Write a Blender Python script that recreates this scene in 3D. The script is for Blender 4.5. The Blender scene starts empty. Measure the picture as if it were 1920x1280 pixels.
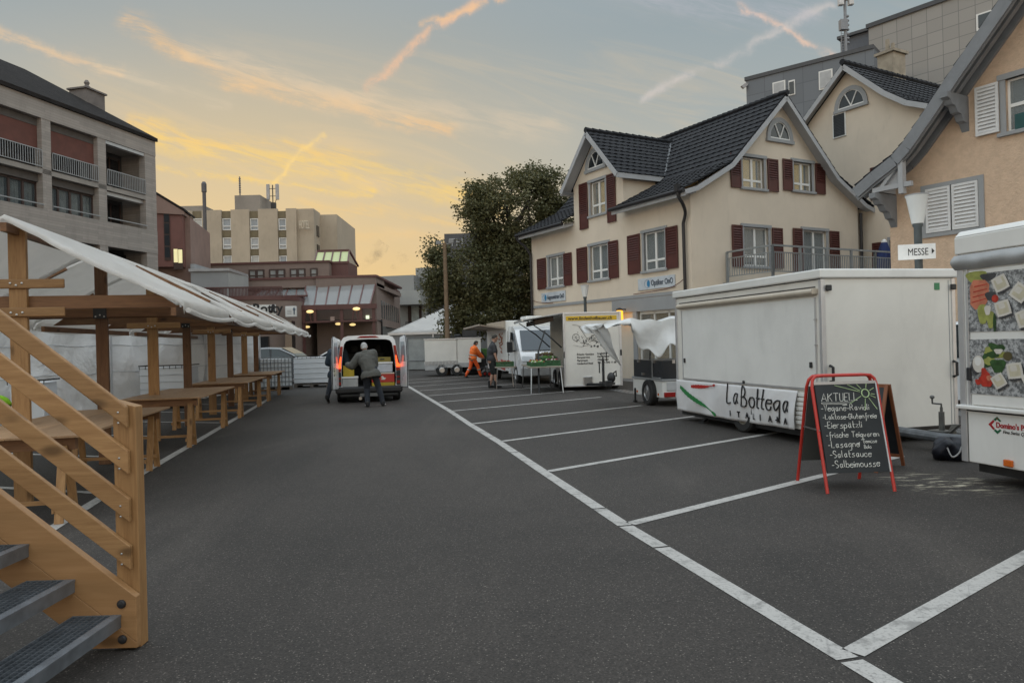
import bpy, bmesh, math, random
from mathutils import Vector, Matrix
R=math.radians
random.seed(7)
S=bpy.context.scene; COL=S.collection
# ------------------------------------------------------------------ camera
F_PX=1387.0; ROLL=R(1.5); PITCH=R(0.08); EYE=1.55
cd=bpy.data.cameras.new('camera'); cd.sensor_width=36; cd.lens=26.0; cd.clip_end=3000; cd.clip_start=0.05
cam=bpy.data.objects.new('camera',cd); COL.objects.link(cam); S.camera=cam
fw=Vector((0,math.cos(PITCH),math.sin(PITCH))); up0=Vector((0,-math.sin(PITCH),math.cos(PITCH)))
rt=Vector((1,0,0))*math.cos(ROLL)-up0*math.sin(ROLL); upc=Vector((1,0,0))*math.sin(ROLL)+up0*math.cos(ROLL)
cam.matrix_world=Matrix(((rt.x,upc.x,-fw.x,0),(rt.y,upc.y,-fw.y,0),(rt.z,upc.z,-fw.z,EYE),(0,0,0,1)))
def ray(u,v):
    d=rt*((u-960)/F_PX)+upc*((640-v)/F_PX)+fw
    return d/d.y
def P(u,v,Y):
    d=ray(u,v); return Vector((d.x*Y,Y,EYE+d.z*Y))
# ------------------------------------------------------------------ world: dawn sky
S.view_settings.view_transform='Standard'; S.view_settings.look='None'; S.view_settings.gamma=1; S.view_settings.exposure=0.0
AMB=3.6; SUN_EL=R(3.0); SUN_AZ=R(-21)      # low sun beyond the buildings ahead, left of the middle
sundir=Vector((math.sin(SUN_AZ)*math.cos(SUN_EL),math.cos(SUN_AZ)*math.cos(SUN_EL),math.sin(SUN_EL)))
W=bpy.data.worlds.new('World'); S.world=W; W.use_nodes=True; W.cycles.sampling_method='MANUAL'; W.cycles.sample_map_resolution=512
class NT:
    def __init__(s,t): s.t=t
    def n(s,ty,**k):
        x=s.t.nodes.new(ty)
        for a,b in k.items(): setattr(x,a,b)
        return x
    def l(s,a,b): s.t.links.new(a,b)
    def setin(s,sock,v):
        if isinstance(v,(int,float)): sock.default_value=v
        elif isinstance(v,(tuple,list)): sock.default_value=tuple(v) if len(v)==len(sock.default_value) else tuple(v)+(1,)
        else: s.l(v,sock)
    def m(s,op,a,b=None,c=None,clamp=False):
        x=s.n('ShaderNodeMath',operation=op,use_clamp=clamp)
        for i,v in enumerate((a,b,c)):
            if v is not None: s.setin(x.inputs[i],v)
        return x.outputs[0]
    def ramp(s,f,stops,interp='LINEAR'):
        x=s.n('ShaderNodeValToRGB'); r=x.color_ramp; r.interpolation=interp
        while len(r.elements)<len(stops): r.elements.new(0.5)
        for e,(p,c) in zip(r.elements,stops):
            e.position=p; e.color=(c,c,c,1) if isinstance(c,(int,float)) else tuple(c)+(1,)
        s.setin(x.inputs[0],f); return x.outputs[0]
    def mix(s,f,a,b,bt='MIX'):
        x=s.n('ShaderNodeMix',data_type='RGBA',blend_type=bt)
        s.setin(x.inputs[0],f); s.setin(x.inputs[6],a); s.setin(x.inputs[7],b); return x.outputs[2]
    def noise(s,vec,scale,detail=4,rough=.55,dist=0):
        x=s.n('ShaderNodeTexNoise'); x.inputs['Scale'].default_value=scale; x.inputs['Detail'].default_value=detail
        x.inputs['Roughness'].default_value=rough; x.inputs['Distortion'].default_value=dist
        if vec is not None: s.l(vec,x.inputs['Vector'])
        return x.outputs[0]
    def smooth(s,v,a,b):
        x=s.n('ShaderNodeMapRange',interpolation_type='SMOOTHSTEP'); s.setin(x.inputs[0],v)
        x.inputs[1].default_value=a; x.inputs[2].default_value=b; return x.outputs[0]
def lin(r,g,b):
    f=lambda c:(c/255/12.92 if c<=10 else ((c/255+.055)/1.055)**2.4)
    return (f(r),f(g),f(b))
w=NT(W.node_tree); W.node_tree.nodes.clear()
tc=w.n('ShaderNodeTexCoord'); sep=w.n('ShaderNodeSeparateXYZ'); w.l(tc.outputs['Generated'],sep.inputs[0])
dx,dy,dz=sep.outputs
ysafe=w.m('MAXIMUM',dy,.02); front=w.smooth(dy,.03,.25)
gx=w.m('DIVIDE',dx,ysafe); gz=w.m('DIVIDE',dz,ysafe)
sky=w.n('ShaderNodeTexSky',sky_type='NISHITA',sun_disc=False,sun_elevation=SUN_EL,sun_rotation=SUN_AZ,dust_density=2.5,ozone_density=1.5)
base=w.ramp(dz,[(0,lin(214,192,166)),(.10,lin(204,195,178)),(.22,lin(181,186,182)),(.38,lin(158,172,178)),(.6,lin(158,174,186)),(1,lin(150,168,186))])
nis=w.n('ShaderNodeVectorMath',operation='SCALE'); w.l(sky.outputs[0],nis.inputs[0]); nis.inputs[3].default_value=.10
base=w.mix(.12,base,nis.outputs[0])
# warm glow round the point where the sun comes up
gd=P(430,300,1)-Vector((0,0,EYE)); gd0=(gd.x,gd.z)
ex=w.m('DIVIDE',w.m('SUBTRACT',gx,gd0[0]),.42); ez=w.m('DIVIDE',w.m('SUBTRACT',gz,.20),.20)
rr=w.m('ADD',w.m('MULTIPLY',ex,ex),w.m('MULTIPLY',ez,ez))
glow=w.m('MULTIPLY',w.m('EXPONENT',w.m('MULTIPLY',rr,-1)),front)
col=w.mix(w.m('MULTIPLY',glow,.52),base,lin(236,202,134))
low=w.m('MULTIPLY',w.smooth(gz,.24,.02),w.m('MULTIPLY',w.smooth(gx,.25,-.15),front))
col=w.mix(w.m('MULTIPLY',low,.62),col,lin(240,200,122))
# cirrus streaks and contrails, laid out as directions on the sky
cv=w.n('ShaderNodeCombineXYZ'); w.l(gx,cv.inputs[0]); w.l(gz,cv.inputs[1])
n1=w.noise(cv.outputs[0],9,6,.62,.6); n2=w.noise(cv.outputs[0],38,5,.65,.3)
mp0=w.n('ShaderNodeMapping'); mp0.inputs['Rotation'].default_value=(0,0,R(17)); w.l(cv.outputs[0],mp0.inputs[0])
mp=w.n('ShaderNodeMapping'); mp.inputs['Scale'].default_value=(1.3,9,1); w.l(mp0.outputs[0],mp.inputs[0])
n3=w.noise(mp.outputs[0],2.2,7,.62,.8); nf=w.noise(mp.outputs[0],8.5,6,.66,.5)
wx=w.m('ADD',gx,w.m('MULTIPLY',w.m('SUBTRACT',n1,.5),.035)); wz=w.m('ADD',gz,w.m('ADD',w.m('MULTIPLY',w.m('SUBTRACT',w.noise(cv.outputs[0],11,5,.6),.5),.045),w.m('MULTIPLY',w.m('SUBTRACT',n2,.5),.016)))
def streak(pts,width,col_in,color,amt,fluff=.5,fil=True):
    acc=None
    for (u1,v1),(u2,v2) in zip(pts[:-1],pts[1:]):
        a=ray(u1,v1); b=ray(u2,v2); ax,az=a.x,a.z; L=math.hypot(b.x-ax,b.z-az); ux,uz=(b.x-ax)/L,(b.z-az)/L
        px=w.m('SUBTRACT',wx,ax); pz=w.m('SUBTRACT',wz,az)
        t=w.m('ADD',w.m('MULTIPLY',px,ux),w.m('MULTIPLY',pz,uz))
        tcl=w.m('MINIMUM',w.m('MAXIMUM',t,0),L); over=w.m('SUBTRACT',t,tcl)
        q=w.m('SUBTRACT',w.m('MULTIPLY',px,-uz),w.m('MULTIPLY',pz,-ux))
        d=w.m('SQRT',w.m('ADD',w.m('MULTIPLY',q,q),w.m('MULTIPLY',over,over)))
        acc=d if acc is None else w.m('MINIMUM',acc,d)
    wd=width/F_PX
    k=w.m('DIVIDE',acc,wd); k=w.m('EXPONENT',w.m('MULTIPLY',w.m('MULTIPLY',k,k),-1))
    tex=w.smooth(w.m('ADD',w.m('MULTIPLY',n2,fluff),w.m('MULTIPLY',n1,1-fluff)),.34,.62)
    if fil: tex=w.m('MULTIPLY',w.m('ADD',w.m('MULTIPLY',tex,.45),.55),w.smooth(nf,.36,.62))
    k=w.m('MULTIPLY',w.m('MULTIPLY',k,w.m('ADD',w.m('MULTIPLY',tex,.88),.12)),w.m('MULTIPLY',front,amt),clamp=True)
    return w.mix(k,col_in,color)
veil=w.m('MULTIPLY',w.smooth(n3,.48,.74),w.m('MULTIPLY',front,.45))
col=w.mix(w.m('MULTIPLY',veil,w.smooth(gz,.5,.2)),col,lin(240,208,160))
PE=lin(236,202,162); OR=lin(244,200,146); YE=lin(255,214,120); YS=lin(250,208,130)
col=streak([(420,120),(600,175),(900,225),(1040,240)],30,col,lin(224,204,176),.5,.3)
col=streak([(280,255),(480,296),(660,318),(800,345),(930,385)],27,col,YE,.8,.35)
col=streak([(250,228),(350,258),(520,272),(700,300)],11,col,YS,.7,.5)
col=streak([(300,318),(420,330),(560,352),(700,362)],7,col,YE,.75,.5)
col=streak([(560,380),(720,395),(860,420)],10,col,lin(246,206,134),.55,.4)
col=streak([(640,430),(760,440),(900,470)],12,col,lin(244,204,140),.4,.4)
col=streak([(-40,55),(120,100),(230,138)],10,col,PE,.75,.6)
col=streak([(180,120),(300,160),(420,190)],12,col,lin(222,204,176),.5,.5)
col=streak([(235,38),(330,92),(430,150),(540,178),(700,208),(840,243)],15,col,OR,.8,.75)
col=streak([(360,95),(470,140),(600,180),(760,205)],20,col,lin(228,204,172),.55,.5)
col=streak([(930,-12),(830,45),(765,98),(697,163)],9,col,lin(238,194,160),.8,.85,False)
col=streak([(950,-8),(790,48)],6,col,lin(242,198,154),.75,.7,False)
col=streak([(605,252),(560,290),(515,342)],5,col,lin(255,218,140),.85,.6,False)
col=streak([(1385,8),(1480,60),(1575,113)],6,col,lin(236,200,176),.8,.8,False)
col=streak([(1215,190),(1350,108),(1560,10)],9,col,lin(214,204,198),.6,.6,False)
col=streak([(1150,-20),(1350,16),(1520,30)],24,col,lin(196,192,200),.4,.3)
# sky overhead and behind the camera is boosted out of view, as added fill light
amb=w.m('ADD',1,w.m('MULTIPLY',w.m('MAXIMUM',w.m('MULTIPLY',w.smooth(dy,.25,-.45),.50),w.smooth(dz,.42,.80)),AMB))
sc_=w.n('ShaderNodeVectorMath',operation='SCALE'); w.l(col,sc_.inputs[0]); w.l(amb,sc_.inputs[3]); tint=w.mix(w.smooth(amb,1,1+AMB),(1,1,1),(1.0,.865,.755)); mv=w.n('ShaderNodeVectorMath',operation='MULTIPLY'); w.l(sc_.outputs[0],mv.inputs[0]); w.l(tint,mv.inputs[1]); col=mv.outputs[0]
bg=w.n('ShaderNodeBackground'); w.l(col,bg.inputs[0]); bg.inputs[1].default_value=1.0
wo=w.n('ShaderNodeOutputWorld'); w.l(bg.outputs[0],wo.inputs[0])
sl=bpy.data.lights.new('sun','SUN'); sl.energy=0.5; sl.angle=R(14); sl.color=(1,.72,.45)
so=bpy.data.objects.new('sun',sl); COL.objects.link(so); so.rotation_mode='QUATERNION'; so.rotation_quaternion=sundir.to_track_quat('Z','Y')
# ------------------------------------------------------------------ object helpers
def tag(o,label=None,cat=None,group=None,kind=None):
    if label: o['label']=label
    if cat: o['category']=cat
    if group: o['group']=group
    if kind: o['kind']=kind
    return o
def thing(name,label,cat,loc=(0,0,0),rz=0,group=None):
    o=bpy.data.objects.new(name,None); o.empty_display_size=.2; COL.objects.link(o)
    o.location=loc; o.rotation_euler=(0,0,R(rz)); return tag(o,label,cat,group)
def copy_tree(o,parent=None):
    c=o.copy(); COL.objects.link(c)
    if parent: c.parent=parent
    for ch in list(o.children): copy_tree(ch,c)
    return c
def sm(pts,n=6,closed=False):
    """catmull-rom through points"""
    pts=[Vector(p) for p in pts]; out=[]; m=len(pts)
    for i in range(m if closed else m-1):
        p0=pts[(i-1)%m] if closed or i>0 else pts[0]; p1=pts[i]; p2=pts[(i+1)%m]; p3=pts[(i+2)%m] if closed or i+2<m else pts[-1]
        for j in range(n):
            t=j/n; out.append(.5*((2*p1)+(p2-p0)*t+(2*p0-5*p1+4*p2-p3)*t*t+(3*p1-p0-3*p2+p3)*t**3))
    if not closed: out.append(pts[-1])
    return out
class B:
    def __init__(s): s.v=[]; s.f=[]; s.mi=[]; s.k=0
    def add(s,vs,fs):
        b=len(s.v); s.v+= [Vector(q) for q in vs]; s.f+=[[b+i for i in q] for q in fs]; s.mi+=[s.k]*len(fs); return s
    def mat(s,k): s.k=k; return s
    def box(s,x0,y0,z0,x1,y1,z1):
        x0,x1=min(x0,x1),max(x0,x1); y0,y1=min(y0,y1),max(y0,y1); z0,z1=min(z0,z1),max(z0,z1)
        return s.add([(x0,y0,z0),(x1,y0,z0),(x1,y1,z0),(x0,y1,z0),(x0,y0,z1),(x1,y0,z1),(x1,y1,z1),(x0,y1,z1)],
            [(3,2,1,0),(4,5,6,7),(0,1,5,4),(1,2,6,5),(2,3,7,6),(3,0,4,7)])
    def beam(s,p0,p1,w,h,up=(0,0,1)):
        p0=Vector(p0);p1=Vector(p1); d=(p1-p0).normalized(); up=Vector(up)
        sd=d.cross(up)
        if sd.length<1e-4: sd=d.cross(Vector((0,1,0)))
        sd.normalize(); u=sd.cross(d).normalized(); sd*=w/2; u*=h/2
        return s.add([p0-sd-u,p0+sd-u,p0+sd+u,p0-sd+u,p1-sd-u,p1+sd-u,p1+sd+u,p1-sd+u],
            [(0,3,2,1)[::-1],(4,5,6,7)[::-1],(0,1,5,4)[::-1],(1,2,6,5)[::-1],(2,3,7,6)[::-1],(3,0,4,7)[::-1]])
    def tube(s,pts,r,n=8,cap=True):
        pts=[Vector(p) for p in pts]; m=len(pts); rs=r if isinstance(r,(list,tuple)) else [r]*m
        vs=[];fs=[]; prev=None
        for i,p in enumerate(pts):
            d=(pts[min(i+1,m-1)]-pts[max(i-1,0)])
            d=d.normalized() if d.length>1e-9 else Vector((0,0,1))
            if prev is None:
                a=d.cross(Vector((0,0,1)))
                if a.length<1e-3: a=d.cross(Vector((0,1,0)))
            else: a=prev-d*prev.dot(d)
            a.normalize(); prev=a; b=d.cross(a)
            for k in range(n):
                t=2*math.pi*k/n; vs.append(p+a*(math.cos(t)*rs[i])+b*(math.sin(t)*rs[i]))
        for i in range(m-1):
            for k in range(n):
                k2=(k+1)%n; fs.append((i*n+k,i*n+k2,(i+1)*n+k2,(i+1)*n+k))
        if cap: fs.append(tuple(range(n))[::-1]); fs.append(tuple((m-1)*n+k for k in range(n)))
        return s.add(vs,fs)
    def cyl(s,p0,p1,r0,r1=None,n=16): return s.tube([p0,p1],[r0,r0 if r1 is None else r1],n)
    def lathe(s,prof,c=(0,0,0),axis='z',n=20):
        c=Vector(c); vs=[];fs=[]; m=len(prof)
        for r,h in prof:
            for k in range(n):
                t=2*math.pi*k/n; a,b=math.cos(t)*r,math.sin(t)*r
                vs.append(c+(Vector((a,b,h)) if axis=='z' else Vector((h,a,b)) if axis=='x' else Vector((b,h,a))))
        for i in range(m-1):
            for k in range(n):
                k2=(k+1)%n; fs.append((i*n+k,i*n+k2,(i+1)*n+k2,(i+1)*n+k))
        fs.append(tuple(range(n))[::-1]); fs.append(tuple((m-1)*n+k for k in range(n)))
        return s.add(vs,fs)
    def prism(s,poly,vec):
        n=len(poly); vec=Vector(vec); p=[Vector(q) for q in poly]
        return s.add(p+[q+vec for q in p],[tuple(range(n))[::-1],tuple(range(n,2*n))]+[(i,(i+1)%n,n+(i+1)%n,n+i) for i in range(n)])
    def grid(s,fn,nu,nv,th=None):
        vs=[Vector(fn(i/nu,j/nv)) for j in range(nv+1) for i in range(nu+1)]
        fs=[(j*(nu+1)+i,j*(nu+1)+i+1,(j+1)*(nu+1)+i+1,(j+1)*(nu+1)+i) for j in range(nv) for i in range(nu)]
        return s.add(vs,fs)
    def ell(s,c,rx,ry,rz,nu=14,nv=10,M3=None):
        c=Vector(c); vs=[];fs=[]
        for j in range(nv+1):
            ph=math.pi*j/nv
            for i in range(nu):
                t=2*math.pi*i/nu; q=Vector((rx*math.sin(ph)*math.cos(t),ry*math.sin(ph)*math.sin(t),rz*math.cos(ph)))
                vs.append(c+(M3@q if M3 else q))
        for j in range(nv):
            for i in range(nu):
                i2=(i+1)%nu; fs.append((j*nu+i,(j+1)*nu+i,(j+1)*nu+i2,j*nu+i2))
        return s.add(vs,fs)
    def mesh(s,name):
        me=bpy.data.meshes.new(name); me.from_pydata([tuple(q) for q in s.v],[],s.f)
        bm=bmesh.new(); bm.from_mesh(me)
        bmesh.ops.remove_doubles(bm,verts=bm.verts,dist=1e-6) if len(bm.verts)<20000 else None
        if len(bm.verts)<60000 and not getattr(s,'open',False): bmesh.ops.recalc_face_normals(bm,faces=bm.faces)
        bm.to_mesh(me); bm.free()
        return me
    def build(s,name,mats,parent=None,bevel=0,smooth=False,solid=0,loc=None,seg=2):
        me=bpy.data.meshes.new(name); me.from_pydata([tuple(q) for q in s.v],[],s.f)
        mats=mats if isinstance(mats,(list,tuple)) else [mats]
        for m in mats: me.materials.append(m)
        if len(mats)>1: me.polygons.foreach_set('material_index',s.mi)
        bm=bmesh.new(); bm.from_mesh(me)
        if len(bm.faces)<60000: bmesh.ops.recalc_face_normals(bm,faces=bm.faces)
        bm.to_mesh(me); bm.free()
        if smooth:
            me.polygons.foreach_set('use_smooth',[True]*len(me.polygons)); 
            try: me.set_sharp_from_angle(angle=R(40))
            except Exception: pass
        o=bpy.data.objects.new(name,me); COL.objects.link(o)
        if parent: o.parent=parent
        if loc: o.location=loc
        if solid:
            q=o.modifiers.new('solid','SOLIDIFY'); q.thickness=solid; q.offset=0
        if bevel:
            q=o.modifiers.new('bevel','BEVEL'); q.width=bevel; q.segments=seg; q.limit_method='ANGLE'; q.angle_limit=R(40)
        return o
# text as flat raised letters; local frame: origin o, x along ux, y along uy
def text(b,string,size,o,ux,uy,align='LEFT',depth=.002,sx=1,shear=0,bold=0):
    cu=bpy.data.curves.new('t','FONT'); cu.body=string; cu.size=size; cu.align_x=align; cu.extrude=depth/2; cu.shear=shear; cu.resolution_u=3; cu.offset=bold
    ob=bpy.data.objects.new('t',cu); COL.objects.link(ob)
    dg=bpy.context.evaluated_depsgraph_get(); me=ob.evaluated_get(dg).to_mesh()
    o=Vector(o); ux=Vector(ux).normalized(); uy=Vector(uy).normalized(); uz=ux.cross(uy)
    b.add([o+ux*v.co.x*sx+uy*v.co.y+uz*(v.co.z+depth/2) for v in me.vertices],[tuple(p.vertices) for p in me.polygons])
    ob.to_mesh_clear(); bpy.data.objects.remove(ob); bpy.data.curves.remove(cu)
GL={'A':'033963/1555','K':'0309/5906/2653','T':'0969/3933','U':'090413334449','E':'490903/0343/0636','L':'090343','V':'092349','R':'0309394736/0636/2653','S':'48391908072645443313','G':'482908041333454626','B':'030929383726/06264544/443303',
'a':'4626151423334546/4453','b':'0903/0516364544331304','c':'453616050413 3344','e':'0545463616050413334 4','f':'4939282110/1646','g':'4626050413344546/46413010','h':'0903/05163645/4543','i':'0603/0807','k':'0903/3605/1543','l':'0904/0413',
'm':'0603/0516263523/253646/465553','n':'0603/05163645/4543','o':'160504133344453616','p':'0600/0516364544331304','r':'0603/051636','s':'462615254433 03','t':'191423/2333/0636','u':'060413 3345/4643','v':'062346','w':'0613253346','z':'06460343','-':'0535','<':'4 8063 4','D':'03093947443303','C':'48390803','N':'03094349','I':'0903'}
def hand(b,string,size,o,ux,uy,r,slant=.06,rnd=None):
    o=Vector(o); ux=Vector(ux).normalized(); uy=Vector(uy).normalized(); uz=ux.cross(uy); x=0; q=rnd or random
    for ch in string:
        if ch==' ': x+=.45; continue
        um=ch in 'äüö'; g=GL[{'ä':'a','ü':'u','ö':'o'}.get(ch,ch)].replace(' ','')
        wmax=0; jy=q.uniform(-.03,.03)
        sts=[[(int(st[i])*.1,(int(st[i+1])-3)*.155) for i in range(0,len(st)-1,2)] for st in g.split('/')]
        if um: sts+=[[(.15,.62),(.16,.7)],[(.36,.62),(.37,.7)]]
        for st in sts:
            pts=[o+ux*(size*(x+a+slant*c))+uy*(size*(c+jy))+uz*.0025 for a,c in st]
            wmax=max(wmax,max(a for a,c in st))
            b.tube(sm(pts,4) if len(pts)>2 and ch not in 'AKTELVRkvwz' else pts,r,5)
        x+=wmax+.17
    return x*size
# ------------------------------------------------------------------ materials
def base_mat(name):
    m=bpy.data.materials.new(name); m.use_nodes=True; t=NT(m.node_tree); m.node_tree.nodes.clear()
    out=t.n('ShaderNodeOutputMaterial'); p=t.n('ShaderNodeBsdfPrincipled'); t.l(p.outputs[0],out.inputs[0]); return m,t,p
def pset(t,p,**k):
    for a,b in k.items(): t.setin(p.inputs[a.replace('_',' ')],b)
def coords(t,scale=(1,1,1),rot=(0,0,0)):
    c=t.n('ShaderNodeTexCoord'); m=t.n('ShaderNodeMapping'); m.inputs['Scale'].default_value=scale; m.inputs['Rotation'].default_value=rot
    t.l(c.outputs['Object'],m.inputs[0]); return m.outputs[0]
def bump(t,p,h,strength=.3,dist=.01):
    b=t.n('ShaderNodeBump'); b.inputs['Strength'].default_value=strength; b.inputs['Distance'].default_value=dist; t.l(h,b.inputs['Height']); t.l(b.outputs[0],p.inputs['Normal'])
def mul(c,k): return tuple(min(1,x*k) for x in c)
def M(name,col,rough=.6,metal=0,var=.12,vs=3,bs=None,bd=.004,bk=.3,spec=.5,dirt=0,coat=0):
    m,t,p=base_mat(name); c=coords(t)
    n=t.noise(c,vs,6,.6,.3); f=t.smooth(n,.25,.75)
    cc=t.mix(f,mul(col,1-var),mul(col,1+var))
    if dirt:
        n2=t.noise(coords(t,(1.2,1.2,.35)),2.2,8,.68,.5); cc=t.mix(t.m('MULTIPLY',t.smooth(n2,.5,.78),dirt),cc,mul(col,.55))
    pset(t,p,Base_Color=cc,Metallic=metal,Roughness=t.m('ADD',rough-.08,t.m('MULTIPLY',n,.16)),Specular_IOR_Level=spec)
    if coat: pset(t,p,Coat_Weight=coat,Coat_Roughness=.08)
    if bs: bump(t,p,t.noise(c,bs,5,.6),bk,bd)
    return m
def wood(name,col,dark,axis=0,scale=1,knots=True):
    m,t,p=base_mat(name); sc=[14,14,14]; sc[axis]=1.1; sc=[q*scale for q in sc]
    oi=t.n('ShaderNodeObjectInfo'); c0=t.n('ShaderNodeTexCoord'); ad=t.n('ShaderNodeVectorMath',operation='ADD'); t.l(c0.outputs['Object'],ad.inputs[0])
    rv=t.n('ShaderNodeVectorMath',operation='SCALE'); rv.inputs[0].default_value=(7.3,3.1,5.7); t.l(oi.outputs['Random'],rv.inputs[3]); t.l(rv.outputs[0],ad.inputs[1])
    mp=t.n('ShaderNodeMapping'); mp.inputs['Scale'].default_value=sc; t.l(ad.outputs[0],mp.inputs[0])
    n=t.noise(mp.outputs[0],1.0,5,.6,1.6); n2=t.noise(mp.outputs[0],5.5,4,.6,.4)
    f=t.m('ADD',t.m('MULTIPLY',t.smooth(n,.3,.7),.55),t.m('MULTIPLY',t.smooth(n2,.3,.7),.45))
    cc=t.mix(f,dark,col)
    if knots:
        s3=[5,5,5]; s3[axis]=2.2; mp2=t.n('ShaderNodeMapping'); mp2.inputs['Scale'].default_value=s3; t.l(ad.outputs[0],mp2.inputs[0])
        vo=t.n('ShaderNodeTexVoronoi'); vo.inputs['Scale'].default_value=1; t.l(mp2.outputs[0],vo.inputs[0])
        cc=t.mix(t.m('MULTIPLY',t.smooth(vo.outputs[0],.20,.06),.85),cc,mul(dark,.45))
    br=t.m('ADD',.82,t.m('MULTIPLY',oi.outputs['Random'],.36)); sc2=t.n('ShaderNodeVectorMath',operation='SCALE'); t.l(cc,sc2.inputs[0]); t.l(br,sc2.inputs[3])
    pset(t,p,Base_Color=sc2.outputs[0],Roughness=.52,Specular_IOR_Level=.35); bump(t,p,n2,.12,.003); return m
def emis(name,col,st):
    m,t,p=base_mat(name); pset(t,p,Base_Color=col,Emission_Color=col,Emission_Strength=st); return m
def glass(name,col=(.02,.025,.03),rough=.04,spec=.8): 
    m,t,p=base_mat(name); n=t.noise(coords(t),.8,3); pset(t,p,Base_Color=t.mix(n,mul(col,.7),mul(col,1.4)),Roughness=rough,Specular_IOR_Level=spec); bump(t,p,n,.03,.02); return m
def clear(name,tint=(.8,.85,.85),alpha=.25,rough=.05):
    m,t,p=base_mat(name); pset(t,p,Base_Color=tint,Roughness=rough,Alpha=alpha,Specular_IOR_Level=.7); return m
def cloth(name,col,trans=.25,wr=1.5,k=.35,dist=.03):
    m,t,p=base_mat(name); c=coords(t); n=t.noise(c,wr,5,.55,.8); n2=t.noise(c,wr*5,3,.5)
    pset(t,p,Base_Color=t.mix(t.smooth(n,.3,.75),mul(col,.86),col),Roughness=.42,Specular_IOR_Level=.4)
    bump(t,p,t.m('ADD',n,t.m('MULTIPLY',n2,.15)),k,dist)
    if trans:
        tr=t.n('ShaderNodeBsdfTranslucent'); tr.inputs[0].default_value=tuple(col)+(1,); mx=t.n('ShaderNodeMixShader'); mx.inputs[0].default_value=trans
        o=[x for x in m.node_tree.nodes if x.type=='OUTPUT_MATERIAL'][0]; t.l(p.outputs[0],mx.inputs[1]); t.l(tr.outputs[0],mx.inputs[2]); t.l(mx.outputs[0],o.inputs[0])
    return m
def asphalt_mat():
    m,t,p=base_mat('asphalt'); c=coords(t)
    big=t.noise(c,.16,5,.6,.6); mid=t.noise(c,1.1,6,.65,.4); fine=t.noise(c,55,3,.7); vo=t.n('ShaderNodeTexVoronoi'); vo.inputs['Scale'].default_value=120; t.l(c,vo.inputs[0])
    cc=t.mix(t.smooth(big,.3,.7),(.032,.0280,.0250),(.056,.0478,.0420))
    cc=t.mix(t.m('MULTIPLY',t.smooth(mid,.5,.75),.35),cc,(.027,.024,.022))
    cc=t.mix(t.m('MULTIPLY',t.smooth(t.noise(coords(t,(1,.12,1),(0,0,R(-12.8))),.9,5,.6,.4),.52,.72),.5),cc,(.024,.022,.020))
    cc=t.mix(t.m('MULTIPLY',t.smooth(t.noise(coords(t,(1,.22,1),(0,0,R(-12.8))),.55,6,.65,.8),.50,.68),.55),cc,(.078,.067,.058))
    wv=t.n('ShaderNodeTexVoronoi'); wv.inputs['Scale'].default_value=110; t.l(c,wv.inputs[0])
    sepc=t.n('ShaderNodeSeparateColor'); t.l(wv.outputs['Color'],sepc.inputs[0])
    cc=t.mix(t.m('MULTIPLY',t.smooth(sepc.outputs[0],.86,.97),t.smooth(wv.outputs[0],.6,.3)),cc,(.17,.15,.13))
    gv=t.n('ShaderNodeVectorMath',operation='SCALE'); t.l(cc,gv.inputs[0]); t.l(t.m('ADD',.72,t.m('MULTIPLY',sepc.outputs[1],.62)),gv.inputs[3]); cc=gv.outputs[0]
    cc=t.mix(t.m('MULTIPLY',t.smooth(fine,.45,.7),.5),cc,(.024,.022,.021))
    # flour-coloured spill near the sandwich board
    q=t.n('ShaderNodeVectorMath',operation='DISTANCE'); t.l(c,q.inputs[0]); q.inputs[1].default_value=(4.35,7.55,0)
    sp=t.m('MULTIPLY',t.smooth(q.outputs['Value'],.8,.15),t.smooth(t.noise(coords(t,(1.2,4,1),(0,0,R(20))),3.0,7,.7),.52,.62)); cc=t.mix(t.m('MULTIPLY',sp,.85),cc,(.55,.50,.38))
    # oily dark spots
    st=t.smooth(t.noise(c,.55,3,.5,.2),.68,.76); cc=t.mix(t.m('MULTIPLY',st,.35),cc,(.032,.032,.032))
    pset(t,p,Base_Color=cc,Roughness=t.m('ADD',.66,t.m('MULTIPLY',fine,.25)),Specular_IOR_Level=.3)
    bump(t,p,t.m('ADD',t.m('MULTIPLY',vo.outputs[0],.6),fine),.55,.006); return m
def line_mat():
    m,t,p=base_mat('line_paint'); c=coords(t); n=t.noise(c,6,8,.7); f=t.noise(c,45,3,.7)
    a=t.m('MULTIPLY',t.smooth(n,.36,.50),t.smooth(f,.30,.50)); a2=t.m('ADD',.42,t.m('MULTIPLY',a,.58))
    vo=t.n('ShaderNodeTexVoronoi',feature='DISTANCE_TO_EDGE'); vo.inputs['Scale'].default_value=1.3; t.l(c,vo.inputs[0])
    cr=t.smooth(vo.outputs[0],.001,.006)
    cc=t.mix(a2,(.10,.095,.088),(.42,.40,.375)); cc=t.mix(t.m('ADD',.7,t.m('MULTIPLY',cr,.3)),(.13,.12,.12),cc)
    pset(t,p,Base_Color=cc,Roughness=.6); bump(t,p,f,.3,.004); return m
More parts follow.
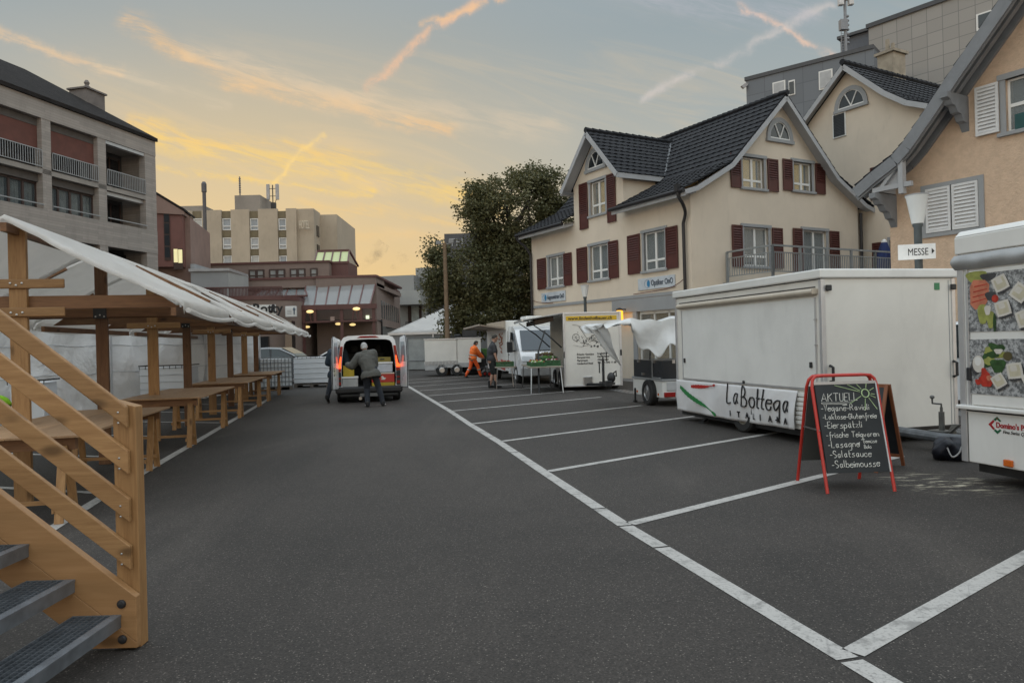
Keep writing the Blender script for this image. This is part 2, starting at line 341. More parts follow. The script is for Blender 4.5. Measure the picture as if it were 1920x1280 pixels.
def concrete_mat():
    m,t,p=base_mat('board_concrete'); c=coords(t); br=t.n('ShaderNodeTexBrick'); br.inputs['Scale'].default_value=1; br.inputs['Brick Width'].default_value=2.2; br.inputs['Row Height'].default_value=.14; br.inputs['Mortar Size'].default_value=.006
    br.inputs['Color1'].default_value=(.29,.262,.238,1); br.inputs['Color2'].default_value=(.36,.32,.29,1); br.inputs['Mortar'].default_value=(.22,.20,.18,1)
    t.l(coords(t,(1,1,1),(R(90),0,0)),br.inputs[0]); n=t.noise(coords(t,(1,1,.25)),1.4,8,.68)
    cc=t.mix(t.m('MULTIPLY',t.smooth(n,.45,.75),.5),br.outputs[0],(.19,.17,.157)); pset(t,p,Base_Color=cc,Roughness=.85); bump(t,p,br.outputs[1],-.4,.02); return m
def panel_grid(name,col,w_,h_,line=(.08,.085,.09),rot=(R(90),0,0)):
    m,t,p=base_mat(name); br=t.n('ShaderNodeTexBrick'); br.offset=0; br.inputs['Scale'].default_value=1; br.inputs['Brick Width'].default_value=w_; br.inputs['Row Height'].default_value=h_; br.inputs['Mortar Size'].default_value=.025
    br.inputs['Color1'].default_value=tuple(mul(col,.93))+(1,); br.inputs['Color2'].default_value=tuple(mul(col,1.06))+(1,); br.inputs['Mortar'].default_value=tuple(line)+(1,)
    t.l(coords(t,(1,1,1),rot),br.inputs[0]); pset(t,p,Base_Color=br.outputs[0],Roughness=.5); bump(t,p,br.outputs[1],-.3,.02); return m
def ribbed(name,col,freq,axis=0,rough=.5):
    m,t,p=base_mat(name); wv=t.n('ShaderNodeTexWave',wave_type='BANDS',bands_direction='XYZ'[axis]); wv.inputs['Scale'].default_value=freq; t.l(coords(t),wv.inputs[0])
    pset(t,p,Base_Color=t.mix(wv.outputs[1],mul(col,.75),mul(col,1.1)),Roughness=rough); bump(t,p,wv.outputs[1],.6,.03); return m
def tile_mat():
    m,t,p=base_mat('roof_tile'); c=coords(t); n=t.noise(c,1.1,6,.65); br=t.n('ShaderNodeTexVoronoi'); br.inputs['Scale'].default_value=4; t.l(c,br.inputs[0])
    cc=t.mix(t.smooth(n,.3,.72),(.008,.009,.012),(.018,.019,.023)); sepc=t.n('ShaderNodeSeparateColor'); t.l(br.outputs['Color'],sepc.inputs[0]); cc=t.mix(t.m('MULTIPLY',sepc.outputs[0],.3),cc,(.030,.030,.032))
    pset(t,p,Base_Color=cc,Roughness=.7,Specular_IOR_Level=.22); return m
def leaf_mat(name,a,b_):
    m,t,p=base_mat(name); n=t.noise(coords(t),.7,4,.6); oi=t.noise(coords(t),9,2); cc=t.mix(t.smooth(n,.35,.65),a,b_); cc=t.mix(t.m('MULTIPLY',t.smooth(oi,.5,.7),.5),cc,mul(b_,1.5))
    pset(t,p,Base_Color=cc,Roughness=.6); tr=t.n('ShaderNodeBsdfTranslucent'); t.l(cc,tr.inputs[0]); mx=t.n('ShaderNodeMixShader'); mx.inputs[0].default_value=.3
    o=[x for x in m.node_tree.nodes if x.type=='OUTPUT_MATERIAL'][0]; t.l(p.outputs[0],mx.inputs[1]); t.l(tr.outputs[0],mx.inputs[2]); t.l(mx.outputs[0],o.inputs[0]); return m
ASPH=asphalt_mat(); LINE=line_mat(); CONC=concrete_mat(); TILE=tile_mat()
WOOD_Z=wood('pine_upright',(.36,.205,.088),(.235,.122,.048),2); WOOD_X=wood('pine_board',(.375,.215,.095),(.25,.132,.054),0); WOOD_Y=wood('pine_plank',(.37,.215,.098),(.25,.132,.056),1)
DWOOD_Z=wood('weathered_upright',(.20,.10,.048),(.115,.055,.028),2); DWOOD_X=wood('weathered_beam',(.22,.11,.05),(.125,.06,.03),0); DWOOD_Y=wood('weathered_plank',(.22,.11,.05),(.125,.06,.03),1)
TABLE=wood('table_board',(.40,.25,.14),(.27,.155,.08),1,.8,False)
GALV=M('galvanised_steel',(.18,.195,.215),.42,.5,.22,9,30,.001,.2); STEEL=M('bright_steel',(.52,.52,.52),.3,1,.1,8); DKST=M('dark_steel',(.035,.036,.038),.45,.4,.2,8)
WHITEP=M('white_panel',(.72,.72,.70),.36,0,.06,1.3,None,dirt=.20,spec=.45); CREAMP=M('cream_panel',(.70,.68,.635),.36,0,.07,1.1,dirt=.20); ALU=M('aluminium_trim',(.58,.58,.59),.35,.6,.08,4); BEIGE=M('beige_awning_case',(.50,.44,.36),.4,.2,.1,3)
STUC=M('cream_stucco',(.66,.575,.47),.9,0,.05,.7,90,.004,.35,.2,dirt=.22); ORST=M('apricot_roughcast',(.62,.46,.335),.92,0,.09,5,16,.03,.8,.2,dirt=.18)
GREYT=M('grey_trim',(.30,.31,.32),.6,0,.06,2); LGREY=M('pale_grey_board',(.38,.39,.405),.6,0,.06,2); SHUT=M('oxblood_shutter',(.082,.023,.018),.5,0,.15,4); WSHUT=M('white_shutter',(.66,.66,.66),.55,0,.08,3,dirt=.25)
WFR=M('white_frame',(.74,.74,.72),.4,0,.03,2); GL_H=glass('house_pane'); GL_D=glass('dark_pane',(.015,.017,.02)); BLACK=M('black_plastic',(.018,.018,.02),.5,0,.2,6); RUB=M('tyre_rubber',(.02,.02,.02),.8,0,.2,8,60,.002,.3)
WCAR=M('white_car_paint',(.74,.75,.76),.28,0,.03,1.5,coat=.6); RED=M('red_enamel',(.45,.03,.02),.35,0,.08,4); RLENS=M('red_lens',(.28,.012,.01),.2,0,.1,8); OLENS=M('orange_lens',(.55,.12,.015),.25,0,.1,8)
CANV=cloth('white_canvas',(.83,.81,.78),.5,1.3,.8,.08); TARP=cloth('white_tarpaulin',(.78,.78,.78),.28,.55,1.0,.25); SHEET=cloth('white_sheet',(.78,.78,.77),.18,2.2,.5,.05); BANN=cloth('white_banner',(.74,.74,.75),.05,1.6,.35,.03)
INK=M('black_ink',(.012,.012,.014),.5); CHALK=M('chalk',(.62,.62,.58),.9,0,.2,30); GCHALK=M('green_chalk',(.42,.55,.30),.9,0,.2,30); SLATE=M('chalkboard',(.013,.016,.019),.55,0,.35,4)
# ------------------------------------------------------------------ ground and markings
def struct(name,b,m,**k): return tag(b.build(name,m,None,**k),kind='structure')
b=B(); b.add([(-400,-120,0),(400,-120,0),(400,600,0),(-400,600,0)],[(0,1,2,3)]); struct('ground',b,ASPH)
def strip(b,p,q,w_,z=.004):
    p=Vector((p[0],p[1],z)); q=Vector((q[0],q[1],z)); d=(q-p).normalized(); s=Vector((-d.y,d.x,0))*w_/2
    b.add([p-s,q-s,q+s,p+s],[(0,1,2,3)])
b=B(); b.open=True
A0=Vector((1.86,2.35)); d1=Vector((-.2232,.9748))
LP=[(2.3,.4),(1.90,2.20),(1.56,3.53),(.90,6.17),(.34,8.79),(-.25,11.6),(-.86,14.25),(-1.47,17.1),(-3.72,26.86),(-5.9,36.3)]
for p,q in zip(LP[:-1],LP[1:]):
    L=math.dist(p,q); n=max(1,round(L/.62)); qx=random.Random(int(p[1]*100))
    for k in range(n):
        t0,t1=k/n,(k+1)/n-qx.choice([.0,.006,.012,.03])/L
        strip(b,(p[0]+(q[0]-p[0])*t0,p[1]+(q[1]-p[1])*t0),(p[0]+(q[0]-p[0])*t1,p[1]+(q[1]-p[1])*t1),.125+qx.uniform(-.004,.004))
sd=Vector((.786,.618))
starts=[(2.25,.95),(1.56,3.55),(.90,6.18),(.34,8.80),(-.25,11.6),(-.86,14.25),(-1.47,17.1),(-2.05,19.8),(-2.66,22.4),(-3.24,25.0),(-3.85,27.6),(-4.45,30.2),(-5.05,32.8)]
lens=[5,5,5,5,5,4.9,4.9,5,5,5,5,5,5]
for (x,y),L in zip(starts,lens): strip(b,(x+sd.x*.07,y+sd.y*.07),(x+sd.x*L,y+sd.y*L),.115)
LQ=[(-3.75,4.9),(-4.38,7.62),(-4.80,9.56),(-5.22,11.6),(-5.92,14.96),(-6.86,19.49),(-7.6,23)]
for p,q in zip(LQ[:-1],LQ[1:]): strip(b,p,q,.12)
for y in (6.0,8.2,10.72,13.25,15.75,18.2,20.7):
    x=-4.6-(y-8.2)*.207; strip(b,(x-.07,y+.03),(x-4.7,y+1.62),.10)
struct('parking_lines',b,LINE)
COB=panel_grid('cobble_paving',(.15,.145,.14),.14,.11,(.05,.05,.05),(0,0,R(14)))
b=B(); b.open=True; strip(b,(7.2,10.5),(3.55,21.2),.45,.0055); strip(b,(3.55,21.2),(2.2,27.5),.45,.0055); struct('gutter_strip',b,COB)
PAV=M('pavement_slabs',(.16,.155,.15),.85,0,.12,.8,30,.003,.2)
b=B(); b.prism([(9.3,9.0,.0),(30,14,.0),(30,60,.0),(1.5,60,.0),(1.5,36.5,.0),(5.2,24.0,.0)],(0,0,.012)); struct('pavement',b,PAV)
# ------------------------------------------------------------------ frames: a facade plane in the place
class Fr:
    def __init__(s,ox,oy,deg): s.o=Vector((ox,oy,0)); s.deg=deg; s.a=R(deg); s.c=math.cos(s.a); s.s=math.sin(s.a)
    def pix(s,u,v,k=0):
        d=ray(u,v); t=(k+(-s.s*s.o.x+s.c*s.o.y))/(-s.s*d.x+s.c*d.y)
        dx=d.x*t-s.o.x; dy=d.y*t-s.o.y
        return dx*s.c+dy*s.s, EYE+d.z*t
    def x(s,u,v=600,k=0): return s.pix(u,v,k)[0]
    def z(s,u,v,k=0): return s.pix(u,v,k)[1]
# wall sheet with real openings: rectangles (x0,z0,x1,z1) cut out of a wall x0..x1, z0..z1, front at y, thickness th (inwards +y)
def holed(b,x0,z0,x1,z1,holes,y=0,th=.25):
    xs=sorted({x0,x1,*[h[0] for h in holes],*[h[2] for h in holes]}); zs=sorted({z0,z1,*[h[1] for h in holes],*[h[3] for h in holes]})
    for i in range(len(xs)-1):
        run=None
        for j in range(len(zs)):
            solid=False
            if j<len(zs)-1:
                cx=(xs[i]+xs[i+1])/2; cz=(zs[j]+zs[j+1])/2
                solid=not any(h[0]<cx<h[2] and h[1]<cz<h[3] for h in holes)
            if solid and run is None: run=zs[j]
            if not solid and run is not None: b.box(xs[i],y,run,xs[i+1],y+th,zs[j]); run=None
def railing(b,p0,p1,z0,z1,n,r=.012,top=.02):
    p0=Vector(p0);p1=Vector(p1)
    for z,h in ((z1,top),(z0,top*.8)): b.beam((p0.x,p0.y,z),(p1.x,p1.y,z),top*2,h*2)
    for i in range(n+1):
        p=p0.lerp(p1,i/n); b.beam((p.x,p.y,z0),(p.x,p.y,z1),r*2,r*2)
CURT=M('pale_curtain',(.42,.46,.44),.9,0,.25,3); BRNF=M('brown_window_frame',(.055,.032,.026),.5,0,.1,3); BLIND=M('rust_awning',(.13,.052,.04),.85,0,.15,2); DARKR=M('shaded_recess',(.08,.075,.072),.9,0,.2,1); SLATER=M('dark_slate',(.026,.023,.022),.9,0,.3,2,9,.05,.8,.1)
GRIL=M('balcony_steel',(.40,.41,.42),.45,.5,.1,4); CONC2=M('smooth_concrete',(.30,.275,.25),.85,0,.16,.6,18,.006,.3,dirt=.35)
# ------------------------------------------------------------------ concrete apartment block on the left
LB=Fr(-21.6,45,76.6); lb=thing('apartment_block','grey board-marked concrete apartment block with brown awnings, balconies and a dark hip roof','building',LB.o,LB.deg)
XL=-16.5
b=B()
b.box(XL,0,13.49,.3,9,14.5); b.box(XL,0,7.52,.3,.18,8.9); b.box(XL,.0,4.4,.3,.18,5.0)
for x0,x1 in ((-.62,.3),(-4.27,-3.68),(-7.92,-7.37),(-11.6,-11.05),(-15.3,-14.75)):
    b.box(x0,.02,0,x1,.45,7.52); b.box(x0,.02,8.9,x1,.45,13.49)
b.box(-.35,.45,0,.3,9,7.52); b.box(-.35,.18,7.52,.3,9,8.9); b.box(-.35,.45,8.9,.3,9,13.49)
b.build('wall',CONC,lb)
b=B(); b.box(XL,.02,10.68,-.62,1.9,10.93); b.box(XL,.18,7.7,-.62,1.9,8.88); b.box(XL,.25,4.6,-.62,1.9,4.9); b.build('balcony_slab',CONC2,lb)
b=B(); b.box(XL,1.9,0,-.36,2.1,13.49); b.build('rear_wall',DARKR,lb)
b=B(); zr_=LB.z(20,119,5); xr_=LB.x(46,127,5); b.box(XL,-.12,14.4,.38,.0,14.6)
b.add([(XL,-.12,14.6),(.36,-.12,14.6),(xr_,5,zr_),(XL,5,zr_),(.36,9.2,14.6)],[(0,1,2,3),(1,4,2)]); rf=b.build('roof',SLATER,lb)
b=B(); b.box(-2.2,2.6,14.6,-.78,3.8,17.15); b.box(-2.3,2.5,17.15,-.68,3.9,17.25); b.lathe([(.16,17.25),(.2,17.5),(.1,17.6),(.16,17.75),(.08,17.9)],(-1.5,3.2,0)); b.build('chimney',M('chimney_brown',(.17,.15,.14),.85,0,.2,1.2),rf)
bays=[(-3.68,-.62),(-7.37,-4.27),(-11.05,-7.92),(-14.75,-11.6)]
for i,(x0,x1) in enumerate(bays):
    b=B(); railing(b,(x0+.05,-.02),(x1-.05,-.02),11.02,11.85,22,.014,.022); b.build('balcony_railing',GRIL,lb)
    b=B(); b.beam((x0,-.03,9.12),(x1,-.03,9.12),.05,.05); b.build('guard_rail',GRIL,lb)
    if i>0:
        b=B(); b.box(x0,.30,11.98,x1,.34,13.1); b.build('awning',BLIND,lb)
        b=B(); m_=M('roller_box_%d'%i,(.10,.088,.08),.8); b.box(x0,.28,13.1,x1,.6,13.47); b.build('roller_box',m_,lb); b=B(); b.box(x0,.3,10.28,x1,.6,10.66); b.build('roller_box',m_,lb)
        b=B(); n=4
        for k in range(n+1): xx=x0+(x1-x0)*k/n; b.box(xx-.06,.42,8.9,xx+.06,.5,10.28)
        b.box(x0,.42,8.9,x1,.5,9.0); b.box(x0,.42,10.18,x1,.5,10.28); wd=b.build('window',BRNF,lb)
        b=B(); b.box(x0,.47,8.95,x1,.49,10.25); b.build('pane',clear('apartment_glass_%d'%i,(.1,.12,.13),.35),wd)
        b=B()
        for k in range(n): 
            xa=x0+(x1-x0)*(k+.12)/n; xb=x0+(x1-x0)*(k+.9)/n
            b.grid(lambda s,t_,xa=xa,xb=xb:(xa+(xb-xa)*s,.62+.035*math.sin(s*26),8.95+1.3*t_),26,1)
        b.build('curtain',CURT,wd)
    else:
        b=B(); b.box(x0,.05,13.30,x1,.3,13.47); b.build('roller_box',ALU,lb); b=B(); b.box(x0,.2,10.45,x1,.5,10.66); b.build('roller_box',ALU,lb)
        b=B(); 
        for k in range(5): xx=x0+(x1-x0)*k/4; b.box(xx-.05,1.84,8.9,xx+.05,1.9,10.5); b.box(xx-.05,1.84,10.93,xx+.05,1.9,13.2)
        wd=b.build('window',BRNF,lb); b=B(); b.box(x0,1.86,8.95,x1,1.88,10.4); b.box(x0,1.86,11,x1,1.88,13.1); b.build('pane',GL_D,wd)
    b=B(); b.box(x0+.25,1.3,5.0,x1-.25,1.4,7.4); wd=b.build('shop_window',GL_D,lb)
    b=B(); b.box(x0,1.5,0,x1,1.6,4.4); b.build('shopfront',GL_D,lb)
# ------------------------------------------------------------------ rust-brown house with corner window bay
RUST=M('brown_render',(.25,.165,.135),.85,0,.12,.8,20,.01,.2); RUST2=M('red_brown_panel',(.17,.072,.058),.6,0,.12,1); BRW=M('mall_render',(.225,.168,.142),.85,0,.1,.5,20,.01,.2,dirt=.25); MRED=M('maroon_steel',(.115,.048,.042),.5,0,.12,2)
rb=thing('brown_house','rust-brown house with projecting corner window bay behind the concrete block','building',(-29.5,56,0),12)
RB=Fr(-29.5,56,12)
b=B(); x1=RB.x(357,450); zt=RB.z(355,408); x0=-6
b.box(x0,0,0,x1,8,zt); b.build('wall',RUST,rb)
xa=RB.x(297,450,-.8); xb=RB.x(343,450,-.8)
b=B(); b.box(xa-1.5,-.8,RB.z(320,500,-.8),xb,-.002,RB.z(330,388,-.8)); b.build('bay',RUST2,rb)
b=B(); za,zc=RB.z(297,366,-.8),RB.z(345,397,-.8); b.prism([(xa-1.5,-.95,za+(za-zc)*.6),(xa,-.95,za),(xb+.15,-.95,zc),(xb+.15,-.95,zc-.25),(xa-1.5,-.95,za-1.3)],(0,3.4,0)); b.build('roof',RUST,rb)
b=B(); b.prism([(xa-1.5,-1.0,za+(za-zc)*.6+.01),(xa,-1.0,za+.01),(xb+.25,-1.0,zc+.01),(xb+.25,-1.0,zc+.16),(xa,-1.0,za+.2),(xa-1.5,-1.0,za+(za-zc)*.6+.2)],(0,3.5,0)); b.build('roof_sheet',SLATER,rb)
b=B(); b.box(RB.x(308,450,-.8),-.86,RB.z(310,488,-.8),RB.x(319,450,-.8),-.8,RB.z(310,395,-.8)); f=b.build('window',BRNF,rb)
b=B(); 
for k in range(4): z0=RB.z(310,484,-.8)+k*(RB.z(310,396,-.8)-RB.z(310,484,-.8))/4; b.box(RB.x(309,450,-.8),-.88,z0+.06,RB.x(318,450,-.8),-.87,z0+(RB.z(310,396,-.8)-RB.z(310,484,-.8))/4-.06)
b.build('pane',GL_H,f)
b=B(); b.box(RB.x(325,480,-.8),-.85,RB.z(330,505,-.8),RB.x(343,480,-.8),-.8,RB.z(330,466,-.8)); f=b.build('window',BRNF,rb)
b=B(); b.box(RB.x(326,480,-.8),-.87,RB.z(326,492,-.8),RB.x(333.5,480,-.8),-.86,RB.z(330,467,-.8)); b.box(RB.x(334.5,480,-.8),-.87,RB.z(337,493,-.8),RB.x(342,480,-.8),-.86,RB.z(337,468,-.8)); b.build('reflecting_pane',emis('sky_reflection_glow',lin(246,232,176),.5),f)  # panes glow to stand in for the pale sky reflected in them
# ------------------------------------------------------------------ hotel
HOTM=M('hotel_concrete',(.43,.36,.275),.9,0,.12,.25,12,.02,.2,dirt=.35); OLIV=M('olive_spandrel',(.18,.145,.085),.7)
HO=Fr(P(558,600,95).x,95,1.0); ho=thing('hotel','beige concrete hotel tower with four columns of windows and rooftop block','building',HO.o,HO.deg)
zt=HO.z(540,392); x0=HO.x(322,450)
b=B(); xs=[(322,363.5),(382,418),(436,470),(487,523),(539,558)]
for a,c in xs: b.box(HO.x(a,450),-.5,0,HO.x(c,450),0,zt)
b.box(x0,0,0,0,12,zt-.4); b.box(0,-.5,0,.02,12,zt)
# right side, two staggered slabs seen edge on
b.box(.02,3.5,0,4.6,16,zt-.2); b.box(.02,0,0,2.4,3.5,zt)
b.build('wall',HOTM,ho)
b=B(); b.box(HO.x(440,380,3),3,zt-.5,HO.x(488,380,3),10,HO.z(460,366,3)); RBM=M('roof_block',(.24,.215,.19),.9,0,.15,.4); b.build('rooftop_block',RBM,ho); b=B(); b.box(HO.x(334,390,3),3,zt-.5,HO.x(383,390,3),9,HO.z(360,386,3)); b.build('rooftop_block',RBM,ho)
for a,c in zip([363.5,418,470,523],[382,436,487,539]):
    b=B(); xa,xc=HO.x(a,450),HO.x(c,450); 
    for v0,v1 in ((396,409),(433,445),(468,479)): b=B(); b.box(xa,-.16,HO.z((a+c)/2,v1),xc,-.001,HO.z((a+c)/2,v0)); b.build('spandrel',OLIV,ho)
    for v0,v1 in ((410,432),(446,467),(480,505)):
        za,zc=HO.z((a+c)/2,v1),HO.z((a+c)/2,v0)
        b=B(); b.box(xa+.05,-.2,za,xa+.17,-.02,zc); b.box(xc-.17,-.2,za,xc-.05,-.02,zc); b.box(xa+.17,-.2,za,xc-.17,-.02,za+.1); b.box(xa+.17,-.2,za+.45,xc-.17,-.02,za+.57); b.box(xa+.17,-.2,zc-.1,xc-.17,-.02,zc)
        f=b.build('window',WFR,ho); b=B(); b.box(xa+.17,-.1,za+.1,xc-.17,-.06,zc-.1); b.build('pane',M('hotel_blind_%d_%d'%(a,v0),random.choice([(.36,.38,.40),(.46,.46,.44),(.28,.31,.34)]),.25),f)
b=B(); 
for v0,v1 in ((420,440),(456,480)): b.box(2.42,1.2,HO.z(580,v1),2.5,2.4,HO.z(580,v0))
b.build('side_window',GL_D,ho)
b=B(); zz=HO.z(565,430); text(b,'HOTEL',1.5,(.62,-.52,zz),(1,.0,0),(0,0,1),depth=.1,sx=.28); 
b.build('hotel_sign',M('hotel_letters',(.62,.55,.44),.6),ho)
def mast(name,label,base,h,parts):
    o=thing(name,label,'antenna',base); b=B(); parts(b); b.build('mast',M(name+'_metal',(.16,.15,.15),.6,.3),o); return o
p0=P(450,367,101); mast('radio_mast','thin knotted radio mast standing on the hotel rooftop block','%s' and (p0.x,p0.y,p0.z),2.4,lambda b:([b.cyl((0,0,0),(0,0,2.6),.09)]+[b.ell((0,0,.5+k*.3),.16,.16,.13,8,6) for k in range(7)]))
p0=P(512,394,100); o=thing('phone_antenna','twin-panel phone antenna on the hotel roof edge','antenna',(p0.x,p0.y,p0.z))
b=B(); b.cyl((0,0,0),(0,0,3.4),.07); b.box(-.25,-.2,.2,.4,.2,1.0); b.beam((0,0,.2),(.6,0,1.8),.06,.06); b.beam((-.6,0,1.9),(.6,0,1.9),.07,.07); b.beam((-.6,0,2.9),(.6,0,2.9),.07,.07); b.build('mast',DKST,o)
for s in (-1,1): 
    b=B(); b.box(s*.62-.2,-.18,1.4,s*.62+.2,.18,3.5); b.build('panel',M('antenna_panel_%d'%s,(.35,.34,.34),.6),o,.04)
p0=P(386,495,72); o=tag(B().lathe([(.17,0),(.17,9.0),(.24,9.0),(.24,9.8),(.14,10)],(p0.x,p0.y,p0.z-2)).build('flue_pipe',M('flue_metal',(.10,.095,.10),.5,.5)),'tall dark metal flue pipe in front of the hotel','flue')
# ------------------------------------------------------------------ shopping centre
MC=Fr(P(560,600,62).x,62,0); mc=thing('shopping_centre','brown shopping centre with slanted glass canopy, maroon steel and lit entrance','building',MC.o,0)
X=lambda u,k=0:MC.x(u,560,k); Z=lambda v,k=0,u=600:MC.z(u,v,k)
b=B(); XR=X(706); zr=Z(521,0,640)
b.box(X(360,4),4,0,X(618,4),14,Z(493,4,500))      # upper storey
b.box(X(455),.0,Z(538),XR,4,zr)                     # band under it
b.box(X(455),.3,Z(540),XR,14,Z(532))
b.build('wall',BRW,mc)
b=B(); b.box(X(355,3.9),3.9,Z(494.5,4,500),X(620,4),14.1,Z(491,4,500)); b.box(X(455,-.1),-.1,zr,XR+.1,14,zr+.18); b.build('roof_edge',MRED,mc)
for u0,u1 in ((468,497),(506,536),(545,574),(583,597)):
    b=B(); za,zc=Z(528,4,500),Z(505,4,500); xa,xc=X(u0,4),X(u1,4)
    b.box(xa,3.9,za,xa+.12,4.0,zc); b.box(xc-.12,3.9,za,xc,4.0,zc); b.box(xa+.12,3.9,za,xc-.12,4,za+.1); b.box(xa+.12,3.9,zc-.1,xc-.12,4,zc); b.box(xa+.12,3.9,(za+zc)/2-.05,xc-.12,4,(za+zc)/2+.05)
    if u1-u0>20: b.box((xa+xc)/2-.12,3.88,za+.1,(xa+xc)/2+.12,3.99,zc-.1)
    f=b.build('window',BRNF,mc); b=B(); b.box(xa,3.95,za,xc,3.98,zc); b.build('pane',M('office_blind_%d'%u0,(.27,.28,.27),.35,0,.2,1),f)
# glass penthouse
b=B(); xa,xc=X(606,5),X(654,5); za=Z(522,5); zb=Z(492,5); zc=Z(467,5)
b.box(xa,5,za,xc,9,zb); ph=b.build('penthouse',MRED,mc)
b=B(); b.beam((X(591,5),5,zb-.05),(xc+.1,5,zb-.05),.15,.2); b.beam((X(594,6),6.6,zc),(xc-.2,6.6,zc),.2,.25); b.beam((xc-.2,6.6,zc),(xc+.1,9,zb),.15,.15)
n=4
for k in range(n+1): 
    t=k/n; b.beam((X(591,5)*(1-t)+(xc)*t,5,zb),(X(594,6)*(1-t)+(xc-.2)*t,6.6,zc),.12,.12)
f=b.build('glazing_bar',MRED,ph)
b=B(); b.add([(X(591,5),5.03,zb),(xc,5.03,zb),(xc-.2,6.63,zc),(X(594,6),6.63,zc)],[(0,1,2,3)]); b.build('roof_glass',emis('glowing_roof_glass',lin(176,184,136),.16),ph)  # roof glass emits a faint green-grey tone of its own
# slanted glass canopy
for (u0,u1,vt,vb,ub0,nn,k0) in ((606,705,535,572,568,6,0),(476,573,539,552,470,5,.4)):
    za,zc=Z(vb,-2.6,640),Z(vt,0,640); xa,xc=X(u0,k0),X(u1,k0); xb=X(ub0,-2.6) ; xe=xc if u1>700 else X(u1,-2.6)
    if u1<700: xa=xb; 
    if u1>700: xa=X(574,0)
    b=B()
    for k in range(nn+1):
        t=k/nn; b.beam((xb+(xe-xb)*t,-2.6+k0,za),(xa+(xc-xa)*t,k0,zc),.10,.14)
    b.beam((xb,-2.6+k0,za),(xe,-2.6+k0,za),.12,.14)
    cp=b.build('canopy_frame',MRED,mc)
    b=B(); 
    for k in range(nn):
        t=k/nn;t2=(k+1)/nn
        L=lambda t_,q:Vector((xb+(xe-xb)*t_,-2.6+k0+.5,za-.3)).lerp(Vector((xa+(xc-xa)*t_,k0+.5,zc-.3)),q)
        b.beam(L(t,.1),L(t2,.9),.07,.07); b.beam(L(t2,.15),L(t,.75),.06,.06)
    b.build('canopy_truss',MRED,cp)
    b=B(); b.add([(xb,-2.58+k0,za+.03),(xe,-2.58+k0,za+.03),(xc,k0-.01,zc+.03),(xa,k0-.01,zc+.03)],[(0,1,2,3)]); b.build('canopy_glass',clear('canopy_glass',(.50,.52,.52),.45,.12),cp)
# entrance front under the canopy
b=B(); b.box(X(565,-2.7),-2.9,Z(581,-2.7),X(706,-2.7),-2.5,Z(572,-2.7)); b.box(X(565,-2.7),-2.9,Z(605,-2.7),X(706,-2.7),-2.5,Z(601.5,-2.7))
for u in (568,590,640,676,700): b.box(X(u,-2.7)-.12,-2.8,0 if u in (640,700,568) else Z(603,-2.7),X(u,-2.7)+.12,-2.6,Z(575,-2.7))
b.beam((X(569,-2.7),-2.72,Z(602,-2.7)),(X(573,-2.7),-2.72,Z(580,-2.7)),.1,.1); b.beam((X(583,-2.7),-2.72,Z(602,-2.7)),(X(579,-2.7),-2.72,Z(580,-2.7)),.1,.1); b.beam((X(660,-2.7),-2.72,Z(602,-2.7)),(X(663,-2.7),-2.72,Z(580,-2.7)),.1,.1); b.beam((X(671,-2.7),-2.72,Z(602,-2.7)),(X(667,-2.7),-2.72,Z(580,-2.7)),.1,.1)
b.build('entrance_frame',MRED,mc)
b=B(); b.box(X(565),-.2,Z(604),XR,0,Z(572)); b.build('gallery_wall',BRW,mc)
b=B(); b.box(X(520),2.5,0,XR,2.6,Z(600)); b.box(X(520),-2.4,Z(603.5),XR,2.5,Z(602)); b.build('entrance_recess',M('dark_interior',(.035,.03,.03),.8),mc)
WRM=emis('warm_lamp',lin(255,222,150),1.0); COOLL=emis('cool_shop_light',lin(226,240,206),1.1)
b=B()
for u,v in ((582,584),(669,581)): b.ell((X(u,-2.7),-2.95,Z(v,-2.7)),.30,.2,.13,12,8)
for u,v,r in ((576,612,.17),(584,613,.17),(641,609,.2),(667,611,.2)): b.ell((X(u),-1.5,Z(v)),r*1.3,.2,r*.55,12,8)
b.build('ceiling_lamp',WRM,mc)
b=B(); b.box(X(679.5,2.4),2.38,Z(622,2.4),X(685,2.4),2.44,Z(615,2.4)); b.box(X(692,2.4),2.38,Z(626,2.4),X(703,2.4),2.44,Z(614,2.4)); b.box(X(685,-.3),-.3,Z(600,-.3),X(691,-.3),-.22,Z(593.5,-.3)); b.box(X(588,2.4),2.38,Z(630,2.4),X(632,2.4),2.44,Z(627.5,2.4)); b.build('lit_shop_window',COOLL,mc)
b=B(); b.box(X(618.5,-3),-3.05,Z(602,-3),X(626,-3),-2.92,Z(594,-3)); b.build('hanging_sign',M('faded_sign',(.34,.24,.2),.6),mc)
b=B(); 
for u0,u1,v0,v1 in ((632,640,616,634),(645,668,616,634),(686,690,606,630)): b.box(X(u0,2.45),2.42,Z(v1,2.4),X(u1,2.45),2.46,Z(v0,2.4))
b.build('shop_pane',M('dim_glass',(.10,.10,.10),.1),mc)
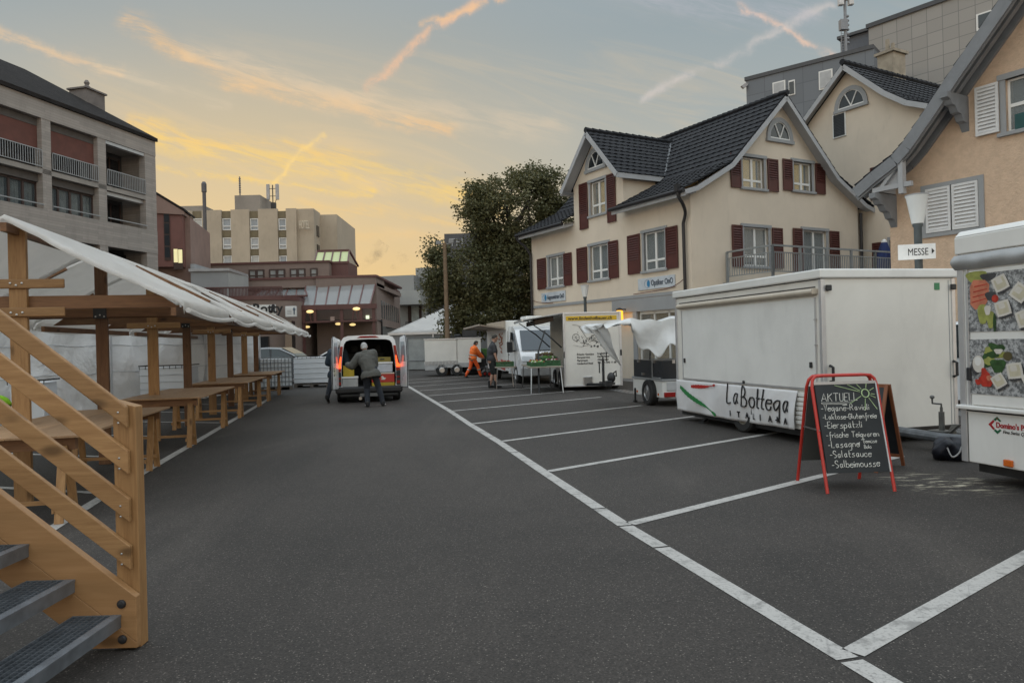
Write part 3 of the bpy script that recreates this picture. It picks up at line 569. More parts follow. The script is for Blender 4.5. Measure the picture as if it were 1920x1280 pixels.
# right wing running away, with slit windows
RW=Fr(MC.o.x+XR,62,93); wgz=lambda u,v:RW.z(u,v)
sub=[]
LW=20; c,s=math.cos(R(93)),math.sin(R(93))
def rw(x,y,z): return (XR+x*c-y*s, x*s+y*c, z)
def rbox(b,x0,y0,z0,x1,y1,z1):
    b.add([rw(x,y,z) for z in (z0,z1) for x,y in ((x0,y0),(x1,y0),(x1,y1),(x0,y1))],[(3,2,1,0),(4,5,6,7),(0,1,5,4),(1,2,6,5),(2,3,7,6),(3,0,4,7)])
b=B(); rbox(b,.0,.0,0,LW,5,zr); b.build('side_wall',BRW,mc); b=B(); rbox(b,-.05,-.02,zr,LW+.1,5,zr+.2); b.build('side_roof_edge',MRED,mc)
SLG=M('slit_glass',(.10,.10,.10),.12)
for k in range(9): b=B(); rbox(b,3.0+k*1.75,-.02,Z(597),3.95+k*1.75,.06,Z(562)); b.build('slit_window',SLG,mc)
b=B(); rbox(b,3,-.02,0,LW-1,.12,Z(612)); b.build('lower_shopfront',GL_D,mc)
# left wing with curved front
b=B(); pts=[]
uv=[(350,-6.5),(440,-6.5),(475,-6.3),(510,-5.8),(540,-4.9),(560,-3.6),(566,-2.6)]
poly=sm([(X(u,k),k,0) for u,k in uv],5); zt=Z(562,-6,500); 
b.prism([*poly,(X(566,-2.6),2.4,0),(X(350,-6),2.4,0)],(0,0,zt)); b.build('left_wing',BRW,mc)
b=B(); poly2=[Vector((q.x,q.y-.1,zt+.002)) for q in poly]
b.prism([*poly2,(X(566,-2.6),2.4,zt+.002),(X(350,-6),2.4,zt+.002)],(0,0,.3)); b.build('wing_roof_edge',MRED,mc)
b=B(); railing(b,(X(372,-6),-6.3),(X(532,-5),-5.4),zt+.3,zt+1.0,60,.03,.05); b.build('terrace_railing',M('rail_maroon',(.10,.045,.04),.6),mc)
b=B(); b.box(X(531,-6.4),-6.2,0,X(549,-5.7),-5.3,Z(600,-6)); b.box(X(486,-6.6),-6.55,0,X(500,-6.6),-6.2,Z(628,-6.4)); b.build('wing_window',GL_D,mc)
sg=thing('shop_sign','white sign with dark lettering and a running figure on the curved brown wall','sign',(MC.o.x,62,0))
y=-6.75; b=B(); b.box(X(470,y),y,Z(591,y,500),X(516,y),y+.1,Z(571,y,500)); b.build('sign_board',WHITEP,sg)
b=B(); text(b,'Botty',1.02,(X(473,y),y-.01,Z(586.5,y,500)),(1,0,0),(0,0,1),depth=.03,bold=.02)
q=lambda du,dv:Vector((X(511+du,y),y-.03,Z(579+dv,y,500)))
b.ell(q(1,-5),.14,.03,.14,10,6); b.tube([q(.5,-3.5),q(-.5,1)],.10,6); b.tube([q(-.5,1),q(2,4),q(4.2,7)],.09,6); b.tube([q(-.5,1),q(-2.3,4),q(-4.5,5)],.09,6); b.tube([q(.3,-3),q(3,-1)],.07,6); b.tube([q(.3,-3),q(-2.6,-.5)],.07,6)
b.build('lettering',INK,sg)
sg=thing('wall_sign','white lightbox sign with dark figure on the curved brown wall','sign',(MC.o.x,62,0)); y=-5.9
b=B(); b.box(X(534,y),y,Z(595,y,500),X(554,y),y+.35,Z(575,y,500)); b.build('sign_box',WHITEP,sg,.03)
b=B(); b.ell((X(551,y),y-.01,Z(581,y,500)),.1,.03,.14,8,6); b.box(X(549.8,y),y-.03,Z(591,y,500),X(552,y),y-.003,Z(583,y,500)); 
for k in range(3): b.box(X(538,y),y-.02,Z(583.5+k*3,y,500),X(546,y),y-.003,Z(583+k*3,y,500))
b.build('pictogram',M('sign_blue',(.10,.13,.17),.6),sg)
# grey plant building at left of the shopping centre
GB=M('grey_sheet_cladding',(.27,.275,.28),.6,0,.08,.5); GB2=M('pale_grey_cladding',(.36,.36,.345),.6,0,.08,.5)
gb=thing('plant_building','low pale grey flat-roofed plant building with two dark doors','building',(P(430,600,56).x,56,0),4); G=Fr(P(430,600,56).x,56,4)
b=B(); b.box(G.x(358,520),0,3,0,5,G.z(420,508)); b.box(G.x(352,520),.6,3,G.x(360,520),4,G.z(356,493)); b.build('wall',GB,gb)
b=B(); b.add([(0,-.02,3),(.1,5,3),(.1,5,G.z(430,506)),(0,-.02,G.z(430,506))],[(0,1,2,3)]); b.box(-.3,.01,3,-.02,4.99,G.z(430,506)-.02); b.build('side_wall',GB2,gb)
b=B(); b.box(G.x(357,520)-.1,-.12,G.z(420,508),.1,5,G.z(420,508)+.2); b.build('roof_edge',ALU,gb)
# pale building right of the centre
pb=thing('pale_building','pale grey building with ribbed upper storey right of the shopping centre','building',(P(790,600,84).x,84,0),-10); G=Fr(P(790,600,84).x,84,-10)
b=B(); b.box(G.x(715,600),2,0,0,8,G.z(770,548)); b.box(G.x(735,600),-.8,G.z(780,571),.2,2,G.z(780,545)); b.build('wall',GB2,pb)
b=B(); b.box(G.x(700,600,3),3,G.z(770,548,3),G.x(776,540,3),8,G.z(760,516,3)); b.box(G.x(780,540,6),6,G.z(770,548,6),G.x(812,540,6),9,G.z(790,502,6)); b.build('upper_storey',ribbed('ribbed_sheet',(.34,.34,.33),5,0),pb)
b=B(); b.box(G.x(755,600,-.1),1.9,G.z(765,613),G.x(781,600,-.1),1.99,G.z(765,565)); f=b.build('window',BRNF,pb); b=B(); b.box(G.x(762,600,-.1),1.84,G.z(765,611),G.x(776,600,-.1),1.89,G.z(765,567)); b.build('pane',CURT,f)
b=B(); railing(b,(G.x(754,600),1.2),(G.x(783,600),1.2),G.z(765,613),G.z(765,603),16,.02,.03); b.build('balcony_railing',DKST,pb)
# dark block with letters behind the tree
tb=thing('dark_block','dark grey block with pale letters showing beside the tree crown','building',(P(837,600,85).x,85,0)); G=Fr(P(837,600,85).x,85,0)
b=B(); b.box(0,0,0,9,8,G.z(850,438)); b.box(-1.8,1,0,0,8,G.z(830,500)); b.build('wall',M('dark_cladding',(.075,.075,.08),.6,0,.1,1),tb)
b=B(); text(b,'TH',1.25,(G.x(842,460),-.05,G.z(842,461.5)),(1,0,0),(0,0,1),depth=.08); b.build('lettering',M('pale_letters',(.32,.33,.34),.5),tb)
# ------------------------------------------------------------------ helpers for houses
def tiled(b,a,bb,c,d,n,th=.05,lift=.03):
    """roof plane a-b (eave) to d-c (ridge) as stepped courses"""
    a,bb,c,d=map(Vector,(a,bb,c,d)); nrm=(bb-a).cross(d-a).normalized()
    if nrm.z<0: nrm=-nrm
    for k in range(n):
        t,t2=k/n,min(1,(k+1.12)/n)
        p=a.lerp(d,t)+nrm*(th+lift); q=bb.lerp(c,t)+nrm*(th+lift); r=bb.lerp(c,t2)+nrm*th; s=a.lerp(d,t2)+nrm*th
        dn=nrm*(-th); b.add([p,q,r,s,p+dn,q+dn,r+dn,s+dn],[(0,1,2,3),(7,6,5,4),(0,4,5,1),(1,5,6,2),(2,6,7,3),(3,7,4,0)])
        # small rounded tile noses along the course edge
        L=(q-p).length; m=int(L/.30)
        for i in range(m):
            u=p.lerp(q,(i+.5+.5*(k%2)*.99)/m if (i+.5+.5*(k%2))<m else (i+.5)/m); e=(q-p).normalized()*.09; up_=(s-p).normalized()*.30
            b.add([u-e,u+nrm*.025,u+e,u-e+up_,u+nrm*.012+up_,u+e+up_],[(0,1,4,3),(1,2,5,4),(0,2,1)])
def shutter(x0,x1,z0,z1,parent,mat,y=-.03,louver=(0.0,1.0),flat=False):
    b=B(); w_=.055
    b.box(x0,y-.04,z0,x0+w_,y,z1); b.box(x1-w_,y-.04,z0,x1,y,z1); b.box(x0+w_,y-.04,z0,x1-w_,y,z0+w_*1.4); b.box(x0+w_,y-.04,z1-w_,x1-w_,y,z1)
    zm=z0+(z1-z0)*.33; b.box(x0+w_,y-.035,zm-.03,x1-w_,y-.003,zm+.03); b.box(x0+w_,y-.028,z0+w_*1.4,x1-w_,y-.006,zm-.03)
    n=int((z1-zm-.1)/.085); b.box(x0+w_,y-.008,zm+.03,x1-w_,y-.002,z1-w_)
    for k in range(n):
        z=zm+.05+k*(z1-zm-.1-.02)/n; b.add([(x0+w_,y-.046,z),(x1-w_,y-.046,z),(x1-w_,y-.008,z+.058),(x0+w_,y-.008,z+.058),(x0+w_,y-.030,z-.012),(x1-w_,y-.030,z-.012)],[(0,1,2,3),(0,4,5,1)])
    return b.build('shutter',mat,parent)
LITG=clear('lit_glass',(.9,.8,.5),.35)
def hwindow(parent,x0,x1,z0,z1,y=0,trans=.26,trim=.11,sill=True,lit=False,curtain=True,deep=.16):
    """reveal trim, sill, white two-leaf frame, pane; hole is cut in the wall by the caller"""
    b=B(); t=trim
    b.box(x0-t,y-.025,z0,x0,y+deep,z1); b.box(x1,y-.025,z0,x1+t,y+deep,z1); b.box(x0-t-.04,y-.05,z1,x1+t+.04,y+deep,z1+t)
    tr=b.build('window',GREYT,parent)
    if sill: b=B(); b.box(x0-t-.05,y-.10,z0-.09,x1+t+.05,y+deep,z0); b.build('sill',GREYT,tr,.01)
    f=.055; b=B(); yy=y+deep-.07; xm=(x0+x1)/2; zt=z0+(z1-z0)*trans
    b.box(x0,yy,z0,x0+f,yy+.06,z1); b.box(x1-f,yy,z0,x1,yy+.06,z1); b.box(x0+f,yy,z0,x1-f,yy+.06,z0+f); b.box(x0+f,yy,z1-f,x1-f,yy+.06,z1)
    b.box(xm-.05,yy-.012,z0+f,xm+.05,yy+.055,z1-f)
    if trans: b.box(x0+f,yy-.004,zt-.04,xm-.05,yy+.05,zt+.04); b.box(xm+.05,yy-.004,zt-.04,x1-f,yy+.05,zt+.04)
    b.build('frame',WFR,tr)
    b=B(); b.box(x0+f,yy+.02,z0+f,x1-f,yy+.03,z1-f); b.build('pane',clear('pane_glass',(.25,.28,.29),.45,.03) if 'pane_glass' not in bpy.data.materials else bpy.data.materials['pane_glass'],tr)
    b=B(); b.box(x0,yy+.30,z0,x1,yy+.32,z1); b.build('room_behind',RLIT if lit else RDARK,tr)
    if curtain:
        b=B()
        for a,c in ((x0+.02,x0+(x1-x0)*.30),(x1-(x1-x0)*.32,x1-.02)): b.grid(lambda s,q,a=a,c=c:(a+(c-a)*s,yy+.14+.02*math.sin(s*30),z0+.04+(z1-z0-.08)*q),20,1)
        b.build('curtain',RCURT,tr)
    return tr
RDARK=M('dim_room',(.06,.062,.06),.8,0,.3,2); RLIT=emis('lit_room_and_reflection',lin(226,196,116),.40); RCURT=M('net_curtain',(.42,.42,.38),.9,0,.15,4)  # lit room's glow also carries the yellow sky reflected in the panes
def archwin(parent,cx,z0,rx,rz,y=0):
    n=18; b=B(); out=[(cx+(rx)*math.cos(math.pi*k/n),z0+rz*math.sin(math.pi*k/n)) for k in range(n+1)]; inn=[(cx+(rx-.17)*math.cos(math.pi*k/n),z0+(rz-.17)*math.sin(math.pi*k/n)) for k in range(n+1)]
    vs=[];fs=[]
    for (a,c),(e,g) in zip(out,inn): vs+=[(a,y-.07,c),(e,y-.07,g),(e,y+.02,g),(a,y+.02,c)]
    for k in range(n):
        i=k*4; fs+=[(i,i+4,i+5,i+1),(i+1,i+5,i+6,i+2),(i+3,i+7,i+4,i)]
    b.add(vs,fs); b.box(cx-rx-.03,y-.10,z0-.12,cx+rx+.03,y+.02,z0); w_=b.build('arched_window',GREYT,parent)
    b=B(); b.prism([(a,y-.012,c) for a,c in inn],(0,.008,0)); b.build('pane',GL_H,w_)
    b=B(); r=rx-.17; b.box(cx-r,y-.05,z0,cx+r,y-.014,z0+.06)
    for an in (62,118): b.beam((cx,y-.03,z0+.05),(cx+(r-.02)*math.cos(R(an)),y-.03,z0+(rz-.2)*math.sin(R(an))),.04,.03,(0,1,0))
    for k in range(n):
        (a,c),(e,g)=inn[k],inn[k+1]; b.beam((a,y-.03,c),(e,y-.03,g),.05,.03,(0,1,0))
    b.build('frame',WFR,w_)
# ------------------------------------------------------------------ cream house (long facade HF + gable end HG)
HF=Fr(6.4,26,-60.5); HG=Fr(6.4,26,29.5)
ch=thing('cream_house','cream rendered house with oxblood shutters, dark tiled gable roof and pale eaves','house',HF.o,HF.deg)
# local x along facade (0 at near corner, negative = far end), y inward
LEN=10.85; DEP=9.2; ZE=6.75; YM=4.6; KN=1.7; OE=.60; OG=.40; ZEV=6.60
wins=[(-9.36,-8.16,4.05,5.42),(-6.07,-4.85,4.08,5.52),(-2.57,-1.38,4.13,5.58)]
hol=[(a,z0,c,z1) for a,c,z0,z1 in wins]+[(-3.07,0,-.6,2.62)]
b=B(); holed(b,-LEN,0,0,ZE,hol,0,.3)
b.box(-LEN,.3,0,-LEN+.3,DEP,ZE)
# dormer front wall and cheeks
DX0,DX1=-7.2,-3.75; DC=(DX0+DX1)/2; ZD=8.2; ZDA=10.15; DO=.5
holed(b,DX0,ZE,DX1,ZD,[(-5.95,ZE-.6,-4.92,8.17)],0,.3) if False else holed(b,DX0,ZE,DX1,ZD,[(-5.95,6.76,-4.92,8.17)],0,.3)
b.prism([(DX0,0,ZD),(DX1,0,ZD),(DC,0,ZDA-.1)],(0,.3,0)); b.box(DX0,.3,ZE,DX0+.2,4,ZD); b.box(DX1-.2,.3,ZE,DX1,4,ZD)
b.build('front_wall',STUC,ch)
# gable wall built in facade axes: gable plane is x=0, running along +y
g=B()
hol2=[(2.6,7.05,3.72,8.2),(5.37,7.16,6.42,8.28),(2.58,4.15,3.87,5.6),(5.84,3.45,7.18,5.65)]
prof=lambda s:(ZE+.0 if s<.0 else 0)
def gz_(s): 
    s=min(s,2*YM-s)
    return 6.76+ (s*.56 if s<KN else KN*.56+(s-KN)*.97)
gw=B(); holed(gw,.3,0,DEP,6.9,[h for h in hol2 if h[3]<6.9],0,.3)
SM=lambda lst:lst
def gpoly(b,x0,x1,z0,holes):
    xs=sorted({x0,x1,YM,KN,2*YM-KN,*[h[0] for h in holes],*[h[2] for h in holes]}|{x0+(x1-x0)*k/24 for k in range(25)})
    for a,c in zip(xs[:-1],xs[1:]):
        hh=[h for h in holes if h[0]<=a+1e-6 and h[2]>=c-1e-6]
        lo=z0
        for h in hh: b.box(a,0,z0,c,.3,h[1]); lo=h[3]
        b.add([(a,0,lo),(c,0,lo),(c,0,gz_(c)),(a,0,gz_(a)),(a,.3,lo),(c,.3,lo),(c,.3,gz_(c)),(a,.3,gz_(a))],[(0,1,2,3),(7,6,5,4),(0,4,5,1),(1,5,6,2),(2,6,7,3),(3,7,4,0)])
gpoly(gw,.3,DEP,6.9,[h for h in hol2 if h[3]>6.9])
# transform gable coords (xg along gable, yg inward) to house local: x=-yg, y=xg
T=lambda q:Vector((-q.y,q.x,q.z))
gw.v=[T(q) for q in gw.v]; gw.build('gable_wall',STUC,ch)
gh=thing('x','','',(0,0,0)); gh.name='gable_openings'; gh.parent=ch; gh.rotation_euler=(0,0,R(90))
for k in ('label','category'):
    if k in gh: del gh[k]
# front windows
for (a,c,z0,z1) in wins:
    w_=hwindow(ch,a,c,z0,z1)
    shutter(a-.85-.1,a-.2,z0-.05,z1+.02,w_,SHUT); shutter(c+.2-.1,c+.72,z0-.05,z1+.02,w_,SHUT)
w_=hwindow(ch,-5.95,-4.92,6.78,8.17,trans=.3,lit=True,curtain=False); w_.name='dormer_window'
shutter(-6.72,-6.12,6.3,8.25,w_,SHUT); shutter(-4.75,-4.2,6.3,8.25,w_,SHUT)
archwin(ch,-5.5,8.72,.72,.85,0)
# ground floor shop door under grey lintel
b=B(); b.box(-4.6,-.06,2.62,-.3,.0,3.12); b.box(-3.3,-.05,0,-3.07,.25,2.62); b.box(-.6,-.05,0,-.35,.25,2.62); b.build('shop_lintel',GREYT,ch)
b=B()
for x in (-3.07,-2.25,-1.43,-.67): b.box(x,.12,0,x+.07,.2,2.62)
b.box(-3,.12,2.5,-.67,.2,2.62); b.box(-3,.12,2.0,-.67,.2,2.08); f=b.build('shop_door',WFR,ch)
b=B(); b.box(-3,.15,0,-.67,.17,2.5); b.build('pane',clear('shop_glass',(.3,.3,.28),.3,.04),f); b=B(); b.box(-3,.6,0,-.62,.64,2.6); b.build('room_behind',emis('dim_shop_glow',lin(150,132,96),.14),f)  # faint glow put on the back wall to lift the dim interior
b=B(); b.box(-LEN-.02,-.05,3.14,.02,.0,3.26); b.build('string_course',GREYT,ch)
# gable windows
def gwin(a,c,z0,z1,**k):
    w_=hwindow(ch,a,c,z0,z1,**k); w_.rotation_euler=(0,0,R(90)); return w_
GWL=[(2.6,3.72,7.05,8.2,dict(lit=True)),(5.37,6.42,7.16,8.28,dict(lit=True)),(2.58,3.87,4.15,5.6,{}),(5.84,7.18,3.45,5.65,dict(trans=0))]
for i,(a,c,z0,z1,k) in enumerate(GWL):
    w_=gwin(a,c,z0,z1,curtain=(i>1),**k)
    zz=z0 if i<3 else 3.6
    shutter(a-.64,a-.12,zz-.05,z1+.03,w_,SHUT); shutter(c+.17,c+.74,zz-.05,z1+.03,w_,SHUT)
aw=B(); archwin(ch,4.62,9.02,.72,.84,0); 
for o in list(ch.children):
    if o.name.startswith('arched_window') and o.rotation_euler[2]==0 and abs(o.data.vertices[0].co.x-(4.62+.72))<.01: o.rotation_euler=(0,0,R(90))
bpy.data.objects.remove(gh)
# roof: main ridge along x at y=YM ; flared eaves
rf=B(); xa,xb=-LEN-.35,OG
def slope(b,x0,x1,side=1):
    for s0,s1,n in ((-OE,KN,8),(KN,YM,12)):
        f=lambda s:(s if side>0 else 2*YM-s)
        z=lambda s:(gz_(s) if s>=0 else 6.76+s*.3)+.10
        tiled(b,(x0,f(s0),z(s0)),(x1,f(s0),z(s0)),(x1,f(s1),z(s1)),(x0,f(s1),z(s1)),n)
slope(rf,DX1+.32,xb); slope(rf,xa,DX0-.32); slope(rf,xa,xb,-1)
# part of the slope behind the dormer
z=lambda s:gz_(s)+.10
tiled(rf,(DX0-.35,KN,z(KN)),(DX1+.35,KN,z(KN)),(DX1+.35,YM,z(YM)),(DX0-.35,YM,z(YM)),12)
for k in range(40):
    x=xa+(xb-xa)*k/40; rf.tube([(x,YM,z(YM)+.10),(x+.36,YM,z(YM)+.08)],[.12,.10],8)
# dormer roof: ridge along y
zda=ZDA; 
for sgn in (-1,1):
    ex=DC+sgn*((DX1-DX0)/2+.25); ez=8.05
    tiled(rf,(ex,-DO,ez),(ex,2.6,ez),(DC,4.3,zda),(DC,-DO,zda),11)
for k in range(14): rf.tube([(DC,-DO-.02+k*.35,zda+.09),(DC,-DO-.02+(k+1)*.35+.05,zda+.07)],[.12,.10],8)
roof=rf.build('roof',TILE,ch)
b=B(); v0,v1=Vector((DX1+.22,2.0,8.14)),Vector((DC+.03,4.06,10.17)); b.beam(v0+Vector((0,0,.05)),v1+Vector((0,0,.05)),.12,.03); b.build('valley_flashing',M('lead_flashing',(.09,.095,.10),.5,.3),roof)
# barge boards, soffits, rafter feet
b=B(); 
def chain(b,pts,w_,h):
    for p,q in zip(pts[:-1],pts[1:]): b.beam(p,q,w_,h,(0,0,1))
for side in (1,-1):
    f=lambda s:(s if side>0 else 2*YM-s)
    pts=[(OG,f(s),(gz_(s) if s>=0 else 6.76+s*.3)-.02) for s in (-OE,0,.9,KN,2.6,YM)]
    chain(b,pts,.05,.165)
    for p,q in zip(pts[:-1],pts[1:]): b.add([(0,p[1],p[2]-.0),(OG-.02,p[1],p[2]-.0),(OG-.02,q[1],q[2]-.0),(0,q[1],q[2]-.0)],[(0,1,2,3)])
for sgn in (-1,1):
    ex=DC+sgn*((DX1-DX0)/2+.25); b.beam((ex,-DO,7.98),(DC,-DO,zda-.08),.05,.19); b.add([(ex,-DO+.02,8.02),(DC,-DO+.02,zda-.04),(DC,0,zda-.04),(ex,0,8.02)],[(0,1,2,3)])
    b.beam((ex,-DO,7.98),(ex,2.0,7.98),.05,.2); b.add([(ex,-DO,7.93),(ex-sgn*.3,-DO,7.97),(ex-sgn*.3,2.0,7.97),(ex,2.0,7.93)],[(0,1,2,3)])
for x0,x1 in ((DX1-.02,OG-.02),(xa+.02,DX0+.02)):
    b.box(x0,-OE,6.44,x1,-OE+.05,6.60); b.add([(x0,-OE+.02,6.60),(x1,-OE+.02,6.60),(x1,0,6.75),(x0,0,6.75)],[(0,1,2,3)])
    n=max(3,int((x1-x0)/.72))
    for k in range(n+1):
        x=x0+.15+(x1-x0-.3)*k/n; b.beam((x,-OE+.04,6.50),(x,0,6.66),.11,.13)
b.build('eaves_board',LGREY,ch)
b=B(); 
M('dark_gutter',(.03,.028,.03),.45,.3)
for x0,x1 in ((DX1-.06,OG),(xa,DX0+.06)): b=B(); b.tube([(x0,-OE-.08,6.63),(x1,-OE-.08,6.63)],.075,10); b.build('gutter',bpy.data.materials['dark_gutter'],ch)
b=B()
b.tube(sm([(.12,-.68,6.7),(.12,-.66,6.45),(.10,-.45,6.2),(-.1,-.16,5.95),(-.25,-.13,5.6)],6)+[Vector((-.25,-.12,3.0))],.06,10); b.box(.04,-.78,6.6,.2,-.6,6.86); b.build('downpipe',bpy.data.materials['dark_gutter'],ch); b=B()
b.tube(sm([(-11.1,-.68,6.6),(-11.1,-.6,6.4),(-10.95,-.3,6.1),(-10.8,-.1,5.7)],6)+[Vector((-10.8,-.1,1.5))],.06,10); b.build('downpipe',bpy.data.materials['dark_gutter'],ch); b=B()
b.tube([(.1,DEP+.05,6.5),(.1,DEP+.05,0)],.06,10)
b.build('downpipe',bpy.data.materials['dark_gutter'],ch)
# shop signs on the facade
BLU=M('logo_blue',(.03,.20,.40),.4); SGN=M('sign_grey_white',(.50,.54,.58),.45)
def shopsign(name,label,x0,x1,z0,z1,txt,ts,lx,sxx):
    o=thing(name,label,'sign',HF.o,HF.deg); b=B(); b.box(x0,-.05,z0,x1,-.006,z1); b.build('sign_board',SGN,o,.005)
    h=z1-z0; cx=x0+lx; cz=(z0+z1)/2; b=B(); b.ell((cx,-.052,cz),h*.20,.012,h*.30,16,10); b.build('logo_disc',BLU,o)
    b=B(); b.tube([(cx-h*.12+h*.36*math.cos(t*.3)*1.15,-.056,cz+h*.34*math.sin(t*.3)) for t in range(4,19)],.007,5); b.build('logo_ring',M('logo_line',(.2,.3,.4),.5),o)
    b=B(); text(b,txt,ts,(cx+h*.36,-.058,z0+h*.30),(1,0,0),(0,0,1),depth=.006,sx=sxx,bold=.004); b.build('lettering',M('sign_ink',(.06,.08,.11),.5),o); return o
shopsign('optician_sign','wide pale sign with blue ball logo reading Optiker OnO above the shop','%s' and -2.93,-.86,3.42,3.86,'Optiker OnO',.30,.62,.72)
shopsign('eye_centre_sign','pale sign with blue ball logo reading Augenzentrum OnO at the far end','%s' and -10.0,-8.0,3.36,3.81,'Augenzentrum OnO',.27,.36,.62)
o=thing('wall_lamp','glowing amber cylinder lamp mounted on the shop wall','lamp',HF.o,HF.deg)
b=B(); b.lathe([(.10,2.12),(.135,2.16),(.135,2.66),(.10,2.70)],(-3.72,-.36,0)); b.build('lamp_shade',emis('amber_glow',lin(255,178,52),1.6),o,smooth=True)
b=B(); b.lathe([(.14,2.70),(.14,2.75),(.03,2.80)],(-3.72,-.36,0)); b.box(-3.75,-.36,2.72,-3.69,.0,2.76); b.build('bracket',DKST,o)
b=B(); b.tube(sm([(-11,-.05,3.6),(-10.3,-.06,3.42),(-9,-.06,3.3)],5),.012,5); b.tube(sm([(-3.2,-.06,3.30),(-1.4,-.06,3.36),(-.7,-.1,3.48),(-.3,-.15,3.62)],6),.014,5); b.build('cable',M('red_cable',(.12,.02,.015),.5),ch)
# ------------------------------------------------------------------ roof terrace in front of the gable
ter=thing('roof_terrace','low flat-roofed annexe in front of the gable with grey railed terrace','building',HG.o,HG.deg)
b=B(); b.box(1.55,-2.2,0,12.5,-.02,3.36); b.build('wall',STUC,ter); b=B(); b.box(1.45,-2.3,3.36,12.6,-.02,3.5); b.build('terrace_floor',GREYT,ter,.01)
b=B(); yy=-2.2; 
def rail(b,p0,p1,posts,nb):
    p0=Vector(p0);p1=Vector(p1); z0,z1,zb=3.72,4.42,4.6
    b.beam(p0+Vector((0,0,zb)),p1+Vector((0,0,zb)),.06,.06); b.beam(p0+Vector((0,0,z1-.05)),p1+Vector((0,0,z1-.05)),.035,.035); b.beam(p0+Vector((0,0,z0)),p1+Vector((0,0,z0)),.035,.035)
    for k in range(nb+1): q=p0.lerp(p1,k/nb); b.beam(q+Vector((0,0,z0)),q+Vector((0,0,z1-.05)),.02,.02)
    for k in range(posts+1): q=p0.lerp(p1,k/posts); b.box(q.x-.04,q.y-.035,3.36,q.x+.04,q.y+.035,4.6)
rail(b,(1.6,-2.15,0),(7.1,-2.15,0),4,56); rail(b,(7.1,-2.15,0),(12.4,-2.15,0),4,50); rail(b,(1.6,-2.15,0),(1.6,-.1,0),1,18); b.build('railing',M('rail_grey',(.27,.29,.30),.5,.4),ter)
o=thing('folded_parasol','folded dark blue parasol with white cap on the terrace','parasol',(HG.o.x+8.35*HG.c+1.7*HG.s,HG.o.y+8.35*HG.s-1.7*HG.c,3.5),0)
b=B(); 
def pf(s,t):
    a=s*2*math.pi; r=(.10+.34*(t**.8))*(1+.22*math.cos(a*7)*t)*(1 if t<.85 else 1-(t-.85)*1.5); return (r*math.cos(a),r*math.sin(a),1.55-1.35*t+ (.06*math.cos(a*7) if t>.95 else 0))
b.grid(pf,56,12); b.build('canopy',M('navy_canvas',(.012,.025,.10),.8,0,.2,4),o,smooth=True); b=B(); b.cyl((0,0,0),(0,0,1.6),.025); b.build('pole',ALU,o); b=B(); b.lathe([(.11,1.5),(.10,1.6),(.04,1.66)]); b.build('cap',WHITEP,o)
# ------------------------------------------------------------------ taller cream house behind
BG=Fr(13,34,-60); bh=thing('gabled_house','taller cream house behind with arched attic window, louvred vent and chimney','house',BG.o,BG.deg)
AX,AZ=3.12,12.85
gl=[(-2.2,8.0),(-1.2,9.0),(1.2,11.2),(AX,AZ),(4.9,11.2),(5.8,10.55),(6.8,10.1),(8.6,9.5)]
b=B(); b.prism([(-1.6,0,0),(8.2,0,0)]+[(x,0,z_-.1) for x,z_ in reversed(gl[1:-1])],(0,.3,0)); b.box(-1.6,.3,0,-1.3,9,9); b.box(7.9,.3,0,8.2,9,9.4); b.build('gable_wall',STUC,bh)
b=B()
for (x0,z0),(x1,z1) in zip(gl[:-1],gl[1:]):
    n=max(2,int(math.hypot(x1-x0,z1-z0)/.32))
    if x0<AX: tiled(b,(x0,-.4,z0),(x0,10,z0),(x1,10,z1),(x1,-.4,z1),n)
    else: tiled(b,(x1,-.4,z1),(x1,10,z1),(x0,10,z0),(x0,-.4,z0),n)
for k in range(30): b.tube([(AX,-.45+k*.37,AZ+.12),(AX,-.45+(k+1)*.37+.05,AZ+.10)],[.13,.11],8)
roof=b.build('roof',TILE,bh)
b=B()
for (x0,z0),(x1,z1) in zip(gl[:-1],gl[1:]): b.beam((x0,-.4,z0-.08),(x1,-.4,z1-.08),.05,.20); b.add([(x0,-.38,z0-.02),(x1,-.38,z1-.02),(x1,0,z1-.02),(x0,0,z0-.02)],[(0,1,2,3)])
b.build('eaves_board',LGREY,bh)
b=B(); b.box(2.45,3.0,12,3.2,3.9,14.0); b.box(2.35,2.9,14.0,3.3,4.0,14.12); b.cyl((2.7,3.4,14.1),(2.7,3.4,14.75),.09); b.cyl((2.95,3.4,14.1),(2.95,3.4,14.5),.08); b.build('chimney',M('chimney_render',(.33,.29,.23),.9,0,.25,2),roof)
archwin(bh,3.19,11.12,.78,.88,0)
b=B(); b.box(2.30,-.05,9.98,2.93,.0,11.0); w_=b.build('vent',WFR,bh); b=B(); 
for k in range(14): z_=10.04+k*.066; b.add([(2.35,-.075,z_),(2.88,-.075,z_),(2.88,-.052,z_+.05),(2.35,-.052,z_+.05)],[(0,1,2,3)])
b.box(2.35,-.056,10.02,2.88,-.051,10.96); b.build('louvre',DKST,w_)
for x0,z0 in ((4.0,7.0),(4.0,3.9)):
    w_=hwindow(bh,x0+.7,x0+1.8,z0,z0+1.4,deep=-.02) if False else None
    shutter(x0,x0+.62,z0,z0+1.35,bh,SHUT); shutter(x0+1.9,x0+2.5,z0,z0+1.35,bh,SHUT)
    b=B(); b.box(x0+.66,-.05,z0-.08,x0+1.86,-.002,z0+1.5); f=b.build('window',GREYT,bh); b=B(); b.box(x0+.78,-.07,z0,x0+1.74,-.052,z0+1.38); b.build('pane',GL_H,f)
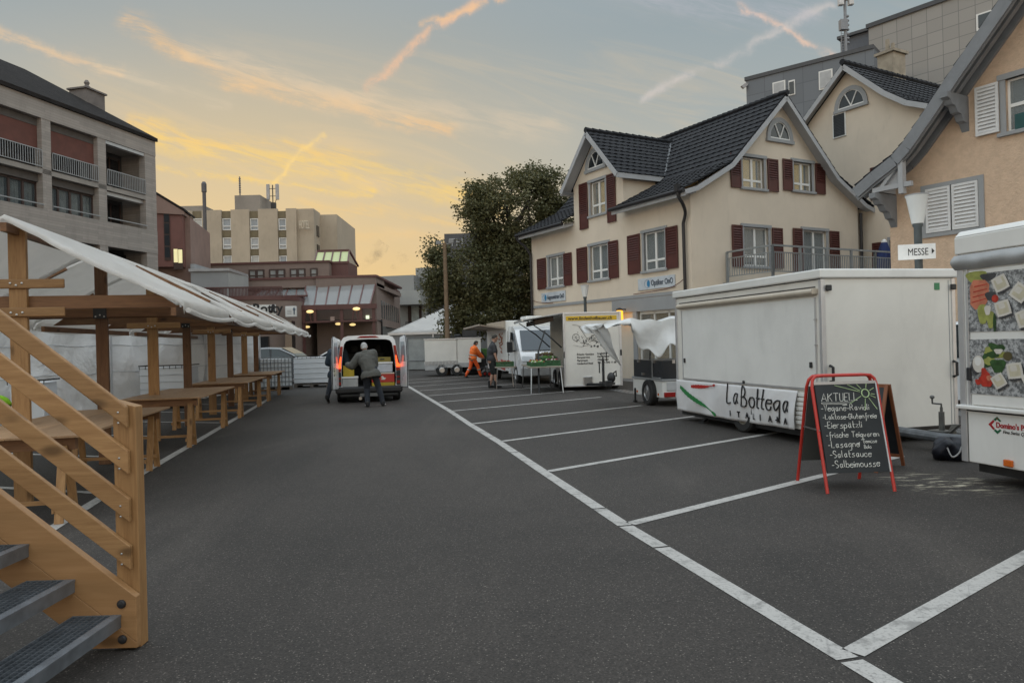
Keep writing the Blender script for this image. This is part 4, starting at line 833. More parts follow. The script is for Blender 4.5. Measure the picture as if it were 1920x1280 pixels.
# ------------------------------------------------------------------ apricot house at the right
OH=Fr(10.3,20,-59); oh=thing('apricot_house','apricot roughcast house with white louvred shutters and carved grey gable brackets','house',OH.o,OH.deg)
bar=[(-.45,5.40),(.08,5.72),(.66,6.02),(.98,6.30),(1.6,7.0),(2.24,7.75),(2.84,8.42),(3.4,9.05),(5.5,11.6)]
W1=(1.0,4.07,2.3,5.22); W2=(2.95,6.2,4.0,7.45)
b=B(); xs=sorted({0.0,5.5,W1[0],W1[2],W2[0],W2[2],*[x for x,_ in bar if x>0]})
def bz(x):
    for (a,c),(e,g) in zip(bar[:-1],bar[1:]):
        if a<=x<=e: return c+(g-c)*(x-a)/(e-a)
    return bar[-1][1]
for a,c in zip(xs[:-1],xs[1:]):
    lo=0
    for h in (W1,W2):
        if h[0]<=a+1e-6 and h[2]>=c-1e-6: b.box(a,0,lo,c,.35,h[1]); lo=h[3]
    za,zc=bz(a)-.1,bz(c)-.1
    b.add([(a,0,lo),(c,0,lo),(c,0,zc),(a,0,za),(a,.35,lo),(c,.35,lo),(c,.35,zc),(a,.35,za)],[(0,1,2,3),(7,6,5,4),(0,4,5,1),(1,5,6,2),(2,6,7,3),(3,7,4,0)])
b.box(0,.35,0,.35,9,5.9); b.build('gable_wall',ORST,oh)
b=B(); b.box(-.03,-.05,2.95,5.5,0,3.1); b.build('string_course',GREYT,oh)
b=B()
for (x0,z0),(x1,z1) in zip(bar[:-1],bar[1:]): tiled(b,(x0,-.80,z0+.1),(x0,9,z0+.1),(x1,9,z1+.1),(x1,-.80,z1+.1),max(2,int(math.hypot(x1-x0,z1-z0)/.3)))
b.build('roof',TILE,oh)
DGB=M('grey_timber',(.20,.21,.225),.6,0,.12,3); b=B()
for (x0,z0),(x1,z1) in zip(bar[:-1],bar[1:]):
    b.beam((x0,-.80,z0-.06),(x1,-.80,z1-.06),.05,.30); b.beam((x0,-.74,z0-.20),(x1,-.74,z1-.20),.06,.16); b.add([(x0,-.76,z0),(x1,-.76,z1),(x1,0,z1),(x0,0,z0)],[(0,1,2,3)]); b.beam((x0,-.40,z0-.12),(x1,-.40,z1-.12),.14,.12); b.beam((x0,-.05,z0-.1),(x1,-.05,z1-.1),.08,.2)
b.build('barge_board',DGB,oh)
# truss bracket and corbels
def corbel(b,x,z_,y0=0):
    pr=[(0,0),(-.95,0),(-.95,-.13),(-.80,-.17),(-.74,-.28),(-.6,-.30),(-.5,-.44),(-.34,-.47),(-.26,-.62),(-.12,-.66),(0,-.85)]
    b.prism([(x-.09,y0+p,z_+q) for p,q in pr],(.18,0,0))
b=B(); corbel(b,.12,5.22); b.build('corbel',DGB,oh); b=B(); corbel(b,2.02,7.30); b.build('corbel',DGB,oh)
b=B(); zb=5.32; yb=-.70; b.beam((.0,yb,zb),(1.05,yb,zb),.11,.12); b.beam((.80,yb-.01,zb-.22),(.80,yb-.01,zb+.80),.12,.16); b.beam((.22,yb,zb+.02),(.78,yb,zb+.62),.09,.09); b.beam((.12,yb,zb+.0),(.12,0,zb+.0),.14,.14)
b.prism([(-.38,yb+.05,5.30),(.75,yb+.05,5.30),(.75,yb+.05,5.95),(.1,yb+.05,5.62)],(0,.03,0)); b.build('gable_truss',LGREY,oh)
b=B(); x0,z0,x1,z1=W1; b.box(x0-.12,-.04,z0-.1,x0,.1,z1+.1); b.box(x1,-.04,z0-.1,x1+.12,.1,z1+.1); b.box(x0,-.04,z1,x1,.1,z1+.1); b.box(x0,-.05,z0-.1,x1,.1,z0); w_=b.build('window',GREYT,oh)
b=B(); b.box(x0,.2,z0,x1,.25,z1); b.build('room_behind',RDARK,w_)
def lshut(x0,x1,z0,z1,parent,y=-.02):
    b=B(); q=.06; b.box(x0,y-.045,z0,x0+q,y,z1); b.box(x1-q,y-.045,z0,x1,y,z1); b.box(x0+q,y-.045,z0,x1-q,y,z0+q); b.box(x0+q,y-.045,z1-q,x1-q,y,z1); b.box(x0+q,y-.006,z0+q,x1-q,y-.001,z1-q)
    n=int((z1-z0-.12)/.085)
    for k in range(n): z_=z0+q+.01+k*(z1-z0-2*q)/n; b.add([(x0+q,y-.05,z_),(x1-q,y-.05,z_),(x1-q,y-.012,z_+.07),(x0+q,y-.012,z_+.07),(x0+q,y-.045,z_-.008),(x1-q,y-.045,z_-.008)],[(0,1,2,3),(0,4,5,1)])
    return b.build('shutter',WSHUT,parent)
xm=(x0+x1)/2; lshut(x0+.01,xm-.02,z0+.01,z1-.01,w_); lshut(xm+.02,x1-.01,z0+.01,z1-.01,w_)
w_=hwindow(oh,W2[0],W2[2],W2[1],W2[3],trans=.5,curtain=False,trim=.13)
lshut(2.30,2.82,W2[1]+.05,W2[3]-.02,w_,-.06)
b=B(); b.box(3.12,.02,W2[1]+.02,3.9,.05,W2[1]+.38); b.build('blind',M('teal_blind',(.02,.08,.08),.7),w_)
# ------------------------------------------------------------------ grey modern block far behind
def slab(name,label,pts,Y,col,gw,gh,extra=None,depth=14,rz=None):
    pass
mk=thing('clad_block','tall beige tile-clad office block rising behind the roofs','building',(P(1643,600,62).x,62,0),-52); G=Fr(P(1643,600,62).x,62,-52)
CL1=panel_grid('beige_cladding',(.30,.285,.265),1.15,1.0,(.17,.165,.16)); CL2=panel_grid('slate_cladding',(.135,.15,.17),1.5,1.5,(.09,.10,.115)); DKC=M('roof_flashing',(.06,.062,.068),.5)
zt=G.z(1650,46); b=B(); b.box(0,0,0,22,12,zt); b.build('wall',CL1,mk); b=B(); b.box(-.15,-.15,zt,22,12,zt+.35); b.build('roof_edge',DKC,mk)
b=B(); b.box(G.x(1831,30),-.08,G.z(1835,58),G.x(1880,30),-.003,G.z(1835,27)); f=b.build('window',WFR,mk); b=B(); b.box(G.x(1831,30)+.15,-.12,G.z(1835,58)+.15,G.x(1880,30),-.085,G.z(1835,27)-.12); b.build('pane',GL_H,f)
sk=thing('slate_block','dark slate-clad office block with pale blinds behind the cream gable','building',(P(1411,600,60).x,60,0),-40); G=Fr(P(1411,600,60).x,60,-40)
zt=G.z(1415,148); b=B(); xq=G.x(1640,150); b.box(0,0,0,xq,14,zt); b.build('wall',CL2,sk); b=B(); b.box(-.1,-.1,zt,xq,14,zt+.3); b.build('roof_edge',DKC,sk)
for u0,u1,v0,v1 in ((1449,1473,156,182),(1536,1562,135,170)):
    b=B(); b.box(G.x(u0,160),-.06,G.z(u0,v1),G.x(u1,160),-.003,G.z(u0,v0)); f=b.build('window',WFR,sk); b=B(); b.box(G.x(u0,160)+.1,-.10,G.z(u0,v1)+.1,G.x(u1,160)-.1,-.065,G.z(u0,v0)-.1); b.build('blind',M('pale_blind_%d'%u0,(.40,.41,.42),.6),f)
b=B(); b.box(G.x(1479,160),-.06,G.z(1480,180),G.x(1491,160),-.003,G.z(1480,152)); f=b.build('window',WFR,sk); b=B(); b.box(G.x(1480.5,160),-.1,G.z(1480,178),G.x(1489.5,160),-.065,G.z(1480,155)); b.build('pane',GL_D,f)
b=B(); zz=G.z(1560,108,4); railing(b,(G.x(1545,115,4),4),(G.x(1600,115,4),4),zt+.3,G.z(1548,110,4),4,.03,.04); b.build('roof_railing',DKST,sk)
ml=thing('ribbed_penthouse','ribbed dark metal penthouse between the office blocks','building',(P(1590,600,66).x,66,0),-45); G=Fr(P(1590,600,66).x,66,-45)
b=B(); b.box(0,0,10,9,6,G.z(1592,70)); b.build('wall',ribbed('ribbed_metal',(.12,.13,.15),3.2,2),ml); b=B(); b.box(-.2,-.3,G.z(1592,70),9,6,G.z(1592,70)+.25); b.build('roof_edge',DKC,ml)
b=B(); b.box(G.x(1614,90),-.1,G.z(1620,99),G.x(1645,90),-.004,G.z(1620,88)); b.build('window',GL_D,ml)
p0=P(1587,112,58); o=thing('antenna_mast','rooftop phone mast with white panel antennas cut by the top of the picture','antenna',(p0.x,p0.y,p0.z))
b=B(); b.cyl((0,0,-1),(0,0,7.5),.11); 
for k in range(14): b.beam((-.35,0,.3+k*.22),(-.12,0,.3+k*.22),.03,.03)
b.beam((-.35,0,0),(-.35,0,3.2),.04,.04); b.box(-.45,-.25,2.3,.1,.2,3.1); 
for k in range(7): b.ell((.15,0,1.3+k*.35),.16,.14,.12,8,6)
b.build('mast',M('mast_grey',(.23,.24,.26),.55,.4),o)
for dx in (-.36,.0,.42):
    b=B(); b.box(dx-.2,-.3,4.2 if dx else 4.6,dx+.2,.1,7.2); b.build('panel',M('panel_white',(.55,.56,.57),.5) if 'panel_white' not in bpy.data.materials else bpy.data.materials['panel_white'],o,.06)
p0=P(1410,158,59.9); o=thing('flood_lamp','small floodlight on the corner of the slate block','lamp',tuple(p0)); b=B(); b.beam((0,0,0),(-.5,0,.1),.06,.06); b.prism([(-.5,-.15,.1),(-.9,-.15,-.15),(-.7,-.15,-.35),(-.35,-.15,-.1)],(0,.3,0)); b.build('lamp_head',M('floodlight_grey',(.3,.3,.31),.5),o)
# ------------------------------------------------------------------ wooden staircase in the foreground
st=thing('staircase','pine staircase with galvanised grating treads and four-board railing','staircase',(-2.07,3.9,0))
ox,oy=-2.07,3.9
def Lx(x): return x-ox
SL=.80
b=B(); b.prism([(-.045,0,0),(.075,0,0),(.075,0,1.265),(-.045,0,1.30)],(0,.078,0)); post=b.build('newel_post',WOOD_Z,st,.004)
for (z1,z0) in ((1.267,1.153),(1.036,.914),(.786,.664),(.537,.415)):
    b=B(); xe=.045; b.prism([(xe,-.032,z0),(xe,-.032,z1),(-2.6,-.032,z1+SL*(2.6+xe)),(-2.6,-.032,z0+SL*(2.6+xe))],(0,.029,0))
    r=b.build('rail_board',WOOD_X,st,.009 if z1>1.2 else .004); 
    b=B()
    for dz in (.03,.085): b.ell((.0,-.033,z0+dz),.006,.003,.006,8,5)
    b.build('screw',STEEL,r)
def stringer(y,nm):
    for k,(a,c) in enumerate(((.0,.52),(.52,1.0))):
        f=lambda q:.28-.455*q
        pts=[(.08,y,f(a)),(-2.7,y,f(a)+SL*2.78),(-2.7,y,f(c)+SL*2.78),(.08,y,f(c))]
        # cut level with the ground
        poly=[]
        for i in range(4):
            p=pts[i]; q=pts[(i+1)%4]
            if p[2]>=.015: poly.append(p)
            if (p[2]>=.015)!=(q[2]>=.015):
                t=(.015-p[2])/(q[2]-p[2]); poly.append((p[0]+(q[0]-p[0])*t,y,.015))
        b=B(); b.prism(poly,(0,.048-.002*k,0)); b.build(nm,WOODS,st,.004)
WOODS=wood('pine_stringer',(.36,.20,.09),(.28,.15,.062),0,.6)
stringer(-.052,'stringer'); stringer(-1.36,'stringer')
for z in (.245,.062):
    b=B(); b.lathe([(.0,.0),(.0235,.0),(.0235,-.005),(.018,-.013),(.0,-.017)],(0.005,-.052,z),'y',16); b.build('bolt',BLACK,st,smooth=True)
for k in range(6):
    z=.19*(k+1); x1=-.0-.235*k; x0=x1-.25; y0,y1=-1.31,-.054
    b=B(); b.box(x1-.006,y0,z-.066,x1,y1,z-.012); b.box(x0,y0,z-.05,x0+.005,y1,z); b.box(x0+.005,y0,z-.05,x1-.006,y0+.005,z); b.box(x0+.005,y1-.005,z-.05,x1-.006,y1,z)
    tr=b.build('tread',GALV,st)
    b=B(); b.box(x1-.046,y0,z-.012,x1+.003,y1,z+.001)
    for j in range(60):
        for q in (0,1): b.ell((x1-.03+.017*q,y0+.02+(y1-y0-.04)*(j+.5*q)/60,z+.001),.0035,.0035,.002,6,4)
    b.build('nosing',GALV,tr)
    b=B(); n=6
    for j in range(1,n): xx=x0+.005+(.20)*j/n; b.box(xx-.0015,y0+.005,z-.032,xx+.0015,y1-.005,z-.001)
    m=40
    for j in range(1,m): yy=y0+(y1-y0)*j/m; b.box(x0+.005,yy-.001,z-.030,x1-.046,yy+.001,z-.004)
    b.build('grating',GALV,tr)
# ------------------------------------------------------------------ row of market stalls
MS=Fr(-5.22,7.85,11.5); PIT=5.1
def at(fr,x,y,z=0): return (fr.o.x+x*fr.c-y*fr.s, fr.o.y+x*fr.s+y*fr.c, z)
rnd=random.Random(3)
UNDER=CANV
def make_stall(i):
    o=thing('market_stall','',"market stall",at(MS,0,PIT*i),MS.deg,'canvas-roofed market stalls in a row')
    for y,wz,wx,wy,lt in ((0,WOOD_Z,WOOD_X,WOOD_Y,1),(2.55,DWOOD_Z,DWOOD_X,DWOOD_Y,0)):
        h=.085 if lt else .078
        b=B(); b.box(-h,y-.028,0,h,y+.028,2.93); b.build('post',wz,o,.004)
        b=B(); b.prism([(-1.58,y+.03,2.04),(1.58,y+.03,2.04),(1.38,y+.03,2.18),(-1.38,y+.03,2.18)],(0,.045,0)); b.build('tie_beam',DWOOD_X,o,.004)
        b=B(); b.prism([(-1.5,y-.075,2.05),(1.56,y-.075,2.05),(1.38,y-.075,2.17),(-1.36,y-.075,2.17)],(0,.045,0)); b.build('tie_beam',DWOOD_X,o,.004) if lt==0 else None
        if lt:
            for z in (2.30,2.0): b=B(); b.box(-.40,y-.060,z-.045,.46,y-.030,z+.055); a=b.build('arm',wx,o,.012)
            b=B()
            for z in (2.30,1.99):
                for dx,dz in ((-.055,.01),(0,-.012),(.055,.01)): b.lathe([(.0,0),(.013,0),(.011,-.006),(0,-.009)],(dx,-.061 if abs(dx)<.4 else -.03,z+dz),'y',10)
            b.build('bolt',STEEL,a)
        else:
            b=B(); b.box(-.085,y-.084,2.03,.085,y-.0755,2.24); pl=b.build('steel_plate',DKST,o); b=B()
            for dx in (-.055,0,.055): b.ell((dx,y-.085,2.06+(.02 if dx==0 else 0)),.012,.006,.012,8,5)
            b.build('bolt',STEEL,pl)
    for s in (-1,1):
        for yr,xa_,xb_ in ((2.56,.45,1.42),(4.89,.85,1.5)):
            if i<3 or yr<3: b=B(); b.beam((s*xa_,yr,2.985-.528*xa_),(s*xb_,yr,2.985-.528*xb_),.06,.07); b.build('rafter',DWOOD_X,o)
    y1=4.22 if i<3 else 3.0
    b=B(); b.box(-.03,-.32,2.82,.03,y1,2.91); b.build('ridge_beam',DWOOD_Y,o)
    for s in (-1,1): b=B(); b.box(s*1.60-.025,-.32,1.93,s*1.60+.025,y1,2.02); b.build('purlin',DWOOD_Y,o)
    # canvas: one sheet per bay, two slopes over the ridge with sag and rolled, scalloped hems
    for bay,(y0,y1) in enumerate(((-.33,2.46),(2.66,4.68 if i<3 else 3.5))):
        ph=rnd.uniform(0,6)
        def cf(u,v):
            s=u*2-1; y=y0+(y1-y0)*v; a=abs(s)
            x=s*1.76; z=2.995-a*.93
            sag=math.sin(math.pi*v); env=math.sin(math.pi*min(1,a*1.02))
            z-=.05*sag*env-.012*math.sin(y*5.2+s*3+ph)*env
            z+=env*(.020*(1-abs(math.sin((y*1.1-a*1.7)*2.1+ph)))**3+.016*(1-abs(math.sin((y*.9+a*2.2)*2.7+ph*2)))**4-.012*(1-abs(math.sin((y*1.9+a*.9)*1.7+ph*.5)))**2)
            if (i or bay) and v<.25: z+=.055*env*((.25-v)/.25)**1.5
            if i==0 and bay==0 and y<.5: z-=.05*env*(.5-y)/.83
            if a>.965:
                k=(a-.965)/.035; z-=.075*k+.05*k*sag; x-=math.copysign(.05*k,s)
            if v<.012 or v>.988: z-=.05
            return (x,y,z)
        b=B(); b.open=True; b.grid(cf,72,60); cv=b.build('canvas_roof',CANV,o,smooth=True,solid=.004)
        for s in (-1,1):
            b=B(); b.tube([(s*1.75,y0+(y1-y0)*k/20,1.985-.05*math.sin(math.pi*k/20)) for k in range(21)],.028,8); b.build('hem_roll',CANV,cv,smooth=True)
    return o
lab=['nearest market stall, its light pine post rising behind the staircase railing','second market stall from the staircase, its black-plated dark post to the left of its table','third market stall from the staircase, before the white water tank','farthest market stall, its white canvas eave ending beside the car']
for i in range(4): o=make_stall(i); o['label']=lab[i]
def make_table(i,lbl):
    o=thing('trestle_table',lbl,'table',at(MS,0,PIT*i),MS.deg,'plywood tables on pine trestles')
    ya,yb=-1.25+.12*(i%2),2.05+.1*(i%3)
    for x0,x1 in ((-.26,.36),(.362,.98)):
        b=B(); b.box(x0,ya,.78,x1,yb,.803); b.build('tabletop',TABLE,o,.003)
    for y in (ya+.16,yb-.2):
        dk=(i==1 and y>0) or (i==0 and y<0)
        WZ,WX,WY=(WOOD_Z,WOOD_X,WOOD_Y)
        b=B(); b.box(-.22,y-.035,.66,.90,y+.035,.778); tb_=b.build('trestle_beam',DWOOD_X,o,.003)
        for x in (-.10,.80):
            for s in (-1,1):
                b=B(); b.beam((x+.0,y+s*.045,.70),(x,y+s*.19,0.0),.075,.030,(0,1,0)); b.build('leg',WZ,o,.003)
            b=B(); b.box(x-.055,y-.20,.10,x-.038,y+.20,.15); b.build('foot_bar',WY,o)
        b=B(); b.box(-.14,y-.012,.15,.84,y+.012,.19); b.build('cross_rail',WX,o)
tl=['plywood table on trestles behind the stair railing, nearest the camera','plywood table on trestles around the second pale post','plywood table on trestles beside the white water tank','farthest plywood table on trestles, before the caged tank']
for i in range(4): make_table(i,tl[i])
# ------------------------------------------------------------------ white festival tent behind the stalls
TW=Fr(-10.5,20,-83.6+167.2-0)  # placeholder frame replaced below
ang=math.degrees(math.atan2(.99,.11)); TW=Fr(-10.5,20,ang)      # local x runs away along the wall, inward = left
te=thing('white_tent','long white tarpaulin tent standing behind the row of market stalls','tent',TW.o,TW.deg)
def tw(u,v):
    x=-8+15.9*u; z=.02+2.38*v
    w_=.05*math.sin(x*2.7+z*1.3)+.035*math.sin(x*6.1-z*3.1)+.06*math.sin((x+z)*1.6)*(1-v)+.10*math.sin(math.pi*v)*math.sin(x*1.9+1)
    w_+=.02*math.sin(x*13+z*4)*(1-v)
    if abs(x+.7)<.12: w_=.0
    return (x,-.02-abs(w_)*.9+ .0,z)
b=B(); b.open=True; b.grid(tw,150,26); b.build('side_wall',TARP,te,smooth=True)
b=B(); 
for z in (1.05,1.75): b.tube([(x*.25-8,tw((x*.25)/15.9,z/2.4)[1]-.012,z+.02*math.sin(x*.7)) for x in range(63)],.008,5)
b.build('seam',M('seam_grey',(.42,.43,.44),.7),te)
for x in (-8,-.7,4,7.95): b=B(); b.box(x-.05,-.12,0,x+.05,-.03,2.42); b.build('pole',ALU,te,.006)
b=B(); b.open=True; b.grid(lambda s,t:(-8.2+16.4*s,-.16+6*t,2.40+1.25*t-.10*math.sin(math.pi*((s*4)%1))*math.sin(math.pi*t)),64,14); b.build('roof',CANV,te,smooth=True,solid=.004)
b=B(); b.open=True; b.grid(lambda s,t:(-8.2+16.4*s,-.18-.01*math.sin(s*90),2.22+.18*t),120,3); b.build('valance',CANV,te,smooth=True)
b=B(); b.add([(7.96,-.05,.02),(7.96,6,.02),(7.96,6,3.6),(7.96,-.05,2.4)],[(0,1,2,3)]); b.build('end_wall',TARP,te,solid=.004)
# ------------------------------------------------------------------ water tanks
CAGE=M('cage_steel',(.20,.215,.23),.45,.7,.15,8); PLAS=M('white_plastic',(.62,.64,.66),.45,0,.06,1.2); PLASW=M('cloudy_plastic',(.50,.53,.55),.4,0,.12,1.4)
def ribbed_box(b,x0,y0,z0,x1,y1,z1,n):
    for k in range(n):
        za=z0+(z1-z0)*k/n; zb=z0+(z1-z0)*(k+1)/n; b.box(x0,y0,za+.012,x1,y1,zb-.012); b.box(x0-.018,y0-.018,zb-.012,x1+.018,y1+.018,zb+.012)
def tank(name,label,loc,rz,w_,d,h,cage,body,ribs,top,legs=True,grp=None):
    o=thing(name,label,'water tank',loc,rz,grp); b=B(); ribbed_box(b,-w_/2,-d/2,.16,w_/2,d/2,h-.06,ribs) if ribs else b.box(-w_/2+.02,-d/2+.02,.15,w_/2-.02,d/2-.02,h-.05); b.build('container',body,o,.02)
    b=B()
    if cage:
        nx,ny,nz=9,7,6
        for s in (-1,1):
            for k in range(nx+1): x=-w_/2+w_*k/nx; b.beam((x,s*d/2,.13),(x,s*d/2,h),.02,.02)
            for k in range(ny+1): y=-d/2+d*k/ny; b.beam((s*w_/2,y,.13),(s*w_/2,y,h),.02,.02)
            for k in range(nz+1): z=.14+(h-.15)*k/nz; b.beam((-w_/2,s*d/2,z),(w_/2,s*d/2,z),.022,.022); b.beam((s*w_/2,-d/2,z),(s*w_/2,d/2,z),.022,.022)
        b.build('cage',CAGE,o)
    if top:
        b=B(); b.beam((-w_/2-.02,-d/2-.02,h),(w_/2+.02,-d/2-.02,h),.025,.03); b.beam((w_/2+.02,-d/2,h),(w_/2+.02,d/2,h),.025,.03); b.beam((-w_/2-.02,-d/2,h),(-w_/2-.02,d/2,h),.025,.03)
        for k in range(9): x=-w_/2+w_*k/8; b.beam((x,-d/2-.02,h-.09),(x,-d/2-.02,h),.014,.014)
        b.build('top_rail',DKST,o)
    b=B()
    for s in (-1,0,1): b.box(s*(w_/2-.06)-.06,-d/2,0,s*(w_/2-.06)+.06,d/2,.10)
    b.box(-w_/2,-d/2,.10,w_/2,d/2,.13); b.build('pallet',M('pallet_'+name,(.12,.10,.085),.8) ,o)
    return o
tank('wrapped_tank','white ribbed water tank with dark top rail behind the third table',(-9.55,20.6,0),8,1.25,1.0,1.17,False,PLAS,5,True)
tank('cage_tank','water tank in a grey steel cage beyond the farthest table',(-9.1,28.0,0),35,1.2,1.0,1.22,True,PLASW,0,False)
tank('ribbed_tank','white ribbed tank catching warm light beside the open van',(-7.95,29.6,0),4,1.36,1.1,1.22,False,PLAS,5,True)
tank('barred_tank','rounded white tank in a black bar frame behind the stair railing',(-10.3,15.9,0),10,.7,.7,1.02,False,PLAS,0,True)
# ------------------------------------------------------------------ vehicles
def wheel(parent,x,y,r=.32,w_=.2,side=-1,rim=STEEL):
    b=B(); b.lathe([(.001,-w_*.2),(r*.60,-w_*.2),(r*.63,-w_/2),(r*.92,-w_/2),(r,-w_*.36),(r,w_*.36),(r*.92,w_/2),(r*.63,w_/2),(r*.60,w_*.2),(.001,w_*.2)],(x,y,r),'x',28); wl=b.build('wheel',RUB,parent,smooth=True)
    b=B(); xo=x+side*w_*.36; s=side
    b.lathe([(r*.64,xo-x),(r*.60,xo-x+s*.012),(r*.50,xo-x-s*.03),(r*.22,xo-x-s*.01),(r*.12,xo-x+s*.01),(.001,xo-x+s*.012)],(x,y,r),'x',24)
    for k in range(5):
        a=k*math.tau/5; b.beam((xo+s*.004,y+math.cos(a)*r*.15,r+math.sin(a)*r*.15),(xo+s*.0,y+math.cos(a)*r*.6,r+math.sin(a)*r*.6),.05,.02,(1,0,0))
    b.build('rim',rim,wl,smooth=True); return wl
def loft(b,secs):
    """closed cross sections (same point count) joined along the list"""
    n=len(secs[0]); vs=[q for s in secs for q in s]; fs=[]
    for i in range(len(secs)-1):
        for k in range(n): k2=(k+1)%n; fs.append((i*n+k,i*n+k2,(i+1)*n+k2,(i+1)*n+k))
    fs.append(tuple(range(n))[::-1]); fs.append(tuple((len(secs)-1)*n+k for k in range(n))); b.add(vs,fs)
GLC=glass('car_glass',(.02,.03,.035),.03); LIT_R=emis('lit_tail_light',(1,.10,.02),2.2)
# --- delivery van seen from behind, rear doors open
VF=Fr(-4.0,20.56,12.2); van=thing('delivery_van','white delivery van seen from behind with both rear doors open and lit tail lights','van',VF.o,VF.deg)
prof=[(-.80,.30),(-.87,.55),(-.885,.85),(-.86,1.05),(-.80,1.35),(-.735,1.70),(-.67,1.80),(-.55,1.845),(0,1.865),(.55,1.845),(.67,1.80),(.735,1.70),(.80,1.35),(.86,1.05),(.885,.85),(.87,.55),(.80,.30)]
inn=[(-.72,.42),(-.74,.55),(-.74,.85),(-.73,1.05),(-.70,1.35),(-.655,1.62),(-.60,1.70),(-.5,1.735),(0,1.75),(.5,1.735),(.60,1.70),(.655,1.62),(.70,1.35),(.73,1.05),(.74,.85),(.74,.55),(.72,.42)]
def ringmesh(b,ya,yb):
    n=len(prof); vs=[(x,ya,z) for x,z in prof]+[(x,ya,z) for x,z in inn]+[(x,yb,z) for x,z in inn]
    fs=[(k,k+1,n+k+1,n+k) for k in range(n-1)]+[(n+k,n+k+1,2*n+k+1,2*n+k) for k in range(n-1)]; b.add(vs,fs)
b=B(); 
ys=[(0.0,1.0),(.05,1.01),(2.4,1.02),(2.9,1.0)]
n=len(prof); secs=[]
def sec(y,k,zt=1.0): return [(x*k,y,z if z<1.05 else 1.05+(z-1.05)*zt) for x,z in prof]
S_=[sec(0,1),sec(.06,1.008),sec(2.3,1.012),sec(2.75,1.0),sec(3.05,.98,.86),sec(3.5,.97,.12),sec(4.0,.94,.02),sec(4.2,.86,-.15)]
vs=[q for s in S_ for q in s]; fs=[(i*n+k,i*n+k+1,(i+1)*n+k+1,(i+1)*n+k) for i in range(len(S_)-1) for k in range(n-1)]; fs.append(tuple((len(S_)-1)*n+k for k in range(n))); b.add(vs,fs); ringmesh(b,0,.10)
b.build('body',WCAR,van,smooth=True)
b=B(); m=len(inn); b.add([(x,.10,z) for x,z in inn]+[(x,2.3,z) for x,z in inn],[(k,k+1,m+k+1,m+k) for k in range(m-1)]+[tuple(range(m,2*m))]); b.build('cargo_hold',M('cargo_lining',(.028,.028,.028),.8,0,.2,3),van)
b=B(); b.box(-.74,.02,.36,.74,2.3,.42); b.build('load_floor',M('load_floor_grey',(.07,.07,.07),.8),van)
b=B(); b.box(-.915,-.13,.26,.915,.18,.44); b.box(-.80,-.06,.14,.80,.15,.26); b.build('bumper',BLACK,van,.05,seg=3)
b=B(); b.box(-.26,-.135,.17,.26,-.128,.26) ; b.build('number_plate',M('plate_grey',(.14,.14,.14),.5),van); 
b=B(); b.cyl((-.25,-.12,.12),(-.20,.3,.12),.045,n=12); b.build('exhaust',STEEL,van)
b=B(); b.box(-.12,-.02,1.80,.16,.04,1.835); b.prism([(-.3,-.02,1.79),(.3,-.02,1.79),(.2,-.03,1.835),(-.2,-.03,1.835)],(0,.06,0)); b.build('brake_lamp',RLENS,van)
for s in (-1,1):
    b=B(); b.prism([(s*.885,-.03,.86),(s*.745,-.03,.86),(s*.745,-.03,1.02),(s*.715,-.03,1.30),(s*.685,-.03,1.56),(s*.755,-.03,1.56),(s*.80,-.03,1.3),(s*.87,-.03,1.0)],(0,.06,0)); tl_=b.build('tail_light',RLENS,van,.012)
    b=B(); b.prism([(s*.90,-.045,.955),(s*.75,-.045,.955),(s*.75,-.045,1.05),(s*.735,-.045,1.28),(s*.765,-.045,1.28),(s*.80,-.045,1.08),(s*.90,-.045,1.0)],(0,.016,0)); b.build('lit_lens',LIT_R,tl_,.008)
    b=B(); b.box(s*.86,-.035,.46,s*.75,.02,.85); b.build('lower_lamp',BLACK,van,.01); b=B(); b.box(s*.85,-.042,.50,s*.76,-.034,.58); b.box(s*.85,-.042,.66,s*.76,-.034,.70); b.build('reflector',RLENS,van)
    wheel(van,s*.78,.62,.315,.2,s); wheel(van,s*.78,3.35,.315,.2,s)
    # door swung open
    hx=s*.86; a=R(10)*s; dirx=Vector((math.sin(a),-math.cos(a),0)); nrm=Vector((math.cos(a),math.sin(a),0))*.045
    L=.74; outl=[(0,.40),(L,.42),(L,1.05),(L*.97,1.40),(L*.86,1.74),(L*.7,1.83),(.04,1.78),(.0,1.55)]
    b=B(); b.prism([Vector((hx,-.03,0))+dirx*p+Vector((0,0,z)) for p,z in outl],nrm); d=b.build('rear_door',WCAR,van,.012)
    win=[(.10,1.10),(L-.10,1.12),(L-.13,1.42),(L-.2,1.66),(.12,1.66)]
    b=B(); q=Vector((hx,-.03,0))-nrm*.10; b.prism([q+dirx*p+Vector((0,0,z)) for p,z in win],nrm*1.2); b.build('window',clear('door_glass_%d'%(s+1),(.30,.36,.38),.85,.08),d)
    b=B(); b.tube([Vector((hx,-.03,0))+nrm*.5+dirx*p+Vector((0,0,z)) for p,z in outl+[outl[0]]],.014,6); b.build('seal',BLACK,d)
    b=B(); c0=Vector((hx,-.03,0))+nrm*1.05; 
    for z in (.78,.90,.96): b.box(*(c0+dirx*(L-.1)+Vector((-.012,-.025,z))),*(c0+dirx*(L-.1)+Vector((.016,.025,z+.035))))
    b.build('latch',BLACK,d)
for x in (-.38,.33):
    b=B(); b.box(x-.21,2.1,.95,x+.21,2.22,1.35); b.box(x-.11,2.1,1.37,x+.11,2.2,1.58); b.build('seat',M('seat_grey%d'%(x>0),(.07,.075,.075),.85),van,.05)
def vb(name,label,cat,x0,x1,y0,y1,z0,z1,fn,grp=None):
    o=thing(name,label,cat,at(VF,(x0+x1)/2,(y0+y1)/2,z0),VF.deg,grp); fn(o,(x1-x0)/2,(y1-y0)/2,z1-z0); return o
YEL=M('yellow_plastic',(.42,.30,.02),.45,0,.08,5)
